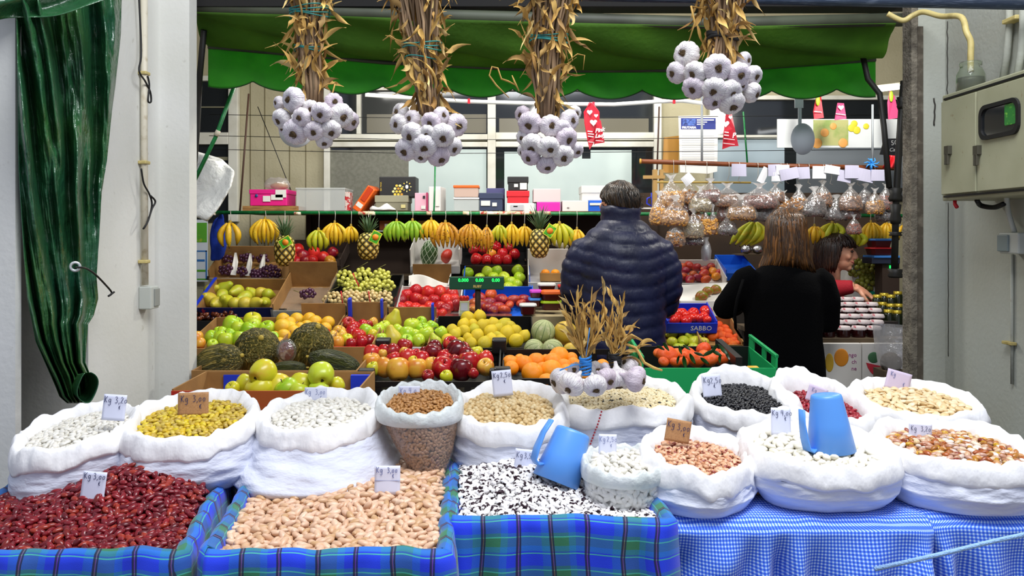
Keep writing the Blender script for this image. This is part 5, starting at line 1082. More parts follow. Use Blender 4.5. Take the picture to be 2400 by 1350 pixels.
for a in ((540, 523, 580, 3, 40, 'y', 'nearest the white plastic sack'), (622, 514, 572, 7, 58, 'y', 'beside the first pineapple'), (747, 540, 588, 4, 40, 'h', 'hanging low before the dark carton'), (785, 523, 575, 6, 50, 'y', 'above the dark carton'), (823, 531, 571, 4, 28, 'y', 'small, beside the second pineapple'),
          (930, 519, 566, 6, 50, 'g', 'next to the second pineapple'), (967, 518, 566, 5, 44, 'g', 'second from the second pineapple'), (1011, 516, 566, 5, 42, 'y', 'between the green ones and a spotted one'), (1044, 522, 580, 6, 56, 's', 'above the netted melon box'), (1103, 526, 584, 7, 56, 's', 'wide, above the red apple crate'),
          (1141, 533, 592, 4, 24, 's', 'narrow, above the red apple crate'), (1171, 528, 568, 4, 28, 'h', 'small, above the red apple crate'), (1199, 526, 580, 4, 30, 'y', 'second before the third pineapple'), (1229, 531, 578, 4, 34, 'y', 'just before the third pineapple'), (1311, 525, 580, 5, 56, 'h', 'just past the third pineapple'), (1352, 538, 584, 4, 30, 'y', 'touching the man in the navy jacket'),
          (1765, 521, 578, 5, 58, 'h', 'behind the woman with long hair', -.55), (1908, 531, 572, 4, 34, 'y', 'between the two women'), (1950, 524, 566, 4, 48, 'h', 'above the woman in red', -.5), (2002, 546, 578, 4, 46, 'h', 'beside the head of the woman in red', -.35), (2040, 522, 568, 6, 40, 'y', 'above the stack of lidded tubs'), (2077, 523, 568, 5, 38, 'y', 'second above the stack of lidded tubs'), (2116, 528, 562, 3, 24, 'y', 'by the dark iron post')):
    bananas(*a)
def pinecol(nt):
    uv = nt.nodes.new('ShaderNodeTexCoord'); sx = nt.nodes.new('ShaderNodeSeparateXYZ'); nt.links.new(uv.outputs['UV'], sx.inputs[0])
    a = mth(nt, 'COSINE', mth(nt, 'ADD', mth(nt, 'MULTIPLY', sx.outputs[0], 2*PI*8), mth(nt, 'MULTIPLY', sx.outputs[1], 2*PI*5.5)))
    b = mth(nt, 'COSINE', mth(nt, 'SUBTRACT', mth(nt, 'MULTIPLY', sx.outputs[0], 2*PI*8), mth(nt, 'MULTIPLY', sx.outputs[1], 2*PI*5.5)))
    f = mth(nt, 'MULTIPLY', mth(nt, 'ADD', mth(nt, 'MINIMUM', a, b), 1), .6)
    r = ramp(nt, [(.03, '#2a200c'), (.22, '#a8701a'), (.6, '#d89a24'), (.95, '#ecd488')]); nt.links.new(f, r.inputs[0])
    r2 = ramp(nt, [(.03, '#1c240c'), (.22, '#5c6420'), (.6, '#a8982e'), (.95, '#e0d488')]); nt.links.new(f, r2.inputs[0])
    return mixc(nt, sx.outputs[1], r.outputs[0], r2.outputs[0])
PINE = M('pineapple_skin', rough=.55, colf=pinecol); CROWN = M('pineapple_leaf', '#3c5a34', .5, noise=(10, '#6a7c58', .5, .8)); TAGG = M('tag_green', '#3ca020', .5, noise=(50, '#8ad020', .5, .6)); TAGO = M('tag_orange', '#f08a1c', .5); TAGY = M('tag_yellow', '#f0e040', .5)
def pineapple(label, px, yc, y0, y1, w, tagx, tagy, roll):
    Y = YR-.13; c = P(px, (y0+y1)/2, Y); H = S(y1-y0, Y); W = S(w, Y)/2; t = thing('pineapple', label, 'pineapple', c-Vector((0, 0, H/2)), 'pineapples hanging from the rail')
    n, m = 80, 60; vs = []; uv = []; fs = []
    for i in range(m+1):
        v = i/m; zz = -math.cos(PI*v); rad = max(.02, math.sin(PI*v))**.55
        for j in range(n+1):
            u = j/n; f = (math.cos(2*PI*(8*u+5.5*v))+math.cos(2*PI*(8*u-5.5*v)))*.25+.5; q = W*rad*(1+.07*(f-.5)); vs.append((c.x+q*math.cos(2*PI*u), c.y+q*math.sin(2*PI*u), c.z+zz*H/2)); uv.append((u, v))
    for i in range(m):
        for j in range(n): a = i*(n+1)+j; fs.append((a, a+1, a+n+2, a+n+1))
    MB().add(vs, fs, uv).build('fruit_body', PINE, t); rr = random.Random(int(px)); cr = t; mb = MB(); hc = S(y0-yc, Y)
    for i in range(34):
        ring = i/34; a = i*2.4; tilt = lerp(.75, .05, ring); L = hc*lerp(.55, 1.05, ring)*rr.uniform(.85, 1.1); d = Vector((math.cos(a)*math.sin(tilt), math.sin(a)*math.sin(tilt), math.cos(tilt))); b = c+Vector((math.cos(a)*W*.2, math.sin(a)*W*.2, H*.47+ring*.012)); sd = d.cross(Vector((0, 0, 1))).normalized(); pts = []
        rows = []
        for k in range(6):
            s = k/5; p = b+d*L*s+Vector((math.cos(a), math.sin(a), 0))*L*.18*s*s; ww = .0085*(1-s)**.7+.0006; rows.append([p-sd*ww+Vector((0, 0, .002)), p, p+sd*ww+Vector((0, 0, .002))])
        mb.loft(rows, closed=False)
    mb.build('crown_leaves', CROWN, t, solid=.0008)
    Mx = facing(P(tagx, tagy, Y-W-.004), 0, 0, roll); g = MB().box(Mx.translation, (.074, .001, .058), Mx.to_3x3() @ Euler((-PI/2, 0, 0)).to_matrix()).build('paper_tag', TAGY, t, smooth=False)
    MB().box(Mx.translation+Vector((0, -.0008, 0)), (.066, .001, .050), Mx.to_3x3() @ Euler((-PI/2, 0, 0)).to_matrix()).build('tag_print', TAGG, g, smooth=False)
    MB().lathe([(.001, .0), (.019, 0), (.019, .001), (.001, .001)], 20, Mx.translation+Vector((0, -.0016, 0)), Euler((PI/2, 0, 0)).to_matrix()).build('tag_emblem', TAGO, g)
    MB().tube([c+Vector((0, 0, H*.5)), P(px+1, 505, YR-.016), P(px+1, 494, YR-.014)], .002, 5).build('string', STRM, t)
pineapple('pineapple nearest the left post with a tag across its middle', 667, 512, 552, 624, 48, 669, 568, .55)
bpy.data.objects['pineapple']['label'] = 'pineapple nearest the concrete post, its green tag across the middle'
pineapple('middle pineapple with its tag at the side, beside green bananas', 863, 504, 545, 609, 50, 880, 556, 1.1)
pineapple('pineapple with the tallest crown, beside the red apple crate', 1264, 486, 536, 605, 46, 1289, 541, 1.0)

# ================================================================ shelf over the bananas and what stands on it
SHZ = Z(495.5, 5.30)
t = thing('box_shelf', 'long wooden shelf over the bananas crowded with boxes', 'shelf', P(1040, 500, 5.4))
MB().bx(X(578, 5.3), X(1490, 5.3), 5.24, 5.62, SHZ-.018, SHZ).build('shelf_board', M('shelf_wood', '#6d4a26', .7, noise=(8, '#4a3018', .4, .7, (1, 6, 6))), t, smooth=False)
MB().bx(X(690, 5.3), X(1560, 5.3), 5.60, 5.62, .95, SHZ-.018).build('back_board', CARTD, t, smooth=False)
for px in (700, 960, 1080, 1250): MB().bx(X(px, 5.3)-.015, X(px, 5.3)+.015, 5.56, 5.60, .95, SHZ-.018).build('upright', CARTD, t, smooth=False)
MB().bx(X(870, 5.5), X(1170, 5.5), 5.36, 5.56, Z(540, 5.36)-.008, Z(540, 5.36)).build('lower_ledge', M('ledge_white', '#b8b8b0', .5), t, smooth=False)
tag(MB().bx(X(1440, 5.3), X(2140, 5.3), 5.66, 5.70, 1.0, Z(452, 5.66)).build('board_wall', M('dark_board', '#3a2818', .85, noise=(4, '#2a1c10', .4, .7)), smooth=False), 'dark brown board behind the hanging bags and bananas', 'board')
def shelfbox(label, px0, px1, py0, py1, m, Y=5.30, depth=.22, lid=None, lidh=0, extra=None, cat='box', name='storage_box', bevel=.004, rot=0.0, base=None):
    zb = Z(py1, Y); zt = Z(py0, Y); x0, x1 = X(px0, Y), X(px1, Y); c = Vector(((x0+x1)/2, Y+depth/2, zb)); t = thing(name, label, cat, (0, 0, 0)); W = x1-x0; H = zt-zb
    MB().bx(-W/2, W/2, -depth/2, depth/2, 0, H-lidh*.5).build('box_body', m, t, smooth=False, bevel=bevel)
    if lid: MB().bx(-W/2-.005, W/2+.005, -depth/2-.005, depth/2+.005, H-lidh, H).build('lid', lid, t, smooth=False, bevel=bevel)
    for (nm, mm, a, b, cc, d) in (extra or ()): MB().bx(-W/2+a*W, -W/2+b*W, -depth/2-.0075, -depth/2-.0005, cc*H, d*H).build(nm, mm, t, smooth=False)
    t.location = c; t.rotation_euler = (0, 0, rot); LOCAL.add(t.name); return t
LBL = M('paper_label', '#dcdcd4', .7); PINK = M('hot_pink', '#d8107c', .5); MAG = M('magenta', '#dc1ca8', .5); PALEPINK = M('pale_pink', '#e0a8b8', .5); NAVYB = M('slate_blue', '#2c3654', .6); VIOB = M('violet_grey', '#4a4878', .6); REDB = M('bright_red', '#cc1020', .5); BLACKB = M('black_card', '#121012', .5); WHITEB = M('white_card', '#dcdad6', .6); ROSEW = M('rose_white', '#d4c4c4', .6); ORGL = M('orange_lid', '#e8641c', .4); CLEARP = M('milky_plastic', '#d4d8d6', .25, alpha=.45); GREYB = M('grey_card', '#77735f', .7)
b = shelfbox('hot pink shoebox with white labels at the cream wall', 586, 672, 444, 482, PINK, lid=PINK, lidh=.03, extra=[('label', LBL, .36, .56, .25, .6), ('label', LBL, .58, .90, .35, .68), ('label', LBL, .70, .99, .5, .98)], base=1)
MB().lathe([(.001, 0), (.010, 0), (.010, .001), (.001, .001)], 16, (-.075, -.1185, .065), Euler((PI/2, 0, 0)).to_matrix()).build('finger_hole', M('hole_blue', '#28508a', .5), b)
t = thing('plastic_bag', 'small clear bag of bread lying on the hot pink shoebox', 'bag', P(650, 443, 5.4)); MB().ell(P(650, 432, 5.42), (.085, .06, .045), 24, 16, None, lambda v: v*(1+.22*nz(v.x*3, v.y*3, v.z*3))).build('bag_film', film('bag_film_white', '#f0f0ec', .35, .15, .12), t)
MB().ell(P(655, 436, 5.42), (.06, .04, .026), 18, 12).build('bread', M('bread_crust', '#b08a50', .7), t)
tag(MB().bx(X(575, 5.3), X(700, 5.3), 5.245, 5.5, Z(495, 5.3)+.001, Z(483, 5.3)-.001).build('wooden_plank', WOOD, smooth=False), 'short wooden plank under the hot pink shoebox', 'plank')
shelfbox('big milky clear plastic box turned upside down', 694, 808, 440, 494, CLEARP, depth=.26, lid=CLEARP, lidh=.012, cat='box', name='plastic_box')
shelfbox('narrow red and white striped packet beside the clear plastic box', 808, 820, 450, 494, M('red_stripe', '#c8b8b0', .5, noise=(50, '#b01c20', .5, .55)), depth=.10, cat='packet', name='striped_packet')
t = thing('ring_binder', 'bright orange binder leaning over on the shelf', 'binder', (0, 0, 0)); MB().bx(-.030, .030, -.02, .16, 0, .185).build('cover', ORGL, t, smooth=False, bevel=.006); MB().bx(-.022, .022, -.0215, -.0195, .03, .06).build('label', LBL, t, smooth=False)
MB().bx(-.018, .018, -.025, -.02, .08, .185).build('spine_fold', M('orange_dark', '#c03c10', .4), t, smooth=False, bevel=.003)
t.location = P(836, 494, 5.32); t.rotation_euler = (0, .62, -.15); LOCAL.add(t.name)
b = shelfbox('low grey box under the black carton with the sun print', 880, 955, 458, 494, GREYB, depth=.2, lid=M('grey_lid', '#8f8b74', .7), lidh=.045, extra=[('label', M('cream_label', '#c8bc80', .7), .80, .94, .18, .4)])
b = shelfbox('black carton printed with a yellow turtle shell and a sun', 889, 974, 414, 462, BLACKB, Y=5.33, depth=.18)
YEL = [M('print_yellow', '#d8b83c', .6), M('print_ochre', '#c08a28', .6), M('print_pale', '#e0d48c', .6), M('print_white', '#dcdcd8', .6)]
dome = MB(); rr = random.Random(3)
for r_ in range(4):
    for k in range(4-r_ % 2):
        x = -.028+k*.022+(r_ % 2)*.011-.01; z = .018+r_*.019
        if (x-.01)**2/.0022+(z-.01)**2/.0070 > 1: continue
        dome.mi = rr.choice((0, 0, 1, 2)); pts = [Vector((x+.0098*math.cos(a+.5), -.0908, z+.0088*math.sin(a+.5))) for a in (2*PI*i/6 for i in range(6))]; dome.add(pts, [tuple(range(6))[::-1]])
dome.build('turtle_shell_print', YEL, b, smooth=False)
sun = MB(); sc = Vector((.062, -.0908, .068)); sun.mi = 3; sun.add([sc+Vector((.010*math.cos(2*PI*i/14), 0, .013*math.sin(2*PI*i/14))) for i in range(14)], [tuple(range(14))[::-1]])
for k in range(8):
    a = 2*PI*k/8; q = sc+Vector((.026*math.cos(a), 0, .030*math.sin(a))); sun.mi = 0 if k % 2 else 2; sun.add([q+Vector((.0055*math.cos(t_)*math.cos(a)-.0035*math.sin(t_)*math.sin(a), 0, .0055*math.cos(t_)*math.sin(a)+.0035*math.sin(t_)*math.cos(a))) for t_ in (2*PI*i/8 for i in range(8))], [tuple(range(8))[::-1]])
sun.build('sun_print', YEL, b, smooth=False)
text('BEA TANIA', .012, YEL[0], Matrix.Translation((-.108, -.0915, .07)) @ Euler((PI/2, 0, 0)).to_matrix().to_4x4() @ Euler((0, 0, PI/2)).to_matrix().to_4x4(), b)
tag(MB().ell(P(897, 491, 5.27), (.085, .05, .028), 30, 18, None, lambda v: Vector((v.x, v.y, v.z*(1+.5*math.sin(v.x*5)) if v.z > 0 else v.z*.4))*(1+.10*nz(v.x*4, v.y*4, v.z*4))).build('white_cloth', WHITEB), 'crumpled white cloth lying in front of the low grey box', 'cloth')
b = shelfbox('pale pink card box with a magenta spine', 972, 1003, 452, 495, PALEPINK, depth=.05, extra=[('spine', M('magenta_dark', '#a01850', .5), .88, 1.0, 0, 1.02), ('round_hole', BLACKB, .62, .78, .70, .84), ('label', LBL, .5, .82, .12, .3)])
shelfbox('tall white carton behind the green string', 1008, 1036, 437, 495, WHITEB, depth=.20, extra=[('print', LBL, .6, .9, .2, .9)], rot=-.1)
b = shelfbox('lower milky food container under the orange lidded one', 1064, 1122, 463, 495, CLEARP, depth=.14, lid=M('clear_lid', '#dedede', .3), lidh=.012, name='food_container', cat='container')
shelfbox('milky food container with an orange lid', 1064, 1121, 434, 462, M('milky_pinkish', '#d8b8a8', .3, alpha=.7), depth=.14, lid=ORGL, lidh=.018, name='food_container', cat='container')
shelfbox('slate blue shoebox with two white labels', 1124, 1178, 452, 494, NAVYB, lid=NAVYB, lidh=.04, extra=[('label', LBL, .06, .46, .28, .56), ('label', LBL, .55, .75, .25, .45)], depth=.2)
shelfbox('violet-grey box peeping out behind the slate blue shoebox', 1140, 1183, 441, 494, VIOB, Y=5.51, depth=.1)
shelfbox('flat white carton with printed panel under the red box', 1187, 1252, 476, 497, WHITEB, extra=[('print', M('print_grey', '#b4b4b8', .7), .15, .62, .2, .8), ('print', M('print_grey2', '#a0a0a4', .7), .25, .4, .55, .68)])
shelfbox('bright red shoebox in the middle of a stack of three', 1189, 1239, 447, 476, REDB, Y=5.32, lid=REDB, lidh=.04, depth=.2)
shelfbox('black shoebox with white labels on top of the red one', 1191, 1237, 414, 447, BLACKB, Y=5.33, lid=BLACKB, lidh=.04, depth=.2, extra=[('label', LBL, .3, .5, .25, .48), ('label', LBL, .6, .95, .08, .55)])
shelfbox('magenta box supporting a big rose-white box', 1258, 1313, 474, 499, MAG, depth=.2)
shelfbox('big rose-white box on the magenta one', 1250, 1314, 442, 474, ROSEW, Y=5.31, depth=.2)
shelfbox('low white box with a pencil scribble', 1318, 1379, 470, 497, WHITEB, depth=.2, extra=[('scribble', M('scribble', '#8a7a7a', .7), .18, .26, .35, .42)])
shelfbox('bright blue box behind the man with dark hair', 1379, 1412, 470, 498, BLUEP2, depth=.2, extra=[('label', LBL, .1, .9, .6, .8)])
shelfbox('white lidded box on top of the bright blue box', 1364, 1422, 435, 470, WHITEB, Y=5.33, depth=.2, lid=WHITEB, lidh=.05)
for i, (a, b_, c_) in enumerate(((889, 918, 'darker'), (980, 1002, 'lighter'))): shelfbox(f'small {c_} brown carton with a paper label behind green bananas', a, b_, 517, 539, CART if i else M('carton_dark2', '#8d4a20', .8), Y=5.38, depth=.1, extra=[('label', LBL, .45, .9, .3, .65)])
mu = thing('blue_mug', 'royal blue mug on the shelf behind the hanging bags', 'mug', P(1536, 486, 5.3)); MB().lathe([(.028, 0), (.030, .0), (.036, .095), (.033, .095), (.028, .006), (.001, .006)], 24, P(1538, 486, 5.3)).build('mug_body', M('royal_blue', '#1c30c0', .35), mu)
MB().tube([P(1525, 462, 5.3), P(1517, 465, 5.3), P(1516, 477, 5.3), P(1526, 482, 5.3)], .005, 7).build('handle', M('royal_blue'), mu)
tag(MB().bx(X(1490, 5.28), X(1560, 5.28), 5.26, 5.42, Z(490, 5.28), Z(486.5, 5.28)).build('white_ledge', WHITEB, smooth=False), 'small white ledge under the royal blue mug', 'ledge')
# things between the steps: netted melon box, open cartons, lace paper, calendar
c = crate('white printed box with a netted green melon inside', 962, 1078, 624, 5.16, .26, .30, .05, .16, .16, mat=CARTW)
melon('green melon in a white net under the bananas', 1006, 594, 5.30, 20, 32, (.25, .15, 0), M('melon_net', '#2c4a1e', .5)); o = bpy.data.objects['melon.005'] if 'melon.005' in bpy.data.objects else None
NETW = M('white_net', '#c8d0b8', .6)
q1, q2 = S(20, 5.3)*1.03, S(32, 5.3)*1.02; mo = [x for x in COL.objects if x.get('label') == 'green melon in a white net under the bananas'][0]; del mo['group']
for s in (-1, 1):
    mb = MB()
    for k in range(9): mb.tube([(math.sin(PI*i/20)*q1*math.cos(2*PI*k/9+s*i*.16), math.sin(PI*i/20)*q1*math.sin(2*PI*k/9+s*i*.16), -math.cos(PI*i/20)*q2) for i in range(1, 20)], .0013, 4)
    mb.build('net', NETW, mo)
o = fruit('mango', P(1046, 600, 5.28), S(14, 5.28), Euler((.3, .2, 1))); o['label'] = 'red and yellow mango next to the netted green melon'
c = crate('opened brown carton with white paper, above the nectarines', 958, 1052, 686, 4.90, .24, .25, .05, .16, .10, mats={'side': CARTW})
tag(MB().grid(lambda u, v: P(lerp(958, 1050, u), lerp(646, 684, v)+12*u*(1-v)-6*math.sin(u*5), 4.93+.04*(1-v)+.02*math.sin(u*9)), 20, 10).build('white_tissue', WP, solid=.001), 'crumpled white tissue in the opened brown carton', 'tissue')
c = crate('carton lined with white lace paper beside the green apples', 1238, 1336, 662, 4.92, .26, .35, .05, .17, .10, mat=CARTW, mats={'back': WP})
t = thing('fruit_pack', 'small card pack of two orange fruits on the lace paper', 'fruit pack', P(1290, 662, 4.98)); c0 = P(1290, 650, 5.02)
MB().bx(c0.x-.064, c0.x+.064, 5.0, 5.07, Z(662, 5.0)+.006, Z(640, 5.0)).build('pack_body', CART, t, smooth=False, bevel=.003)
for s in (-1, 1): MB().ell(c0+Vector((s*.031, .015, .028)), (.027, .027, .022), 16, 10).build('orange_fruit', FM['orange'], t)
tag(MB().bx(X(1290, 5.1), X(1340, 5.1), 5.30, 5.45, Z(606, 5.1), Z(588, 5.1)).build('blue_tray', BLUEP2, smooth=False, bevel=.004), 'dark blue tray behind the third pineapple', 'tray')
MB_ = MB().tube([P(1298, 568, 5.2), P(1328, 582, 5.15)], .022, 14).build('paper_roll', M('kraft_roll', '#b0a48c', .8)); tag(MB_, 'rolled paper lying behind the yellow-green bananas', 'paper roll')
tag(MB().bx(X(1230, 5.2), X(1345, 5.2), 5.19, 5.5, Z(608, 5.2)-.01, Z(608, 5.2)).build('tray_board', CARTD, smooth=False), 'thin dark board carrying the dark blue tray', 'board')
CALP = M('calendar_paper', '#d4dce4', .7); CALB = M('calendar_blue', '#2a70b8', .6); CALG = M('calendar_green', '#58a82c', .6, noise=(12, '#d8c83c', .55, .7))
t = thing('wall_calendar', 'wall calendar half hidden by the concrete post', 'calendar', P(464, 655, 5.9)); Y = 5.93
MB().bx(X(430, Y), X(487, Y), Y, Y+.004, Z(660, Y), Z(515, Y)).build('calendar_sheet', CALP, t, smooth=False); MB().bx(X(434, Y), X(485, Y), Y-.002, Y, Z(568, Y), Z(522, Y)).build('calendar_picture', CALG, t, smooth=False)
text('17', S(14, Y), CALB, facing(P(455, 577, Y-.002)), t)
for (a, b_, c_, d, m) in ((446, 485, 587, 590, CALB), (458, 462, 587, 655, CALB), (482, 485, 587, 655, CALB), (446, 480, 608, 613, CALB), (446, 482, 632, 637, CALG), (446, 485, 653, 656, CALG)): MB().bx(X(a, Y), X(b_, Y), Y-.002, Y, Z(d, Y), Z(c_, Y)).build('month_grid', m, t, smooth=False)
cl = blob('apron', MB().ell(P(512, 560, 5.1), (.055, .03, .14), 20, 14).tube([P(512, 548, 5.1), P(518, 510, 5.06), P(520, 499, 5.02)], [.04, .02, .008], 10).tube([P(505, 585, 5.1), P(498, 612, 5.1)], [.03, .015], 8), M('apron_blue', '#1238a8', .8, bump=(30, .4)), .010, smooth=3); tag(cl, 'blue cloth apron hanging at the end of the green rail', 'apron')
wb = blob('white_sack', MB().loft([[P(452, 352, 3.9), P(520, 372, 3.85), P(552, 402, 3.8), P(542, 440, 3.75), P(512, 490, 3.72), P(486, 520, 3.7), P(440, 500, 3.7), P(430, 420, 3.8)], [P(q[0], q[1], 3.95) for q in ((452, 352), (520, 372), (548, 402), (540, 440), (512, 490), (486, 520), (440, 500), (430, 420))]], True, True).ell(P(490, 430, 3.82), (.085, .05, .12), 20, 14).ell(P(474, 480, 3.80), (.06, .04, .06), 16, 12), M('white_plastic_sack', '#dcdcd8', .35, bump=(18, .9, None, .02), noise=(4, '#c8c2a8', .6, .8)), .012, smooth=4)
tag(wb, 'white plastic sack hanging from the crank pole behind the post', 'sack')

# ================================================================ scale
t = thing('market_scale', 'market scale with a green lit display over the nectarines', 'scale', P(1120, 765, 4.34)); Y = 4.36
SCG = M('scale_green', '#0f4a30', .35); DIG = M('led_digits', '#20e060', .5, emit=('#20ff60', 1.6))
MB().bx(X(1053, Y), X(1181, Y), Y, Y+.05, Z(679, Y), Z(649, Y)).build('display_housing', SCG, t, smooth=False, bevel=.004)
for s, px in (('0.000', 1086), ('0.00', 1124), ('0.00', 1162)): text(s, S(11, Y), DIG, facing(P(px, 657, Y-.001)), t, 'digits', bold=.0006)
text('RUBY', S(8, Y), M('gold_print', '#c8b060', .5), facing(P(1119, 671.5, Y-.001)), t, 'lettering', bold=.0008)
MB().tube([P(1120, 679, Y+.03), P(1120, 752, Y+.05)], .016, 10).build('pole', CARTD, t)
CHR = M('stainless', '#b0b2b0', .22, metal=1.0)
MB().bx(X(1040, 4.3), X(1200, 4.3), 4.31, 4.46, Z(742, 4.3)-.006, Z(742, 4.3)).build('weighing_pan', CHR, t, smooth=False, bevel=.003); MB().bx(X(1048, 4.3), X(1192, 4.3), 4.32, 4.45, .90, Z(742, 4.3)-.006).build('scale_body', CHR, t, smooth=False, bevel=.004)
t = thing('juice_carton', 'pale green carton standing behind the steel scale pan', 'carton', P(1088, 735, 4.45)); MB().bx(X(1077, 4.47), X(1099, 4.47), 4.47, 4.53, .95, Z(706, 4.47)).build('carton_body', M('pale_green_carton', '#b8bc90', .6), t, smooth=False, bevel=.003)
MB().bx(X(1080, 4.47), X(1096, 4.47), 4.468, 4.47, Z(728, 4.47), Z(710, 4.47)).build('carton_print', M('print_grey'), t, smooth=False)
for i in range(5): MB().ell(P(1081+i*3.6, 699+2*(i % 2), 4.49), (.011, .011, .016), 10, 8).build('red_chilli', FM['tomato'], t)
# stacked tubs beside the man
TUBB = M('tub_brown', '#4a0f10', .3); 
def tub(label, px, y0, y1, w, Y, lidm, lidh=.014, depth=.13, m=TUBB, name='food_tub'):
    zb, zt = Z(y1, Y), Z(y0, Y); W = S(w, Y)/2; t = thing(name, label, 'tub', (X(px, Y), Y+depth/2, zb), 'lidded tubs'); def_ = lambda k, z, x: [Vector((X(px, Y)+a*W*k, Y+depth/2+b*depth/2*k, z)) for a, b in x]
    oct_ = ((-1, -.6), (-.75, -1), (.75, -1), (1, -.6), (1, .6), (.75, 1), (-.75, 1), (-1, .6))
    MB().loft([def_(.82, zb, oct_), def_(.95, zt-lidh, oct_)], True, True).build('tub_body', m, t, smooth=False, bevel=.002)
    MB().loft([def_(1.0, zt-lidh, oct_), def_(1.04, zt-lidh*.8, oct_), def_(1.02, zt-lidh*.2, oct_), def_(.88, zt, oct_)], True, True).build('lid', lidm, t, smooth=False, bevel=.001)
Yt = 4.42; LGR = M('lid_lime', '#a8c818', .4); LBL2 = M('lid_sky', '#3c80d0', .4); LPU = M('lid_pink', '#c83cc0', .4); LWH = M('lid_white', '#dcdcd8', .4); LRD = M('lid_red', '#d01c1c', .4)
tub('dark tub with lime green lid under the orange lidded one', 1293, 706, 728, 50, Yt, LGR); tub('dark tub with orange lid on the lime lidded tub', 1293, 682, 706, 48, Yt, ORGL, .02)
tub('dark tub with sky blue lid under the pink lidded one', 1254, 699, 720, 30, Yt+.02, LBL2); tub('dark tub with pink lid next to the orange lidded one', 1256, 681, 699, 28, Yt+.02, LPU)
tub('dark tub with white lid behind the orange lidded one', 1282, 665, 682, 42, Yt+.2, LWH); tub('dark tub with white lid lowest in front of the coloured ones', 1238, 714, 738, 40, Yt-.12, LWH, .012); tub('small tub with red lid beside the navy jacket', 1318, 669, 690, 18, Yt+.22, LRD)
t = thing('carton_box', 'pale brown cartons under the lidded tubs', 'box', P(1280, 800, 4.5)); t['label'] = 'pale brown carton under the lidded tubs'; MB().bx(X(1226, 4.33), X(1345, 4.33), 4.33, 4.70, .931, Z(741, 4.33)).build('carton_body', M('pale_carton', '#b0a07a', .8, noise=(6, '#98865c', .4, .7)), t, smooth=False, bevel=.003)
tub('dark tub with sky blue lid on top of the stack by the iron post', 2071, 559, 580, 50, 4.9, LBL2, .014); tub('dark tub with red lid in the middle of the stack by the iron post', 2072, 580, 598, 56, 4.88, LRD, .010); 
t = thing('scale_column', 'dark weighing scale under the lidded tubs by the iron post', 'scale', P(2072, 690, 4.9)); MB().bx(X(2040, 4.9), X(2106, 4.9), 4.88, 5.02, Z(618, 4.9), Z(604, 4.9)).build('scale_top', M('scale_dark', '#20263a', .4), t, smooth=False, bevel=.003); MB().bx(X(2044, 4.9), X(2104, 4.9), 4.87, 5.03, Z(604, 4.9), Z(599, 4.9)).build('blue_plate', LBL2, t, smooth=False, bevel=.002)
MB().bx(X(2068, 4.9), X(2108, 4.9), 4.90, 5.0, .95, Z(618, 4.9)).build('column', CARTD, t, smooth=False); MB().bx(X(2086, 4.89), X(2098, 4.89), 4.893, 4.899, Z(629, 4.9), Z(622, 4.9)).build('display', DIG, t, smooth=False)

# ================================================================ bags of nuts on the brown bar
YBG = 4.72
BARW = M('brown_bar', '#7a3c14', .5, noise=(6, '#50260c', .4, .7, (1, 9, 9)))
t = thing('hanging_bar', 'brown wooden bar carrying bags of nuts and price slips', 'bar', P(1800, 385, YBG)); MB().tube([P(1500, 378, YBG), P(1800, 388, YBG), P(2100, 394, YBG)], .014, 10).build('bar', BARW, t); MB().lathe([(.001, -.004), (.016, -.004), (.016, .004), (.001, .004)], 12, P(1501, 378, YBG), Euler((0, PI/2, 0)).to_matrix()).build('end_cap', M('cut_wood', '#c8963c', .7), t)
for px, y in ((1645, 225), (2045, 245)): MB().tube([P(px, y, YBG+.02), P(px, 386, YBG+.02)], .007, 8).build('hanger', M('grey_bar', '#8d9296', .5), t)
tag(MB().tube([P(1540, 427, YBG+.12), P(1760, 428, YBG+.12)], .006, 8).build('bamboo_rod', M('bamboo', '#b09448', .6)), 'thin bamboo rod behind the bags of nuts', 'rod')
NUT = {'hazel': ('hazelnuts', M('nut_hazel', '#b8823c', .4, isl=[(0, '#c48834'), (.5, '#dca650'), (1, '#b87c2c')]), .017, .017), 'walnut': ('walnuts', M('nut_walnut', '#96683a', .6, isl=[(0, '#8a5a2c'), (.5, '#a87a48'), (1, '#7a5030')]), .020, .018), 'almond': ('brown almonds', M('nut_almond', '#7a4a26', .5, isl=[(0, '#6a3c1c'), (.5, '#8d5a30'), (1, '#9a6a3c')]), .018, .011), 'red': ('reddish nuts', M('nut_red', '#74382a', .5, isl=[(0, '#6a3024'), (.5, '#8a4a38'), (1, '#94604c')]), .015, .011), 'pale': ('pale seeds', M('nut_pale', '#a8966a', .5, isl=[(0, '#a08e60'), (1, '#b8a67c')]), .010, .008), 'dark': ('dark dried fruit', M('nut_dark', '#4a3a34', .4, isl=[(0, '#3c2e2a'), (1, '#5e4a44')]), .018, .013), 'gold': ('golden dried fruit', M('nut_gold', '#a87424', .4, isl=[(0, '#98641c'), (1, '#bc8830')]), .017, .012)}
NFILM = film('nut_bag_film', '#f0f0f0', .19, .10, .16); NTOP = film('nut_bag_knot', '#f4f4f4', .78, .2, .15)
nb = []
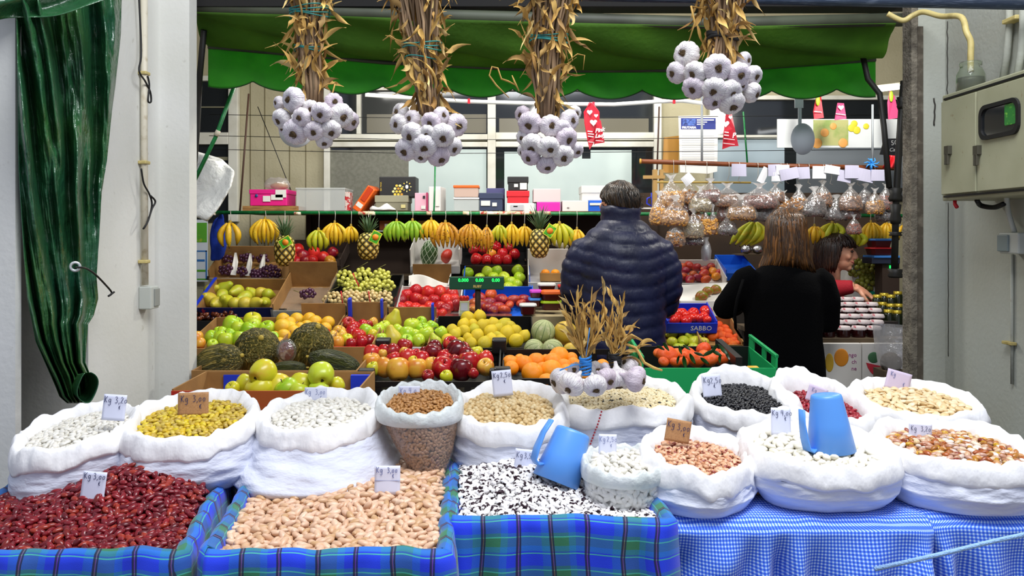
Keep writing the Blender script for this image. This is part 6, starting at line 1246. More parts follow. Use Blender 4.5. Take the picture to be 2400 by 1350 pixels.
def nutbag(px, py, w, h, kind, Y, place):
    """px, py: middle of the filled part; w, h: its size in the frame"""
    nm, m, L, Wd = NUT[kind]; c = P(px, py, Y); a, b = S(w, Y)/2*1.55, S(h, Y)/2*1.42; rr = random.Random(int(px*7+py)); t = thing('nut_bag', f'clear bag of {nm} {place}', 'bag', c-Vector((0, 0, b)), 'bags of nuts on the brown bar')
    prof = [(-1.0, .55), (-.92, .86), (-.6, 1.0), (-.2, .96), (.2, .80), (.55, .55), (.85, .28), (1.05, .12), (1.18, .10)]
    def pt(an, v, k=1.0):
        r = interp(prof, v)*k; q = 1+.10*nz(math.cos(an)*2+px, math.sin(an)*2, v*2)
        return c+Vector((a*r*q*math.cos(an), a*.62*r*q*math.sin(an), b*v))
    MB().loft([[pt(2*PI*j/20, -1+i*2.05/14) for j in range(20)] for i in range(15)], True).build('bag_film', NFILM, t)
    top = c+Vector((0, 0, b*1.0)); mb = MB(); rings = []
    for k, (z, r) in enumerate(((0, .13), (.10, .11), (.16, .12), (.32, .22), (.48, .34))): rings.append([top+Vector((a*r*math.cos(an)*(1+.3*math.sin(an*3+k)), a*r*.6*math.sin(an), b*z*1.0+b*.06*math.sin(an*2+px))) for an in (2*PI*j/14 for j in range(14))])
    mb.loft(rings).build('tied_top', NTOP, t)
    bv, bf = bean_shape(L, Wd, Wd*.9, .04, 8, 5); T = []; fill = .25; n = int(min(190, 1.6*(a*2*b*2)/(L*Wd)))+8
    for i in range(n):
        an = rr.uniform(PI*.98, 2.02*PI) if i % 4 else rr.uniform(0, PI); v = rr.uniform(-.95, fill); q = pt(an, v, .84); mm = orient(Vector((math.cos(an), math.sin(an)-.2, .1)).normalized(), rr.uniform(0, 6.3), .4, rr)
        T.append([[mm[x][0], mm[x][1], mm[x][2], q[x]] for x in range(3)])
    core = MB().loft([[pt(2*PI*j/14, lerp(-.97, fill, i/6), .74) for j in range(14)] for i in range(7)], True, True)
    o = scatter('nut_filling', bv, bf, np.array(T), m, (core.v, core.f)); o['kind'] = 'stuff'; o.parent = t; o.location = -wl(t)
    return t
FE = (1500, 360, 3.75)
for (x, y, w, h, k, dy, pl) in ((275, 365, 165, 170, 'hazel', 0, 'hanging highest at the end of the bar'), (170, 510, 120, 170, 'hazel', -.02, 'nearest the man in the navy jacket'), (308, 530, 170, 150, 'hazel', -.06, 'below the highest hazelnut bag'), (430, 350, 115, 130, 'walnut', .02, 'second along the bar'), (412, 470, 90, 130, 'red', .04, 'behind the middle hazelnut bag'), (530, 420, 140, 130, 'pale', -.03, 'in a cone shape'), (615, 345, 150, 120, 'red', .0, 'under the third hook'), (470, 640, 130, 150, 'pale', -.05, 'low, under the cone shaped one'), (515, 545, 100, 110, 'walnut', -.01, 'under the cone shaped one'), (575, 610, 70, 150, 'hazel', -.03, 'narrow, one of a pair hanging low'), (640, 605, 66, 150, 'hazel', -.02, 'narrow, the pair mate hanging farther along'), (310, 720, 120, 140, 'walnut', -.06, 'lowest, by the shoulder of the navy jacket'), (770, 385, 180, 120, 'almond', 0, 'under the fourth hook'), (890, 495, 190, 130, 'gold', -.05, 'wide, above the big banana hand'), (745, 500, 100, 130, 'red', .02, 'beside the wide golden one'), (1050, 395, 230, 130, 'red', -.02, 'broadest, in the middle of the bar'), (1060, 500, 210, 140, 'dark', .03, 'below the broadest one'), (1190, 360, 120, 100, 'almond', .0, 'just past the broadest one'), (1262, 440, 110, 110, 'walnut', .02, 'above the woman with long hair'), (1395, 420, 120, 140, 'walnut', .0, 'above her parting'), (1530, 450, 150, 150, 'dark', -.03, 'square, just past the long haired woman'), (1605, 375, 120, 130, 'almond', .02, 'behind the square dark one'), (1720, 500, 150, 130, 'dark', .04, 'below the almond one'), (1850, 405, 150, 140, 'almond', .0, 'above the woman in red'), (1830, 500, 150, 110, 'red', .04, 'low above the woman in red'), (1980, 390, 110, 120, 'dark', .02, 'dark, second from the iron post'), (2065, 440, 120, 130, 'gold', -.02, 'beside the iron post'), (2160, 400, 110, 130, 'red', .02, 'half behind the iron post'), (2160, 520, 130, 110, 'dark', .05, 'lowest behind the iron post'), (1880, 640, 90, 100, 'red', -.02, 'small, next to the bananas by the woman in red'), (770, 640, 120, 110, 'dark', -.05, 'small and dark above the mangoes'), (480, 740, 130, 90, 'dark', -.02, 'black wrapped, above the dark red mangoes')):
    nutbag(FE[0]+x/FE[2], FE[1]+y/FE[2], w/FE[2], h/FE[2], k, YBG+dy, pl)
for i, px in enumerate((1578, 1606, 1656, 1708, 1733, 1776, 1830, 1845, 1872, 1896, 1930, 1948, 1994, 2012, 2050)):
    y = 378+(px-1500)*.03; tag(MB().tube([P(px, y-6, YBG-.018), P(px+1, y, YBG-.02), P(px+1, y+26, YBG-.01), P(px-3, y+38, YBG-.01), P(px+4, y+42, YBG-.01)], .0018, 5).build('wire_hook', STRM), 'wire hook on the brown bar, %s from its free end' % ORD[i], 'hook', 'wire hooks on the brown bar')
SLIP = M('price_slip', '#b9b6cc', .8); SLIPW = M('price_slip_white', '#d8d8dc', .8)
for i, (x, y, w, h, m, roll) in enumerate(((870, 145, 120, 100, 0, 0), (1180, 145, 100, 92, 0, .05), (1255, 142, 110, 80, 1, 0), (1312, 178, 150, 90, 0, .2), (1436, 170, 105, 95, 0, .05), (1575, 165, 110, 100, 1, 0), (1690, 142, 125, 66, 1, -.15), (1860, 160, 112, 105, 0, 0), (1800, 200, 110, 90, 0, -.2), (1975, 190, 150, 100, 0, -.2), (2090, 190, 110, 90, 0, 0), (420, 225, 90, 80, 1, .7), (1085, 190, 60, 130, 1, -.45), (1205, 205, 90, 70, 1, 0))):
    Y = YBG-.024-.003*(i % 4); Mx = facing(P(FE[0]+x/FE[2], FE[1]+y/FE[2], Y), 0, 0, roll); s = MB().grid(lambda u, v: Mx @ Vector(((u-.5)*S(w/FE[2], Y)*1.1, (v-.5)*S(h/FE[2], Y)*1.1, .006*math.sin(u*PI+v))), 6, 6).build('price_slip', (SLIP, SLIPW)[m], smooth=False)
    tag(s, ('white' if m else 'lilac')+' paper price slip on the brown bar, %s along from the free end' % ORD[sorted((870, 1180, 1255, 1312, 1436, 1575, 1690, 1860, 1800, 1975, 2090, 420, 1085, 1205)).index(x)], 'price slip', 'paper slips on the brown bar')
kb = MB(); kc = P(2042, 384, YBG-.02)
for k in range(7): a = k*.9; kb.tube([kc, kc+Vector((.03*math.cos(a), -.012, .022*math.sin(a))), kc+Vector((.045*math.cos(a+.3), -.006, .034*math.sin(a+.3)))], [.006, .004, .003], 6)
kb.tube([kc+Vector((0, 0, .03)), kc, kc-Vector((0, 0, .045))], .008, 7); tag(kb.build('twine_knot', M('blue_twine', '#2a86d8', .6)), 'bright blue twine knot tied round the brown bar', 'knot')
# signs, banners and papers behind
def flat(label, name, cat, q, Y, m, depth=.004):
    return tag(MB().poly([P(x, y, Y) for x, y in q], (0, depth, 0)).build(name, m, smooth=False), label, cat)
t = thing('frutaria_sheet', 'printed white sheet with a blue heading hanging behind the brown bar', 'sheet', P(1636, 340, 5.6)); t.name = 'printed_sheet'; Y = 5.5
MB().poly([P(x, y, Y) for x, y in ((1590, 272), (1683, 270), (1681, 402), (1660, 407), (1594, 404))], (0, .004, 0)).build('paper', WHITEB, t, smooth=False); MB().bx(X(1596, Y), X(1677, Y), Y-.002, Y, Z(303, Y), Z(277, Y)).build('heading', M('heading_blue', '#1c2c80', .6), t, smooth=False); MB().bx(X(1600, Y), X(1630, Y), Y-.003, Y-.002, Z(294, Y), Z(279, Y)).build('photo_print', M('photo_blue', '#5070c0', .6, noise=(40, '#203070', .45, .6)), t, smooth=False)
text('FRUTARIA', S(7.2, Y), M('white_print'), facing(P(1615, 299, Y-.0035)), t, bold=.0012)
for k, s in enumerate(('________ __ ______', '____ ____', '___ __')): MB().bx(X(1633, Y), X(1633+(40, 24, 18)[k], Y), Y-.003, Y-.002, Z(282.5+k*5, Y), Z(280+k*5, Y)).build('heading_line', M('white_print'), t, smooth=False)
for k in range(14): MB().bx(X(1598, Y), X(1674, Y), Y-.0015, Y, Z(318.6+k*5.4, Y), Z(318+k*5.4, Y)).build('table_line', M('line_grey', '#b4b8c0', .7), t, smooth=False)
def heart(mb, c, s, n=18):
    pts = [c+Vector((s*.06*16*math.sin(a)**3, 0, s*.06*(13*math.cos(a)-5*math.cos(2*a)-2*math.cos(3*a)-math.cos(4*a)))) for a in (2*PI*i/n for i in range(n))]; mb.add(pts, [tuple(range(n))[::-1]])
PRED = M('pennant_red', '#c8102c', .45); PWH = M('pennant_white', '#ece4e4', .6); PPK = M('pennant_pink', '#d84878', .5)
def pennant(label, q, Y, m, hearts=(), rows=(), script=None, leafy=False):
    t = thing('paper_pennant', label, 'pennant', P(q[0][0], q[-1][1], Y), 'paper pennants under the awning'); n = len(q)
    MB().poly([P(x, y, Y+.01*math.sin(i*1.7)) for i, (x, y) in enumerate(q)], (0, .003, 0)).build('pennant_sheet', m, t, smooth=False)
    if hearts:
        mb = MB()
        for x, y, s in hearts: heart(mb, P(x, y, Y-.012), S(s, Y))
        mb.build('heart_print', PWH, t, smooth=False)
    for (a, b, y, h) in rows: MB().box(P((a+b)/2, y, Y-.0125), (S(b-a, Y), .001, S(h, Y)), Euler((0, .12, 0))).build('print_line', PWH, t, smooth=False)
    for s, x, y, sz, ro in (script or ()): text(s, S(sz, Y), PWH, facing(P(x, y, Y-.0135), 0, 0, ro), t, shear=.4, bold=.0012)
    if leafy: MB().ell(P(q[0][0]+3, q[0][1]+14, Y-.01), (S(5, Y), .006, S(13, Y)), 12, 8).build('leaf_print', M('lime_print', '#a8c828', .5), t)
Yp = 4.35
pennant('rounded red paper pennant with white hearts hanging from the white tape', ((1386, 240), (1396, 250), (1405, 262), (1405, 285), (1400, 310), (1392, 334), (1382, 351), (1377, 330), (1370, 290), (1368, 262), (1376, 250), (1380, 240)), Yp, PRED, ((1382, 263, 7), (1397, 271, 5), (1391, 287, 9)), ((1377, 1389, 308, 2.5), (1378, 1392, 314, 2.5), (1378, 1391, 320, 2.5), (1379, 1391, 333, 1.6)))
pennant('folded red paper pennant printed with white script lettering', ((1397, 287), (1408, 282), (1413, 310), (1417, 334), (1395, 337), (1392, 340), (1395, 312)), Yp-.02, PRED, (), ((1396, 1414, 330, 1.6),), (('Pink', 1405, 305, 13, .2), ('Lady', 1406, 318, 13, .1)))
pennant('red paper pennant below the garlic bunch nearest the cabinet', ((1702, 256), (1713, 256), (1722, 300), (1731, 342), (1712, 343), (1693, 350), (1696, 310)), Yp, PRED, ((1701, 290, 9), (1712, 275, 5)), ((1698, 1708, 310, 2.5), (1697, 1708, 317, 2.5), (1696, 1722, 326, 1.5), (1695, 1722, 337, 1.5)), (('P', 1719, 318, 16, .2),))
pennant('small red and green pennant behind the grey paddle', ((1914, 221), (1924, 220), (1926, 240), (1931, 276), (1908, 279), (1906, 262)), 4.9, PRED, (), ((1908, 1926, 262, 2),), None, True)
pennant('small pink pennant over the fruit banner', ((1963, 241), (1978, 242), (1984, 278), (1956, 282)), 4.9, PPK, ((1971, 252, 7),), ((1959, 1982, 268, 2),))
pennant('pink pennant with a lime leaf beside the iron post', ((2086, 212), (2097, 225), (2108, 276), (2082, 280), (2080, 240)), 4.9, PPK, (), (), None, True)
t = thing('white_tape', 'white plastic tape strung along below the awning', 'tape', P(1300, 240, 4.4)); MB().ribbon([P(x, y, 4.4) for x, y in ((856, 222), (960, 230), (1100, 238), (1300, 244), (1440, 245), (1540, 238), (1600, 236), (1664, 244))], .011, Vector((0, 1, 0))).build('tape_strip', M('white_tape', '#e8e8e4', .5), t, solid=.001)
for px, y in ((1099, 237), (1391, 245), (1580, 237)): MB().bx(X(px-3, 4.39), X(px+3, 4.39), 4.388, 4.394, Z(y+6, 4.39), Z(y-6, 4.39)).build('red_mark', PRED, t, smooth=False)
t = thing('fruit_banner', 'long pale banner printed with oranges and lemons', 'banner', P(1975, 345, 5.2)); Y = 5.2
MB().bx(X(1822, Y), X(2135, Y), Y, Y+.01, Z(346, Y), Z(279, Y)).build('banner_board', M('banner_white', '#d8dcdc', .5), t, smooth=False); MB().bx(X(1906, Y), X(1988, Y), Y-.002, Y, Z(341, Y), Z(281, Y)).build('fruit_photo', M('fruit_photo', '#b0b070', .5, noise=(9, '#8aa050', .45, .6)), t, smooth=False)
for (x, y, r, m) in ((1933, 311, 10, 'o'), (1953, 296, 8, 'o'), (1976, 335, 11, 'o'), (1915, 336, 12, 'o'), (1996, 300, 9, 'l'), (2008, 305, 9, 'l'), (2030, 296, 7, 'l'), (2002, 290, 8, 'l')): MB().ell(P(x, y, Y-.003), (S(r, Y), .003, S(r, Y)), 16, 8).build('fruit_print', M('print_orange', '#e0a050', .5) if m == 'o' else M('print_lemon', '#d8cc30', .5), t)
GREYS = M('grey_card2', '#a4aab2', .7)
t = thing('paddle_sign', 'grey round paddle hanging from the awning', 'paddle', P(1882, 363, 3.6)); Y = 3.6
MB().lathe([(.001, 0), (S(28, Y), 0), (S(28, Y), .004), (.001, .004)], 40, P(1881, 326, Y), Euler((PI/2, 0, 0)).to_matrix(), sy=37/28).build('disc', GREYS, t)
MB().bx(X(1871, Y), X(1879, Y), Y, Y+.004, Z(292, Y), Z(250, Y)).build('handle', GREYS, t, smooth=False); MB().bx(X(1863, Y), X(1883, Y), Y-.001, Y+.005, Z(253, Y), Z(231, Y)).build('grip', GREYS, t, smooth=False)
t = thing('paddle_sign', 'white round disc on a thin stick behind the first garlic bunch', 'paddle', P(695, 345, 2.6)); MB().lathe([(.001, 0), (S(41, 2.6), 0), (S(41, 2.6), .004), (.001, .004)], 36, P(695, 305, 2.6), Euler((PI/2, 0, 0)).to_matrix()).build('disc', WHITEB, t)
MB().tube([P(668, 322, 2.3), P(690, 282, 2.3), P(704, 264, 2.32)], .0032, 6).build('stick', WHITEB, t)
t = thing('price_board', 'small black price board with chalk writing by the iron post', 'price board', P(2096, 362, 4.0)); Y = 4.0
MB().poly([P(x, y, Y) for x, y in ((2073, 325), (2126, 324), (2118, 366), (2062, 362))], (0, .006, 0)).build('board', BLACKB, t, smooth=False); text('50', S(16, Y), WHITEB, facing(P(2096, 335, Y-.001), 0, 0, .1), t, 'chalk_writing'); text('Cada', S(12, Y), WHITEB, facing(P(2096, 351, Y-.001), 0, 0, .05), t, 'chalk_writing', shear=.3)
tag(MB().grid(lambda u, v: P(lerp(2082, 2110, u)-v*14, lerp(364, 394, v), 4.1+.03*math.sin(u*6)), 10, 8).build('red_rag', REDB, solid=.001), 'red rag hanging under the small black price board', 'rag')
for i, y in enumerate(((268, 272), (318, 322), (350, 353))): tag(MB().tube([P(490, y[0], 5.4), P(1000, y[0]+10, 5.4), P(1500, y[1]+3, 5.4), P(2090, y[1]-3, 5.4)], .0022, 5).build('wire', BLACKC), ('uppermost', 'middle', 'lowest')[i]+' thin wire stretched across in front of the back windows', 'wire')
tag(MB().tube([P(604, 250, 5.6), P(640, 340, 5.6), P(692, 472, 5.6)], .003, 5).build('wire', BLACKC), 'slanting thin wire in front of the cream wall', 'wire')
tag(MB().tube([P(1020, 380, 5.2), P(1019, 440, 5.2), P(1017, 497, 5.1)], .0055, 7).build('green_string', GRN), 'green string hanging down to the rail by the tall white carton', 'string')
for i, (a, b_) in enumerate((((1545, 250), (1540, 400)), ((1742, 262), (1752, 388)))): tag(MB().tube([P(*a, 5.5), P(*b_, 5.5)], .006, 6).build('hanger_rod', BROWNM if not i else GRN), ('brown rod beside the window frame behind the bar', 'dark green rod behind the red pennant nearest the cabinet')[i], 'rod')
tag(MB().poly([P(x, y, 5.6) for x, y in ((1556, 322), (1592, 318), (1590, 405), (1553, 405))], (0, .02, 0)).build('paper_pouch', M('gold_pouch', '#a8782c', .4, noise=(7, '#c8b890', .55, .7)), smooth=False), 'golden brown paper pouch hanging beside the printed sheet', 'pouch')
fr = thing('wooden_easel', 'small raw wooden frame behind the highest hazelnut bag', 'frame', P(1545, 480, 5.15))
for a, b_ in ((1529, 1539), (1545, 1553)): MB().bx(X(a, 5.15), X(b_, 5.15), 5.12, 5.16, Z(500, 5.15), Z(398, 5.15)).build('upright', M('yellow_wood', '#a8844a', .6), fr, smooth=False)
MB().bx(X(1505, 5.15), X(1556, 5.15), 5.11, 5.12, Z(420, 5.15), Z(412, 5.15)).build('cross_bar', M('yellow_wood'), fr, smooth=False)
# lamps that show
LAMP = M('tube_lamp', '#ffffff', .5, emit=('#f8fbff', 6.0))
for i, (a, b_, Y) in enumerate((((2004, 216), (2112, 203), 5.0), ((1106, 258), (1140, 258), 5.4))):
    if i: continue
    t = thing('tube_lamp', 'lit fluorescent tube under the roof by the iron post', 'lamp', P(*a, Y)); MB().tube([P(*a, Y), P(*b_, Y)], .016, 10).build('lit_tube', LAMP, t); MB().box(P((a[0]+b_[0])/2, (a[1]+b_[1])/2-5, Y+.02), (S(112, Y), .05, .02), Euler((0, -.12, 0))).build('fitting', OLDW, t, smooth=False)

# ================================================================ jam jars, boxes and bags by the pillar
JAM = M('jam_dark', '#2c0c0c', .15); JLID = M('jar_paper_lid', '#d4c8c8', .7, noise=(60, '#b04a5a', .55, .65)); JLIDY = M('jar_gold_lid', '#b09a2c', .35, metal=.5); GRNB = M('bottle_dark', '#1a2010', .2)
jt = counter('jam counter beside the concrete pillar', 1.30, 2.12, 4.02, 4.70, .985)
JB = MB().lathe([(.001, 0), (.030, 0), (.032, .006), (.032, .05), (.027, .060), (.001, .060)], 16).mesh('jar_glass', JAM); JC = MB().lathe([(.036, .050), (.037, .056), (.033, .064), (.031, .068), (.001, .070)], 16, fn=lambda a, r, z: r*(1+(.05*math.sin(9*a) if z < .053 else 0))).mesh('lid', JLID); JG = MB().lathe([(.029, .056), (.029, .070), (.001, .071)], 14).mesh('lid', JLIDY)
def jar(loc, label, group, lid=None, body=None, s=1.0):
    t = thing('jam_jar', label, 'jar', loc, group); t.scale = (s, s, s); link('jar_glass', body or JB, t); link('lid', lid or JC, t); return t
rowsJ = ((4.08, 770, 1905, 2048, 5, 'front'), (4.17, 756, 1930, 2054, 5, 'second'), (4.27, 742, 1945, 2056, 5, 'third'), (4.37, 728, 1955, 2050, 4, 'fourth'), (4.47, 714, 1962, 2042, 4, 'fifth'), (4.57, 702, 1958, 2010, 3, 'last'))
BRD = M('jar_step', '#241c18', .8)
st = thing('stepped_stand', 'dark stepped stand under the jam jars', 'stand', (1.72, 4.3, .985))
for (Y, py, a, b_, n, nm) in rowsJ:
    zt = Z(py, Y)-.055; MB().bx(X(a-8, Y), 2.06, Y-.045, Y+.05, .985, zt).build('step', BRD, st, smooth=False)
    for k in range(n): jar((lerp(X(a, Y), X(b_, Y), k/(n-1)), Y, zt), 'pink-lidded jam jar, %s in the %s row from the woman in black' % (ORD[k], nm), 'jam jars on the stepped stand')
DK = MB().lathe([(.001, 0), (.026, 0), (.028, .01), (.028, .075), (.020, .088), (.001, .09)], 14).mesh('jar_glass', GRNB); DKL = MB().lathe([(.023, .086), (.023, .102), (.001, .103)], 14).mesh('lid', JLIDY)
for k, (px, py, Y) in enumerate(((2056, 712, 4.62), (2072, 708, 4.66), (2088, 712, 4.62), (2104, 704, 4.68), (2050, 730, 4.50), (2068, 730, 4.52), (2088, 734, 4.48), (2106, 734, 4.50), (2082, 748, 4.40), (2102, 750, 4.40))): jar((X(px, Y), Y, Z(py, Y)-.05), 'dark jar with a gold rimmed lid, %s among those by the pillar' % ORD[k], 'dark jars by the pillar', DKL, DK)
MB().bx(X(2036, 4.4), X(2130, 4.7), 4.34, 4.74, .985, Z(752, 4.4)-.045).build('step', BRD, st, smooth=False)
tag(MB().bx(X(2042, 4.72), X(2092, 4.72), 4.70, 4.85, Z(712, 4.72)-.02, Z(702, 4.72)).build('steel_tray', CHR, smooth=False, bevel=.003), 'steel tray under the hand of the woman in red', 'tray')
for i, (a, b_, lb) in enumerate(((1925, 2019, 'white carton printed with an orange fruit under the jam jars'), (2021, 2122, 'white carton printed with a watermelon under the jam jars'))):
    Y = 3.99; t = thing('printed_carton', lb, 'carton', P((a+b_)/2, 1000, Y)); MB().bx(X(a, Y), X(b_, Y), Y, Y+.03, .55, Z(805, Y)).build('carton_face', CARTW, t, smooth=False, bevel=.002)
    if i == 0:
        MB().ell(P(1972, 838, Y-.001), (S(17, Y), .003, S(21, Y)), 24, 10).build('fruit_print', M('print_orange2', '#d8861c', .6), t); MB().ell(P(1944, 850, Y-.001), (S(10, Y), .003, S(22, Y)), 20, 10).build('fruit_print', M('print_yellow2', '#c8a028', .6), t)
        for k, s in enumerate(('ngo', 'ch', 'ne')): text(s, S(13, Y), M('print_purple', '#a0508a', .6), facing(P(2008, 832+k*16, Y-.002)), t, align='RIGHT')
    else:
        mb = MB(); mb.poly([P(2030, 850, Y-.003)]+[P(2030+44*q, 850+30*math.sin(q*PI*.9+.15), Y-.003) for q in (.1, .25, .4, .55, .7, .85)]+[P(2082, 862, Y-.003)], (0, .002, 0)).build('melon_slice_print', M('print_red2', '#c02c3c', .6), t, smooth=False); MB().ell(P(2048, 838, Y-.001), (S(14, Y), .003, S(13, Y)), 20, 10).build('melon_print', M('print_green2', '#3c6a44', .6), t)
t = thing('clear_bag', 'crumpled clear plastic bag standing in front of the watermelon carton', 'bag', P(2090, 900, 3.85)); MB().lathe([(.035, -.01), (.055, .02), (.068, .08), (.072, .14), (.080, .20)], 30, P(2088, 862, 3.85), fn=lambda a, r, z: r*(1+.14*nz(math.cos(a)*3, math.sin(a)*3, z*18))).build('bag_film', film('crinkle_film', '#e8e8ec', .34, .12, .16), t)
MB().ell(P(2088, 850, 3.85), (.05, .04, .05), 16, 10).build('bag_content', M('dark_content', '#4a4038', .7), t)
tag(MB().bx(X(2062, 3.85), X(2116, 3.85), 3.80, 3.92, 0, Z(866, 3.85)).build('wooden_stool', CTOP, smooth=False), 'dark wooden block carrying the crumpled clear bag', 'block')
TEAL = M('teal_plastic_bag', '#1fae8c', .4, bump=(14, .8, None, .03))
gb = blob('carrier_bag', MB().ell(P(2058, 672, 5.2), (.085, .06, .085), 20, 14).tube([P(2060, 650, 5.2), P(2068, 622, 5.2)], [.03, .015], 8).ell(P(2035, 690, 5.18), (.06, .05, .05), 16, 10), TEAL, .011, smooth=4); tag(gb, 'turquoise carrier bag next to yellow grapes', 'bag')
for i, (px, py, w, h) in enumerate(((2010, 628, 46, 36), (2044, 630, 40, 34), (2028, 662, 46, 34))): grapes('bunch of yellow-green grapes %s' % ('beside the face of the woman in red', 'in front of the stacked tubs', 'lowest, against the turquoise bag')[i], px, py, 5.14, w, h, 24, 6, GYM, 'yellow grapes behind the woman in red', 120+i)
tag(MB().bx(X(1990, 5.2), X(2085, 5.2), 5.14, 5.4, Z(695, 5.2), Z(610, 5.36)).build('grape_box', WHITEB, smooth=False), 'white box carrying the yellow-green grapes', 'box')
for i, px in enumerate((1749, 1776)): o = MB().ell(P(px, 585, 5.2), (.036, .036, .028), 20, 12, None, lambda v: v*(1+.12*nz(v.x*6, v.y*6, v.z*6))).build('foil_packet', M('foil', '#c8c8cc', .15, metal=1.0, bump=(60, .8))); tag(o, ('silver foil packet farther from the long haired woman', 'silver foil packet nearer the long haired woman')[i], 'packet', 'foil packets')
tag(MB().bx(X(1735, 5.2), X(1800, 5.2), 5.16, 5.4, Z(596, 5.2)-.008, Z(596, 5.2)).build('pale_ledge', CTOP, smooth=False), 'small ledge under the silver foil packets', 'ledge')
t = thing('wrapped_bottle', 'bottle wrapped in clear film hanging over the dark red mangoes', 'bottle', P(1655, 612, 4.7)); MB().lathe([(.012, 0), (.026, .01), (.030, .06), (.022, .10), (.012, .12), (.016, .14)], 18, P(1655, 612, 4.7), fn=lambda a, r, z: r*(1+.15*nz(math.cos(a)*3, math.sin(a)*3, z*30))).build('film_wrap', film('crinkle_film'), t)
MB().lathe([(.001, 0), (.018, .004), (.02, .06), (.01, .09), (.001, .09)], 12, P(1655, 610, 4.7)).build('bottle_body', GREYS, t)
# ================================================================ people
SKIN = M('skin', '#c98a6a', .5, noise=(14, '#b8735a', .45, .75), sss=.15, bump=(160, .06)); SKIN2 = M('skin_pale', '#dea486', .5, noise=(14, '#cc866a', .45, .75), sss=.15)
HAIRD = M('hair_dark', '#1a1310', .38, isl=[(0, '#16110d'), (.5, '#261a12'), (.85, '#3c2c1e'), (1, '#57483a')]); HAIRB = M('hair_brown', '#3a2413', .38, isl=[(0, '#2a180c'), (.5, '#40280f'), (.85, '#5c3a18'), (1, '#7a4e22')]); HAIRS = M('hair_seller', '#26160f', .35, isl=[(0, '#1e110c'), (.6, '#2e1a12'), (1, '#3e2618')])
NAVYJ = M('navy_nylon', '#151b3e', .45, noise=(9, '#0f1432', .4, .7), bump=(70, .5, (1, 1, .5), .004), spec=.5); BLACKW = M('black_wool', '#020203', 1.0, bump=(120, .3), spec=.1); REDW = M('red_knit', '#a00820', .8, bump=(200, .3)); TROU = M('dark_trousers', '#16161a', .85); SHOE = M('black_shoe', '#0c0b0b', .5)
def hand_pts(mb, w, d, n, side, L=.18, curl=.5, spread=.16):
    """palm and five fingers: w wrist, d pointing direction, n back-of-hand normal, side +1/-1 where the thumb leaves"""
    w, d, n = Vector(w), Vector(d).normalized(), Vector(n).normalized(); s = d.cross(n).normalized()*side
    for i in range(4):
        o = (i-1.5)*.019; k = w+d*.085+s*(-o); mb.tube([w+d*.005-s*o*.7, w+d*.05-s*o*.9, k], [.019, .0165, .012], 10)
        Lf = L*(.44, .50, .46, .36)[i]; dd = (d-s*(i-1.5)*spread*.5).normalized(); pts = [k]; a = 0
        for j, f in enumerate((.42, .33, .25)):
            a += curl*(.55, .75, .5)[j]; pts.append(pts[-1]+(dd*math.cos(a)-n*math.sin(a))*Lf*f)
        mb.tube(pts, [.0098, .0092, .0084, .0066], 10)
    t0 = w+d*.028+s*.026; t1 = t0+(d*.6+s*.75-n*.25).normalized()*.040; t2 = t1+(d*.85+s*.3-n*.35).normalized()*.032; mb.tube([t0, t1, t2, t2+(d*.9-n*.3).normalized()*.022], [.015, .012, .0105, .008], 10)
def head_pts(mb, c, rot, s=1.0):
    """head facing +Y in its own frame; returns a function from head frame to place"""
    T = lambda x, y, z: Vector(c)+rot @ (Vector((x, y, z))*s)
    E = lambda p, r, n=18, m=12: mb.ell(T(*p), tuple(q*s for q in r), n, m, rot)
    E((0, -.012, .030), (.076, .096, .090), 28, 18); E((0, .030, .0), (.066, .066, .075)); E((0, .036, -.055), (.052, .056, .050)); E((0, .070, -.088), (.026, .024, .020)); E((0, -.03, -.03), (.06, .06, .06))
    for q in (-1, 1):
        E((q*.042, .066, -.020), (.022, .018, .020)); E((q*.030, .085, .030), (.026, .012, .010)); E((q*.079, -.005, -.008), (.008, .020, .032)); E((q*.076, .0, -.034), (.007, .012, .012))
    mb.tube([T(0, .094, .022), T(0, .108, .0), T(0, .117, -.022), T(0, .106, -.034)], [.008*s, .010*s, .013*s, .008*s], 10); 
    for q in (-1, 1): E((q*.010, .108, -.028), (.009, .010, .007), 10, 8)
    E((0, .094, -.050), (.024, .012, .007)); E((0, .092, -.063), (.020, .012, .008))
    return T
def locks(mb, c, rot, n, path, rr, s=1.0):
    T = lambda v: Vector(c)+rot @ (Vector(v)*s)
    for i in range(n):
        pts, w = path(i, rr)
        mb.tube([T(p) for p in pts], [w*q*s for q in ([.5]+[1]*(len(pts)-2)+[.25])], 5, flat=.5)
def limb(mb, pts, rad, n=16): mb.tube(pts, rad, n)
def legs(t, x, y, zh, sp=.095, r=.085, mat=TROU):
    mb = MB(); mb.ell((x, y, zh), (.165, .12, .12), 24, 14)
    for q in (-1, 1): limb(mb, [(x+q*sp*.85, y, zh-.02), (x+q*sp, y+.005, zh*.55), (x+q*sp, y-.01, .09)], [r, r*.75, r*.55])
    blob('trousers', mb, mat, .014, t, 5)
    for q in (-1, 1): mb = MB().ell((x+q*sp, y+.04, .045), (.045, .13, .045), 20, 12, None, lambda v: Vector((v.x, v.y, max(v.z, -.8)))); mb.build('shoe', SHOE, t)
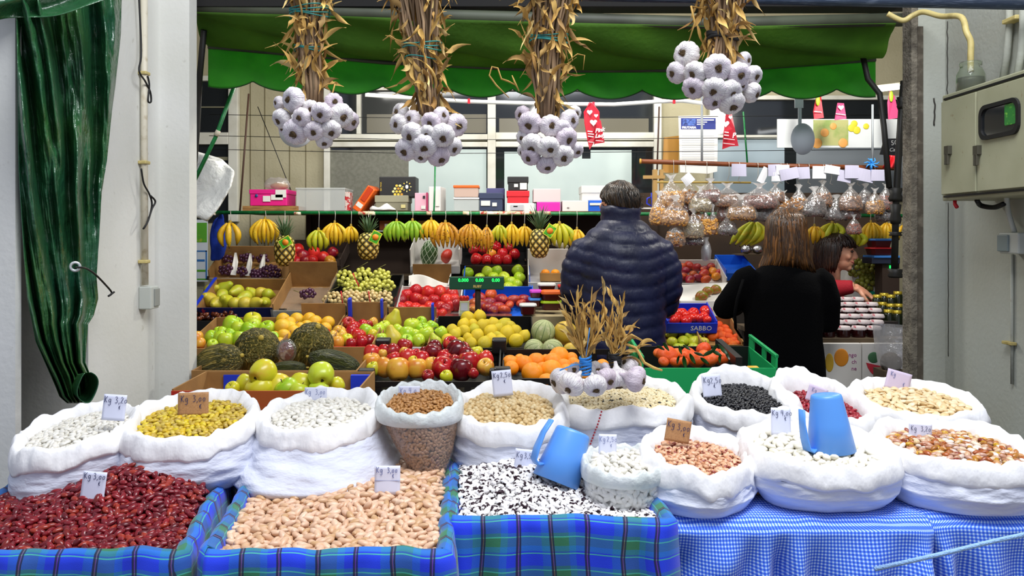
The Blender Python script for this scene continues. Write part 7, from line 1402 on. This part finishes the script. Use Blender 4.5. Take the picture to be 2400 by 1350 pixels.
# -- man in the navy quilted jacket, seen from behind
Y = 4.10; cx = X(1457, Y); t = thing('person', 'person with dark hair in a navy quilted jacket, seen from behind', 'person', (cx, Y, 0))
hr = Euler((.10, 0, .62)).to_matrix(); hc = Vector((X(1450, Y), Y+.03, Z(478, Y)))
mb = MB(); T = head_pts(mb, hc, hr, .98)
limb(mb, [(cx-.005, Y+.02, hc.z-.05), (cx, Y, 1.55), (cx, Y, 1.42)], [.056, .055, .06])
limb(mb, [(cx, Y, 1.45), (cx, Y+.01, 1.2), (cx, Y, .95)], [.08, .11, .12])
for q in (-1, 1):
    limb(mb, [(cx+q*.04, Y, 1.42), (cx+q*.16, Y, 1.43), (cx+q*.245, Y+.02, 1.21), (cx+q*.17, Y+.26, 1.14)], [.05, .05, .040, .030]); hand_pts(mb, (cx+q*.17, Y+.26, 1.14), (-q*.2, 1, .05), (q*.3, 0, 1), q*-1, curl=.6)
blob('body', mb, SKIN, .0075, t, 3)
mb = MB(); rings = []
for z, hw, hd, dy in ((.86, .205, .150, .01), (.90, .222, .160, .01), (1.0, .222, .160, .01), (1.15, .222, .158, .008), (1.30, .228, .155, 0), (1.40, .226, .148, -.004), (1.47, .205, .134, -.004), (1.515, .168, .120, -.002), (1.55, .128, .104, 0), (1.58, .092, .088, .008), (1.60, .076, .078, .012)):
    rings.append([Vector((cx+hw*math.cos(a)*(1+.0*a), Y+dy+hd*math.sin(a), z)) for a in (2*PI*k/40 for k in range(40))])
mb.loft(rings, True, True)
for q in (-1, 1): limb(mb, [(cx+q*.12, Y, 1.462), (cx+q*.195, Y, 1.415), (cx+q*.232, Y+.005, 1.33), (cx+q*.243, Y+.015, 1.22), (cx+q*.232, Y+.05, 1.135), (cx+q*.19, Y+.24, 1.12)], [.060, .074, .074, .068, .066, .050], 20)
j = blob('quilted_jacket', mb, NAVYJ, .011, t, 8)
me = j.data; n = len(me.vertices); co = np.empty(n*3); me.vertices.foreach_get('co', co); co = co.reshape(-1, 3); no = np.empty(n*3); me.vertex_normals.foreach_get('vector', no); no = no.reshape(-1, 3)
zz = co[:, 2]+.012*np.sin(co[:, 0]*9)-.05*(np.abs(co[:, 0])/.25)**2
per = .069; ph = np.abs(np.sin(np.pi*zz/per)); am = .0085*(ph**.5-.62)*(co[:, 2] < 1.60); am += .0022*np.sin(co[:, 0]*90+co[:, 2]*60)*np.sin(co[:, 2]*140+co[:, 0]*40)*(ph < .75)
me.vertices.foreach_set('co', (co+no*am[:, None]).ravel()); me.update()
def cring(r, z): return [Vector((cx-.004+r*math.cos(a), Y+.012+r*.98*math.sin(a), z+.012*math.sin(a)+.004*math.sin(5*a))) for a in (2*PI*k/44 for k in range(44))]
MB().loft([cring(.100, 1.560), cring(.102, 1.585), cring(.098, 1.60), cring(.103, 1.615), cring(.102, 1.638), cring(.095, 1.652), cring(.086, 1.645), cring(.084, 1.57)]).build('collar', NAVYJ, t)
rr = random.Random(4)
def mpath(i, rr):
    a = rr.uniform(0, 2*PI); z0 = 1.04-.7*rr.random()**1.8; cr = Vector((.0, -.02, .12)); lo = interp([(0, -.02), (.9, .035), (1.2, .05), (1.9, .05), (2.2, .035), (3.14, -.02), (3.7, -.05), (4.71, -.058), (5.6, -.05), (6.28, -.02)], a)
    zs = [lerp(.118*z0+.0, lo+rr.uniform(-.012, .012), k/4) for k in range(5)]; pts = []
    for k, z in enumerate(zs):
        q = clamp((z-.03)/.092, -1, .985); r_ = math.sqrt(max(.02, 1-q*q)) if z > .0 else .97-.25*clamp(-z/.1)
        sw = a+.25*k*(.3+.2*z0); f = 1.04+rr.uniform(0, .08)+(.10 if (k == 4 and rr.random() < .35) else 0); pts.append((.080*r_*math.cos(sw)*f, -.014+.100*r_*math.sin(sw)*f, z))
    return pts, .0085
mb = MB(); locks(mb, hc, hr, 330, mpath, rr); mb.ell(hc+hr @ Vector((0, -.018, .038)), (.079, .094, .080), 24, 16, hr); mb.ell(hc+hr @ Vector((0, -.055, -.02)), (.068, .060, .070), 20, 12, hr)
for i in range(16):                                                   # tuft standing out over the ear on the far side
    a = rr.uniform(-.5, .5); b = hc+Vector((.085, -.04, rr.uniform(-.05, .03))); mb.tube([b-Vector((.02, 0, 0)), b+Vector((.020, -.01, .004+a*.01)), b+Vector((.038, -.012, a*.05))], [.006, .004, .001], 5, flat=.5)
mb.build('hair', HAIRD, t); legs(t, cx, Y+.01, .90)
# -- woman in black with long brown hair, seen from behind
Y = 3.80; cx = X(1836, Y); t = thing('person', 'person with long brown hair in a black coat, seen from behind', 'person', (cx, Y, 0))
hc = Vector((X(1848, Y), Y+.04, Z(545, Y))); hr = Euler((.22, .05, -.25)).to_matrix(); mb = MB(); head_pts(mb, hc, hr, .95)
limb(mb, [(hc.x, Y+.02, hc.z-.05), (cx, Y, 1.36), (cx, Y, 1.22)], [.05, .048, .05]); limb(mb, [(cx, Y, 1.26), (cx, Y, 1.05), (cx, Y, .85)], [.06, .09, .11])
AR = {-1: [(cx-.13, Y, 1.30), (cx-.175, Y, 1.285), (cx-.215, Y+.02, 1.22), (cx-.258, Y+.06, 1.152), (cx-.14, Y+.27, 1.14)], 1: [(cx+.14, Y, 1.30), (cx+.175, Y, 1.275), (cx+.205, Y, 1.19), (cx+.225, Y+.03, 1.09), (cx+.14, Y+.24, 1.06)]}
for q in (-1, 1): limb(mb, [(cx, Y, 1.25)]+AR[q], [.04, .030, .030, .032, .034, .03]); hand_pts(mb, AR[q][-1], (-q*.3, 1, .05), (q*.2, 0, 1), -q, L=.165, curl=.6)
blob('body', mb, SKIN2, .0075, t, 3)
mb = MB(); rings = []
for z, hw, hd, dy in ((.62, .200, .150, 0), (.75, .198, .150, 0), (.90, .192, .142, 0), (1.02, .178, .130, 0), (1.14, .182, .128, 0), (1.24, .192, .124, 0), (1.30, .170, .108, 0), (1.345, .110, .085, .005), (1.375, .070, .070, .015), (1.40, .066, .066, .02)):
    rings.append([Vector((cx+hw*math.cos(a), Y+dy+hd*math.sin(a), z)) for a in (2*PI*k/36 for k in range(36))])
mb.loft(rings, True, True)
for q in (-1, 1): limb(mb, AR[q][:-1]+[tuple(Vector(AR[q][-1])*.9+Vector(AR[q][-2])*.1)], [.066, .068, .064, .060, .046], 18)
blob('black_coat', mb, BLACKW, .012, t, 8)
rr = random.Random(8)
def wpath(i, rr):
    a = rr.uniform(PI*.88, PI*2.12); z0 = 1.04-.6*rr.random()**2; L = rr.uniform(.155, .185)+.015*math.cos(a*2); pts = []
    for k in range(8):
        f = k/7; z = lerp(.112*z0, -L, f); q = clamp((z-.03)/.09, -1, .985)
        r_ = math.sqrt(max(.03, 1-q*q)) if z > .02 else 1.0+.10*sstep(.02, -.08, z)-.06*sstep(-.1, -.19, z); r_ *= 1.07+rr.uniform(0, .05); fl = .04*sstep(-.1, -.19, z)*math.cos(a)
        pts.append((.082*r_*math.cos(a+.05*math.sin(f*5+i))+fl, -.012+.098*r_*math.sin(a)*(1-.12*sstep(-.05, -.18, z)), z))
    return pts, .0075
mb = MB(); locks(mb, hc, Euler((.0, 0, -.1)).to_matrix(), 380, wpath, rr); hb = Euler((0, 0, -.1)).to_matrix(); mb.ell(hc+Vector((0, -.022, .028)), (.084, .095, .080), 24, 16); mb.ell(hc+Vector((0, -.05, -.07)), (.082, .055, .10), 20, 12)
mb.build('long_hair', HAIRB, t); legs(t, cx, Y+.01, .84, .085, .08)
MB().tube([P(1742, 655, Y-.11), P(1728, 700, Y-.14), P(1722, 735, Y-.15), P(1724, 770, Y-.12), P(1738, 792, Y-.02)], .008, 8, flat=.4).build('bag_strap', BLACKW, t)
# -- seller in red behind the jam counter, in profile
Y = 4.98; cx = X(1936, Y); t = thing('person', 'smiling person in a red jumper reaching over the jam jars', 'person', (cx, Y, 0))
hc = Vector((X(1957, Y), Y-.02, Z(592, Y))); hr = (Euler((0, 0, -1.92)).to_matrix() @ Euler((-.05, 0, 0)).to_matrix()); mb = MB(); T = head_pts(mb, hc, hr, 1.0)
limb(mb, [hc+hr @ Vector((0, -.02, -.05)), (X(1950, Y), Y, Z(660, Y)), (X(1945, Y), Y+.02, Z(690, Y))], [.05, .048, .075]); limb(mb, [(cx, Y+.02, 1.10), (cx-.02, Y+.05, .92), (cx-.05, Y+.05, .78)], [.115, .115, .12])
sh = Vector((X(1938, Y), Y-.09, Z(676, Y))); el = P(1962, 676, 4.78); wr = P(2003, 672, 4.74)
limb(mb, [sh, el, wr], [.05, .04, .027]); hand_pts(mb, wr, (.80, -.10, -.46), (.42, -.35, .84), 1, L=.185, curl=.30, spread=.5)
limb(mb, [(cx-.03, Y+.14, 1.13), (cx+.03, Y+.2, .97), (cx+.2, Y+.12, .98)], [.05, .042, .03]); hand_pts(mb, (cx+.2, Y+.12, .98), (1, -.2, -.1), (0, 0, 1), -1, curl=.5)
blob('body', mb, SKIN2, .0062, t, 3)
for q in (-1, 1):
    MB().ell(T(q*.031, .086, .012), (.016, .0095, .0075), 14, 8, hr).build('eye', M('eye_dark', '#1c1410', .2), t); MB().tube([T(q*.014, .097, .037), T(q*.032, .094, .043), T(q*.050, .082, .036)], [.0022, .003, .0015], 6).build('eyebrow', HAIRS, t)
MB().tube([T(-.030, .080, -.047), T(-.014, .098, -.055), T(0, .1015, -.057), T(.014, .098, -.055), T(.030, .080, -.047)], [.0015, .004, .0045, .004, .0015], 8).build('lips', M('lips', '#a84848', .4), t)
rr = random.Random(12)
def spath(i, rr):
    a = rr.uniform(0, 2*PI); z0 = 1.06-.6*rr.random()**2; front = max(0, math.sin(a)); lo = lerp(-.10-rr.uniform(0, .03), .042+rr.uniform(-.01, .012), sstep(.05, .42, front)); pts = []
    for k in range(7):
        z = lerp(.115*z0, lo, k/6); q = clamp((z-.03)/.092, -1, .985); r_ = math.sqrt(max(.03, 1-q*q)) if z > .02 else 1.03-.10*sstep(-.05, -.14, z); r_ *= 1.06+rr.uniform(0, .06); pts.append((.083*r_*math.cos(a), -.014+(.100+.014*front)*r_*math.sin(a), z))
    return pts, .0075
mb = MB(); locks(mb, hc, hr, 420, spath, rr); mb.ell(hc+hr @ Vector((0, -.018, .043)), (.081, .094, .078), 24, 16, hr); mb.ell(hc+hr @ Vector((0, -.062, -.045)), (.076, .055, .078), 18, 12, hr)
for i in range(70):                                                   # fringe swept over the brow
    x = rr.uniform(-.066, .060); q = math.sqrt(max(.05, 1-(x/.085)**2)); dx = rr.uniform(.0, .016); lo = rr.uniform(.030, .056)
    mb.tube([hc+hr @ Vector((x*.7, .050*q, .120)), hc+hr @ Vector((x, .086*q, .094)), hc+hr @ Vector((x+dx*.6, .106*q, .070)), hc+hr @ Vector((x+dx, .108*q, lo))], [.005, .0065, .006, .0018], 5, flat=.5)
mb.build('hair', HAIRS, t)
mb = MB(); rings = []
for z, hw, hd, dx, dy in ((.72, .13, .17, -.06, .05), (.9, .13, .175, -.03, .04), (1.02, .13, .18, -.01, .03), (1.10, .118, .165, .0, .02), (1.145, .09, .12, .005, .015), (1.175, .066, .075, .01, .01)):
    rings.append([Vector((cx+dx+hw*math.cos(a), Y+dy+hd*math.sin(a), z)) for a in (2*PI*k/32 for k in range(32))])
mb.loft(rings, True, True); limb(mb, [sh+Vector((-.03, .04, .0)), sh, el, wr-Vector((.006, 0, 0))], [.062, .062, .052, .040], 18); limb(mb, [(cx-.03, Y+.14, 1.12), (cx+.03, Y+.2, .97), (cx+.17, Y+.13, .98)], [.06, .052, .042])
blob('red_jumper', mb, REDW, .011, t, 7); legs(t, cx-.06, Y+.06, .80, .085, .08)
# ================================================================ garlic
def garcol(nt):
    tc = nt.nodes.new('ShaderNodeTexCoord'); g = nt.nodes.new('ShaderNodeTexGradient'); g.gradient_type = 'RADIAL'; nt.links.new(tc.outputs['Object'], g.inputs[0])
    n = noisen(nt, 1.6, 3); n2 = noisen(nt, 2.2, 4)
    a = mth(nt, 'ADD', mth(nt, 'MULTIPLY', g.outputs['Fac'], 23.0), mth(nt, 'MULTIPLY', n, 3.0)); r = ramp(nt, [(0, (1, 1, 1)), (.10, (.25, .25, .25)), (.3, (0, 0, 0)), (.8, (.1, .1, .1)), (1, (1, 1, 1))]); nt.links.new(mth(nt, 'FRACT', a), r.inputs[0])
    oi = nt.nodes.new('ShaderNodeObjectInfo'); b = ramp(nt, [(0, '#efebe4'), (.55, '#e9e5e4'), (.85, '#dccdd6'), (1, '#f3efe8')]); nt.links.new(oi.outputs['Random'], b.inputs[0])
    r2 = ramp(nt, [(.48, (0, 0, 0)), (.72, (1, 1, 1))]); nt.links.new(n2, r2.inputs[0])
    c = mixc(nt, mth(nt, 'MULTIPLY', r2.outputs[0], .55), b.outputs[0], '#b09ab4'); return mixc(nt, mth(nt, 'MULTIPLY', r.outputs[0], .50), c, '#94858e')
GSK = M('garlic_skin', rough=.5, colf=garcol, bump=(4, .3, (3, 3, .2), .03)); GROOT = M('garlic_root', '#6d5634', .9, noise=(40, '#3f3020', .4, .6)); DRY = M('dry_leaf', '#a8803c', .75, isl=[(0, '#9a7034'), (.3, '#c49a4c'), (.6, '#d8b060'), (.85, '#8a6838'), (1, '#e4c880')]); DRYS = M('dry_stem', '#8d7658', .75, isl=[(0, '#6f5c42'), (.5, '#94795a'), (.8, '#a88a68'), (1, '#b89a74')], noise=(30, '#5d4a38', .55, .8, (2, 2, .4))); TEALT = M('teal_twine', '#2a8a84', .7)
def glob(a, r, z):
    k = sstep(-.78, -.5, z)*sstep(1.0, .5, z); return r*(1+.085*abs(math.sin(4.5*a))**.7*k-.03*k+.008*math.sin(19*a))
GPROF = [(.16, -.64), (.30, -.70), (.55, -.72), (.80, -.58), (.97, -.28), (1.0, .02), (.93, .30), (.76, .55), (.50, .76), (.30, .92), (.20, 1.08), (.15, 1.3), (.12, 1.5), (.001, 1.52)]
GME = MB().lathe(GPROF, 36, fn=glob).mesh('bulb', GSK)
rr = random.Random(2); rt = MB().lathe([(.001, -.76), (.10, -.79), (.20, -.76), (.24, -.70), (.22, -.60)], 12, fn=lambda a, r, z: r*(1+.15*math.sin(3*a)))
for i in range(26):
    a, q = rr.uniform(0, 6.3), rr.uniform(.05, .24); rt.tube([(q*math.cos(a), q*math.sin(a), -.70), (q*1.25*math.cos(a+.3), q*1.25*math.sin(a+.3), -.80), (q*1.3*math.cos(a+.9), q*1.3*math.sin(a+.9), -.78)], [.03, .022, .012], 4)
RME = rt.mesh('root_tuft', GROOT)
def bulb(t, p, r, root):
    """one bulb, its root disc pointing along root"""
    b = link('bulb', GME, t, Vector(p)-t.location); b.scale = (r, r, r*.92); z = -Vector(root).normalized(); x, y = basis(z); m = Matrix((x, y, z)).transposed() @ Euler((0, 0, R.uniform(0, 6))).to_matrix(); b.rotation_euler = m.to_euler(); link('root_tuft', RME, b); return b
def curl_leaf(mb, p, d, L, w, rr, droop=.5):
    d = Vector(d).normalized(); pts = [Vector(p)]; v = d.copy(); sd = []; tw = rr.uniform(0, 6)
    ax = Vector((rr.uniform(-1, 1), rr.uniform(-1, 1), rr.uniform(-1, 1)))
    for k in range(9):
        v = (v+ax*.22*rr.uniform(.4, 1.2)+Vector((0, 0, -droop*.12*k/4))).normalized(); pts.append(pts[-1]+v*L/9)
    for k in range(10): sd.append(Vector((math.cos(tw+k*.5), math.sin(tw+k*.5), .3)))
    rows = []
    for k, q in enumerate(pts):
        s = k/9; ww = w*(.35+.65*math.sin(PI*min(1, s*1.05+.08)))*(1-.75*s**3); dd = (pts[min(k+1, 9)]-pts[max(k-1, 0)]); x = dd.cross(sd[k]); x = x.normalized() if x.length > 1e-6 else Vector((1, 0, 0)); nn = x.cross(dd).normalized(); rows.append([q-x*ww+nn*ww*.5, q-nn*ww*.15, q+x*ww+nn*ww*.5])
    mb.loft(rows, closed=False)
def garlic_bunch(label, Y, bulbs, ox, oy, k, axis, twines, seed, longleaf=()):
    """bulbs: x y r as read from an enlarged view; axis: (row, middle, half width) of the leaf bundle from the top down"""
    rr = random.Random(seed); cx = sum(b[0] for b in bulbs)/len(bulbs); cy = sum(b[1] for b in bulbs)/len(bulbs); c = P(ox+cx/k, oy+cy/k, Y); t = thing('garlic_bunch', label, 'garlic bunch', P(ox+cx/k, oy+max(b[1]+b[2] for b in bulbs)/k, Y), 'garlic bunches hanging above the stand')
    dm = max(math.hypot(b[0]-cx, b[1]-cy) for b in bulbs)
    for (x, y, r) in bulbs:
        d = math.hypot(x-cx, y-cy)/dm; Yb = Y-.058*(1-d*d)+.01*(r < 55*1)*1.0+rr.uniform(-.006, .006); p = P(ox+x/k, oy+y/k, Yb); q = Vector(((x-cx)/dm*.95+rr.uniform(-.3, .3), -.85+rr.uniform(-.2, .2), -(y-cy)/dm*.55-.45+rr.uniform(-.2, .2))); bulb(t, p, S(r/k, Yb)*1.17, q)
    tabx = [(a, b) for a, b, _ in axis]; tabw = [(a, w) for a, _, w in axis]; y0, y1 = axis[0][0], axis[-1][0]
    mb = MB()
    for i in range(46):
        a = rr.uniform(0, 2*PI); q = math.sqrt(rr.random()); pts = []; tw = rr.uniform(-.8, .8)
        for j in range(9):
            py = lerp(y0, y1+14, j/8); w = S(interp(tabw, py), Y)*.86; aa = a+tw*j/8; p = P(interp(tabx, py), py, Y); pts.append(p+Vector((w*q*math.cos(aa), w*q*.8*math.sin(aa), 0))+Vector((rr.uniform(-1, 1), rr.uniform(-1, 1), 0))*.003)
        mb.tube(pts, [rr.uniform(.0032, .0065) for _ in pts], 6, flat=.6)
    mb.build('dry_stalks', DRYS, t); mb = MB()
    for i in range(250):
        v = rr.random()**1.5; py = lerp(y0, y1, v*.96); a = rr.uniform(0, 2*PI); w = S(interp(tabw, py), Y); p = P(interp(tabx, py), py, Y)+Vector((w*.85*math.cos(a), w*.8*math.sin(a), 0)); up = rr.choice((1, 1, 1, -1, -.4)) if v < .55 else rr.choice((-1, -1, .5)); out = .22 if v > .2 else .42
        curl_leaf(mb, p, (math.cos(a)*out, math.sin(a)*out, up), rr.uniform(.035, .095), rr.uniform(.003, .008), rr, .5)
    for pts, w in longleaf: mb.tube([P(ox+x/k, oy+y/k, Y-.02) for x, y in pts], [w*q for q in ([.6]+[1]*(len(pts)-2)+[.5])], 6, flat=.35)
    mb.build('dry_leaves', DRY, t)
    for (py, n, m) in twines:
        mb = MB()
        w = S(interp(tabw, py), Y)*1.08; c = P(interp(tabx, py), py, Y)
        for q in range(n): mb.tube([c+Vector((w*math.cos(a), w*.85*math.sin(a), (q-n/2)*.006+.004*math.sin(a*2+q))) for a in (2*PI*j/20 for j in range(21))], .0014 if m is TEALT else .004, 5)
        mb.build('twine', m, t)
    return t
garlic_bunch('hanging garlic bunch nearest the tarp, in front of a white disc', 1.75, [(808, 700, 74), (705, 725, 42), (725, 835, 62), (865, 825, 58), (1000, 790, 62), (1085, 720, 56), (1135, 812, 74), (1200, 850, 58), (820, 925, 78), (945, 918, 60), (1065, 910, 64), (1020, 990, 50), (745, 895, 44), (925, 760, 50)], 420, 0, 3, [(-150, 727, 62), (10, 727, 50), (40, 725, 38), (75, 724, 30), (120, 724, 31), (180, 730, 30), (232, 735, 22)], [(27, 4, TEALT), (112, 2, TEALT)], 31, longleaf=[(((1000, 620), (1050, 590), (1095, 590), (1080, 650), (1050, 740)), .004)])
garlic_bunch('hanging garlic bunch second from the tarp, its leaves flaring widest', 1.75, [(1560, 790, 56), (1548, 872, 60), (1640, 835, 52), (1770, 855, 58), (1840, 812, 52), (1945, 880, 70), (1645, 942, 72), (1850, 950, 74), (1600, 1050, 70), (1728, 1022, 74), (1920, 1030, 60), (1825, 1095, 68), (1700, 1090, 50), (1750, 930, 50)], 420, 0, 3, [(-150, 975, 70), (0, 978, 62), (50, 982, 58), (100, 988, 44), (128, 990, 40), (200, 1000, 36), (255, 1004, 26)], [(108, 3, TEALT), (136, 1, TEALT)], 32, longleaf=[(((1830, 520), (1880, 600), (1945, 710)), .004), (((1560, 300), (1480, 250), (1430, 285)), .004)])
garlic_bunch('hanging garlic bunch with one long stray leaf, above the navy jacket', 1.75, [(378, 805, 52), (430, 870, 74), (570, 885, 66), (700, 845, 62), (735, 795, 46), (385, 965, 48), (452, 1020, 74), (555, 1032, 66), (675, 972, 72), (652, 1090, 70), (745, 1055, 50), (542, 1155, 60), (432, 1095, 60), (385, 1060, 42), (650, 905, 55)], 1100, 0, 3, [(-150, 1296, 66), (0, 1296, 58), (40, 1292, 52), (90, 1286, 42), (140, 1282, 44), (200, 1282, 40), (262, 1284, 26)], [(90, 3, TEALT), (98, 1, TEALT)], 33, longleaf=[(((330, 600), (270, 570), (225, 555), (200, 480), (160, 470), (140, 530), (190, 600), (280, 688)), .005), (((690, 430), (760, 380), (810, 390), (800, 490)), .0035), (((350, 640), (320, 580), (300, 530)), .006)])
garlic_bunch('highest hanging garlic bunch, tied with black tape, nearest the cabinet', 1.75, [(1530, 385, 80), (1460, 510, 66), (1590, 512, 70), (1740, 478, 84), (1890, 522, 72), (1930, 425, 52), (1992, 530, 60), (1580, 615, 70), (1722, 625, 74), (1830, 640, 74), (1985, 650, 62), (1840, 715, 80), (1712, 705, 60), (1910, 592, 44)], 1100, 0, 3, [(-150, 1694, 70), (0, 1694, 60), (40, 1696, 46), (78, 1694, 32), (100, 1694, 34), (130, 1692, 44), (150, 1690, 40)], [(82, 3, BLACKC)], 34, longleaf=[(((1640, 60), (1560, 45), (1585, 160), (1545, 285)), .006)])
tag(MB().tube([P(-60, -150, 1.75), P(2460, -150, 1.75)], .018, 10).build('hanging_rail', STEEL), 'steel rail overhead from which the garlic bunches hang', 'rail')
# two bunches lying on the sack of black-eyed peas
def lying(label, bulbs, fan, tie, seed, stray=()):
    rr = random.Random(seed); t = thing('garlic_bunch', label, 'garlic bunch', P(bulbs[0][0], bulbs[0][1]+20, 1.95), 'garlic bunches lying on the black-eyed peas')
    for (px, py, r, dy, root) in bulbs: bulb(t, P(px, py, 1.93+dy), S(r, 1.93+dy)*1.12, root)
    (tx, ty, Yt, tw), mat = tie[:4], tie[4]; c = P(tx, ty, Yt); mb = MB()
    for (px, py) in fan:
        e = P(px, py, Yt+rr.uniform(-.02, .08)); b = c+Vector((rr.uniform(-1, 1)*tw, rr.uniform(-1, 1)*tw, -.02)); m = b.lerp(e, .5)+Vector((rr.uniform(-.012, .012), rr.uniform(-.01, .01), .0)); q = m.lerp(e, .55)+Vector((rr.uniform(-.01, .01), 0, .004)); mb.tube([b, c+(b-c)*.9+Vector((0, 0, .03)), m, q, e], [.0035, .0038, .0042, .005, .0018], 6, flat=.35)
        curl_leaf(mb, m, (e-b)+Vector((rr.uniform(-.04, .04), 0, 0)), .07, .0055, rr, .1); curl_leaf(mb, q, (e-b)+Vector((rr.uniform(-.06, .06), 0, .02)), .05, .006, rr, .2); curl_leaf(mb, b.lerp(m, .6), (e-b)+Vector((rr.uniform(-.08, .08), 0, 0)), .08, .005, rr, .1)
    for pts in stray: mb.tube([P(x, y, Yt+.01) for x, y in pts], [.006]+[.0065]*(len(pts)-2)+[.004], 6, flat=.6)
    mb.build('dry_stalks', DRY, t); mb = MB()
    for k in range(8): mb.tube([c+Vector((tw*1.35*math.cos(a), tw*1.35*math.sin(a), (k-4)*.0052+.004*math.sin(a+k))) for a in (2*PI*j/16 for j in range(17))], .0030, 6)
    return t, mb, c
BL = lambda q: Vector(q)
t, mb, c = lying('lying garlic bunch tied with blue string, its dry leaves standing up', [(1315, 893, 27, -.02, (-.8, -.4, -.2)), (1341, 900, 27, -.09, (-.55, -.6, -.6)), (1394, 903, 25, -.10, (.1, -.8, -.6)), (1420, 888, 24, -.05, (.3, -.5, -.2)), (1350, 870, 18, .03, (-.2, -.5, .2)), (1394, 868, 19, .03, (.3, -.6, .1))],
             [(1322, 690), (1336, 680), (1355, 668), (1358, 720), (1388, 672), (1395, 705), (1340, 730), (1330, 750), (1375, 740), (1400, 740), (1418, 752), (1345, 770), (1365, 700), (1385, 715), (1325, 715), (1405, 730)], (1372, 852, 1.92, .0095, M('blue_twine')), 41)
mb.build('twine', M('blue_twine'), t); mb = MB(); mb.tube([c+Vector((0, -.015, .02)), P(1378, 800, 1.90), P(1382, 768, 1.90)], .0028, 6, flat=.4); mb.tube([c+Vector((-.01, -.015, 0)), P(1345, 855, 1.87), P(1312, 868, 1.86)], .0028, 6, flat=.4); mb.build('twine_end', M('blue_twine'), t)
t, mb, c = lying('lying garlic bunch bound with black tape beside the blue tied one', [(1448, 888, 27, -.03, (.1, -.3, -.9)), (1490, 888, 27, -.07, (.85, -.4, -.2)), (1474, 858, 22, .02, (-.6, -.2, .5)), (1420, 862, 12, .0, (-.5, -.3, -.3)), (1466, 896, 15, .0, (.2, -.6, -.5))],
             [(1410, 648), (1430, 668), (1452, 692), (1415, 706), (1462, 735), (1440, 730), (1465, 762), (1432, 780), (1425, 750), (1448, 705), (1505, 798), (1470, 790)], (1441, 842, 1.93, .010, BLACKC), 42, stray=[((1450, 800), (1490, 815), (1510, 850), (1532, 862), (1552, 868)), ((1445, 790), (1480, 785), (1505, 798))])
mb.build('black_tape', BLACKC, t)
# ================================================================ camera, light, world
cam = bpy.data.cameras.new('camera'); co = bpy.data.objects.new('camera', cam); COL.objects.link(co); SC.camera = co
cam.sensor_width = 36; cam.lens = F/2400*36; cam.shift_y = -(675-HY)/2400; co.location = (0, 0, CZ); co.rotation_euler = (PI/2, 0, 0); cam.clip_start = .05
w = bpy.data.worlds.new('world'); SC.world = w; w.use_nodes = True; bg = w.node_tree.nodes['Background']; bg.inputs[0].default_value = (.76, .82, 1, 1); bg.inputs[1].default_value = .55
def area(name, loc, target, size, power, col=(1, 1, 1), sy=None):
    l = bpy.data.lights.new(name, 'AREA'); l.energy = power; l.size = size; l.color = col
    if sy: l.shape = 'RECTANGLE'; l.size_y = sy
    o = bpy.data.objects.new(name, l); COL.objects.link(o); o.location = loc
    o.rotation_euler = (Vector(target)-Vector(loc)).to_track_quat('-Z', 'Y').to_euler(); return o
area('overhead_fill', (.5, 1.1, 3.7), (0, 1.9, .95), 2.0, 112, (.95, .97, 1), 1.2)  # unseen area light added overhead to brighten the stand and left wall
def lamp(name, loc, power, col=(1, .97, .9), r=.12):
    l = bpy.data.lights.new(name, 'POINT'); l.energy = power; l.color = col; l.shadow_soft_size = r; o = bpy.data.objects.new(name, l); COL.objects.link(o); o.location = loc
for i, x in enumerate((-.95, .3, 2.0)): lamp('unseen_stall_lamp', (x, 4.2 if i < 2 else 4.0, 2.62), (46, 46, 72)[i])  # unseen lamps; the last is shifted and strengthened to brighten the seller
area('back_tube_light', (.3, 5.0, 2.8), (.1, 5.6, 1.2), 3.2, 22, (1, .98, .93), .2)
vs = SC.view_settings; vs.view_transform = 'Standard'; vs.look = 'None'; vs.exposure = 0.0; vs.gamma = 1; vs.use_curve_mapping = False
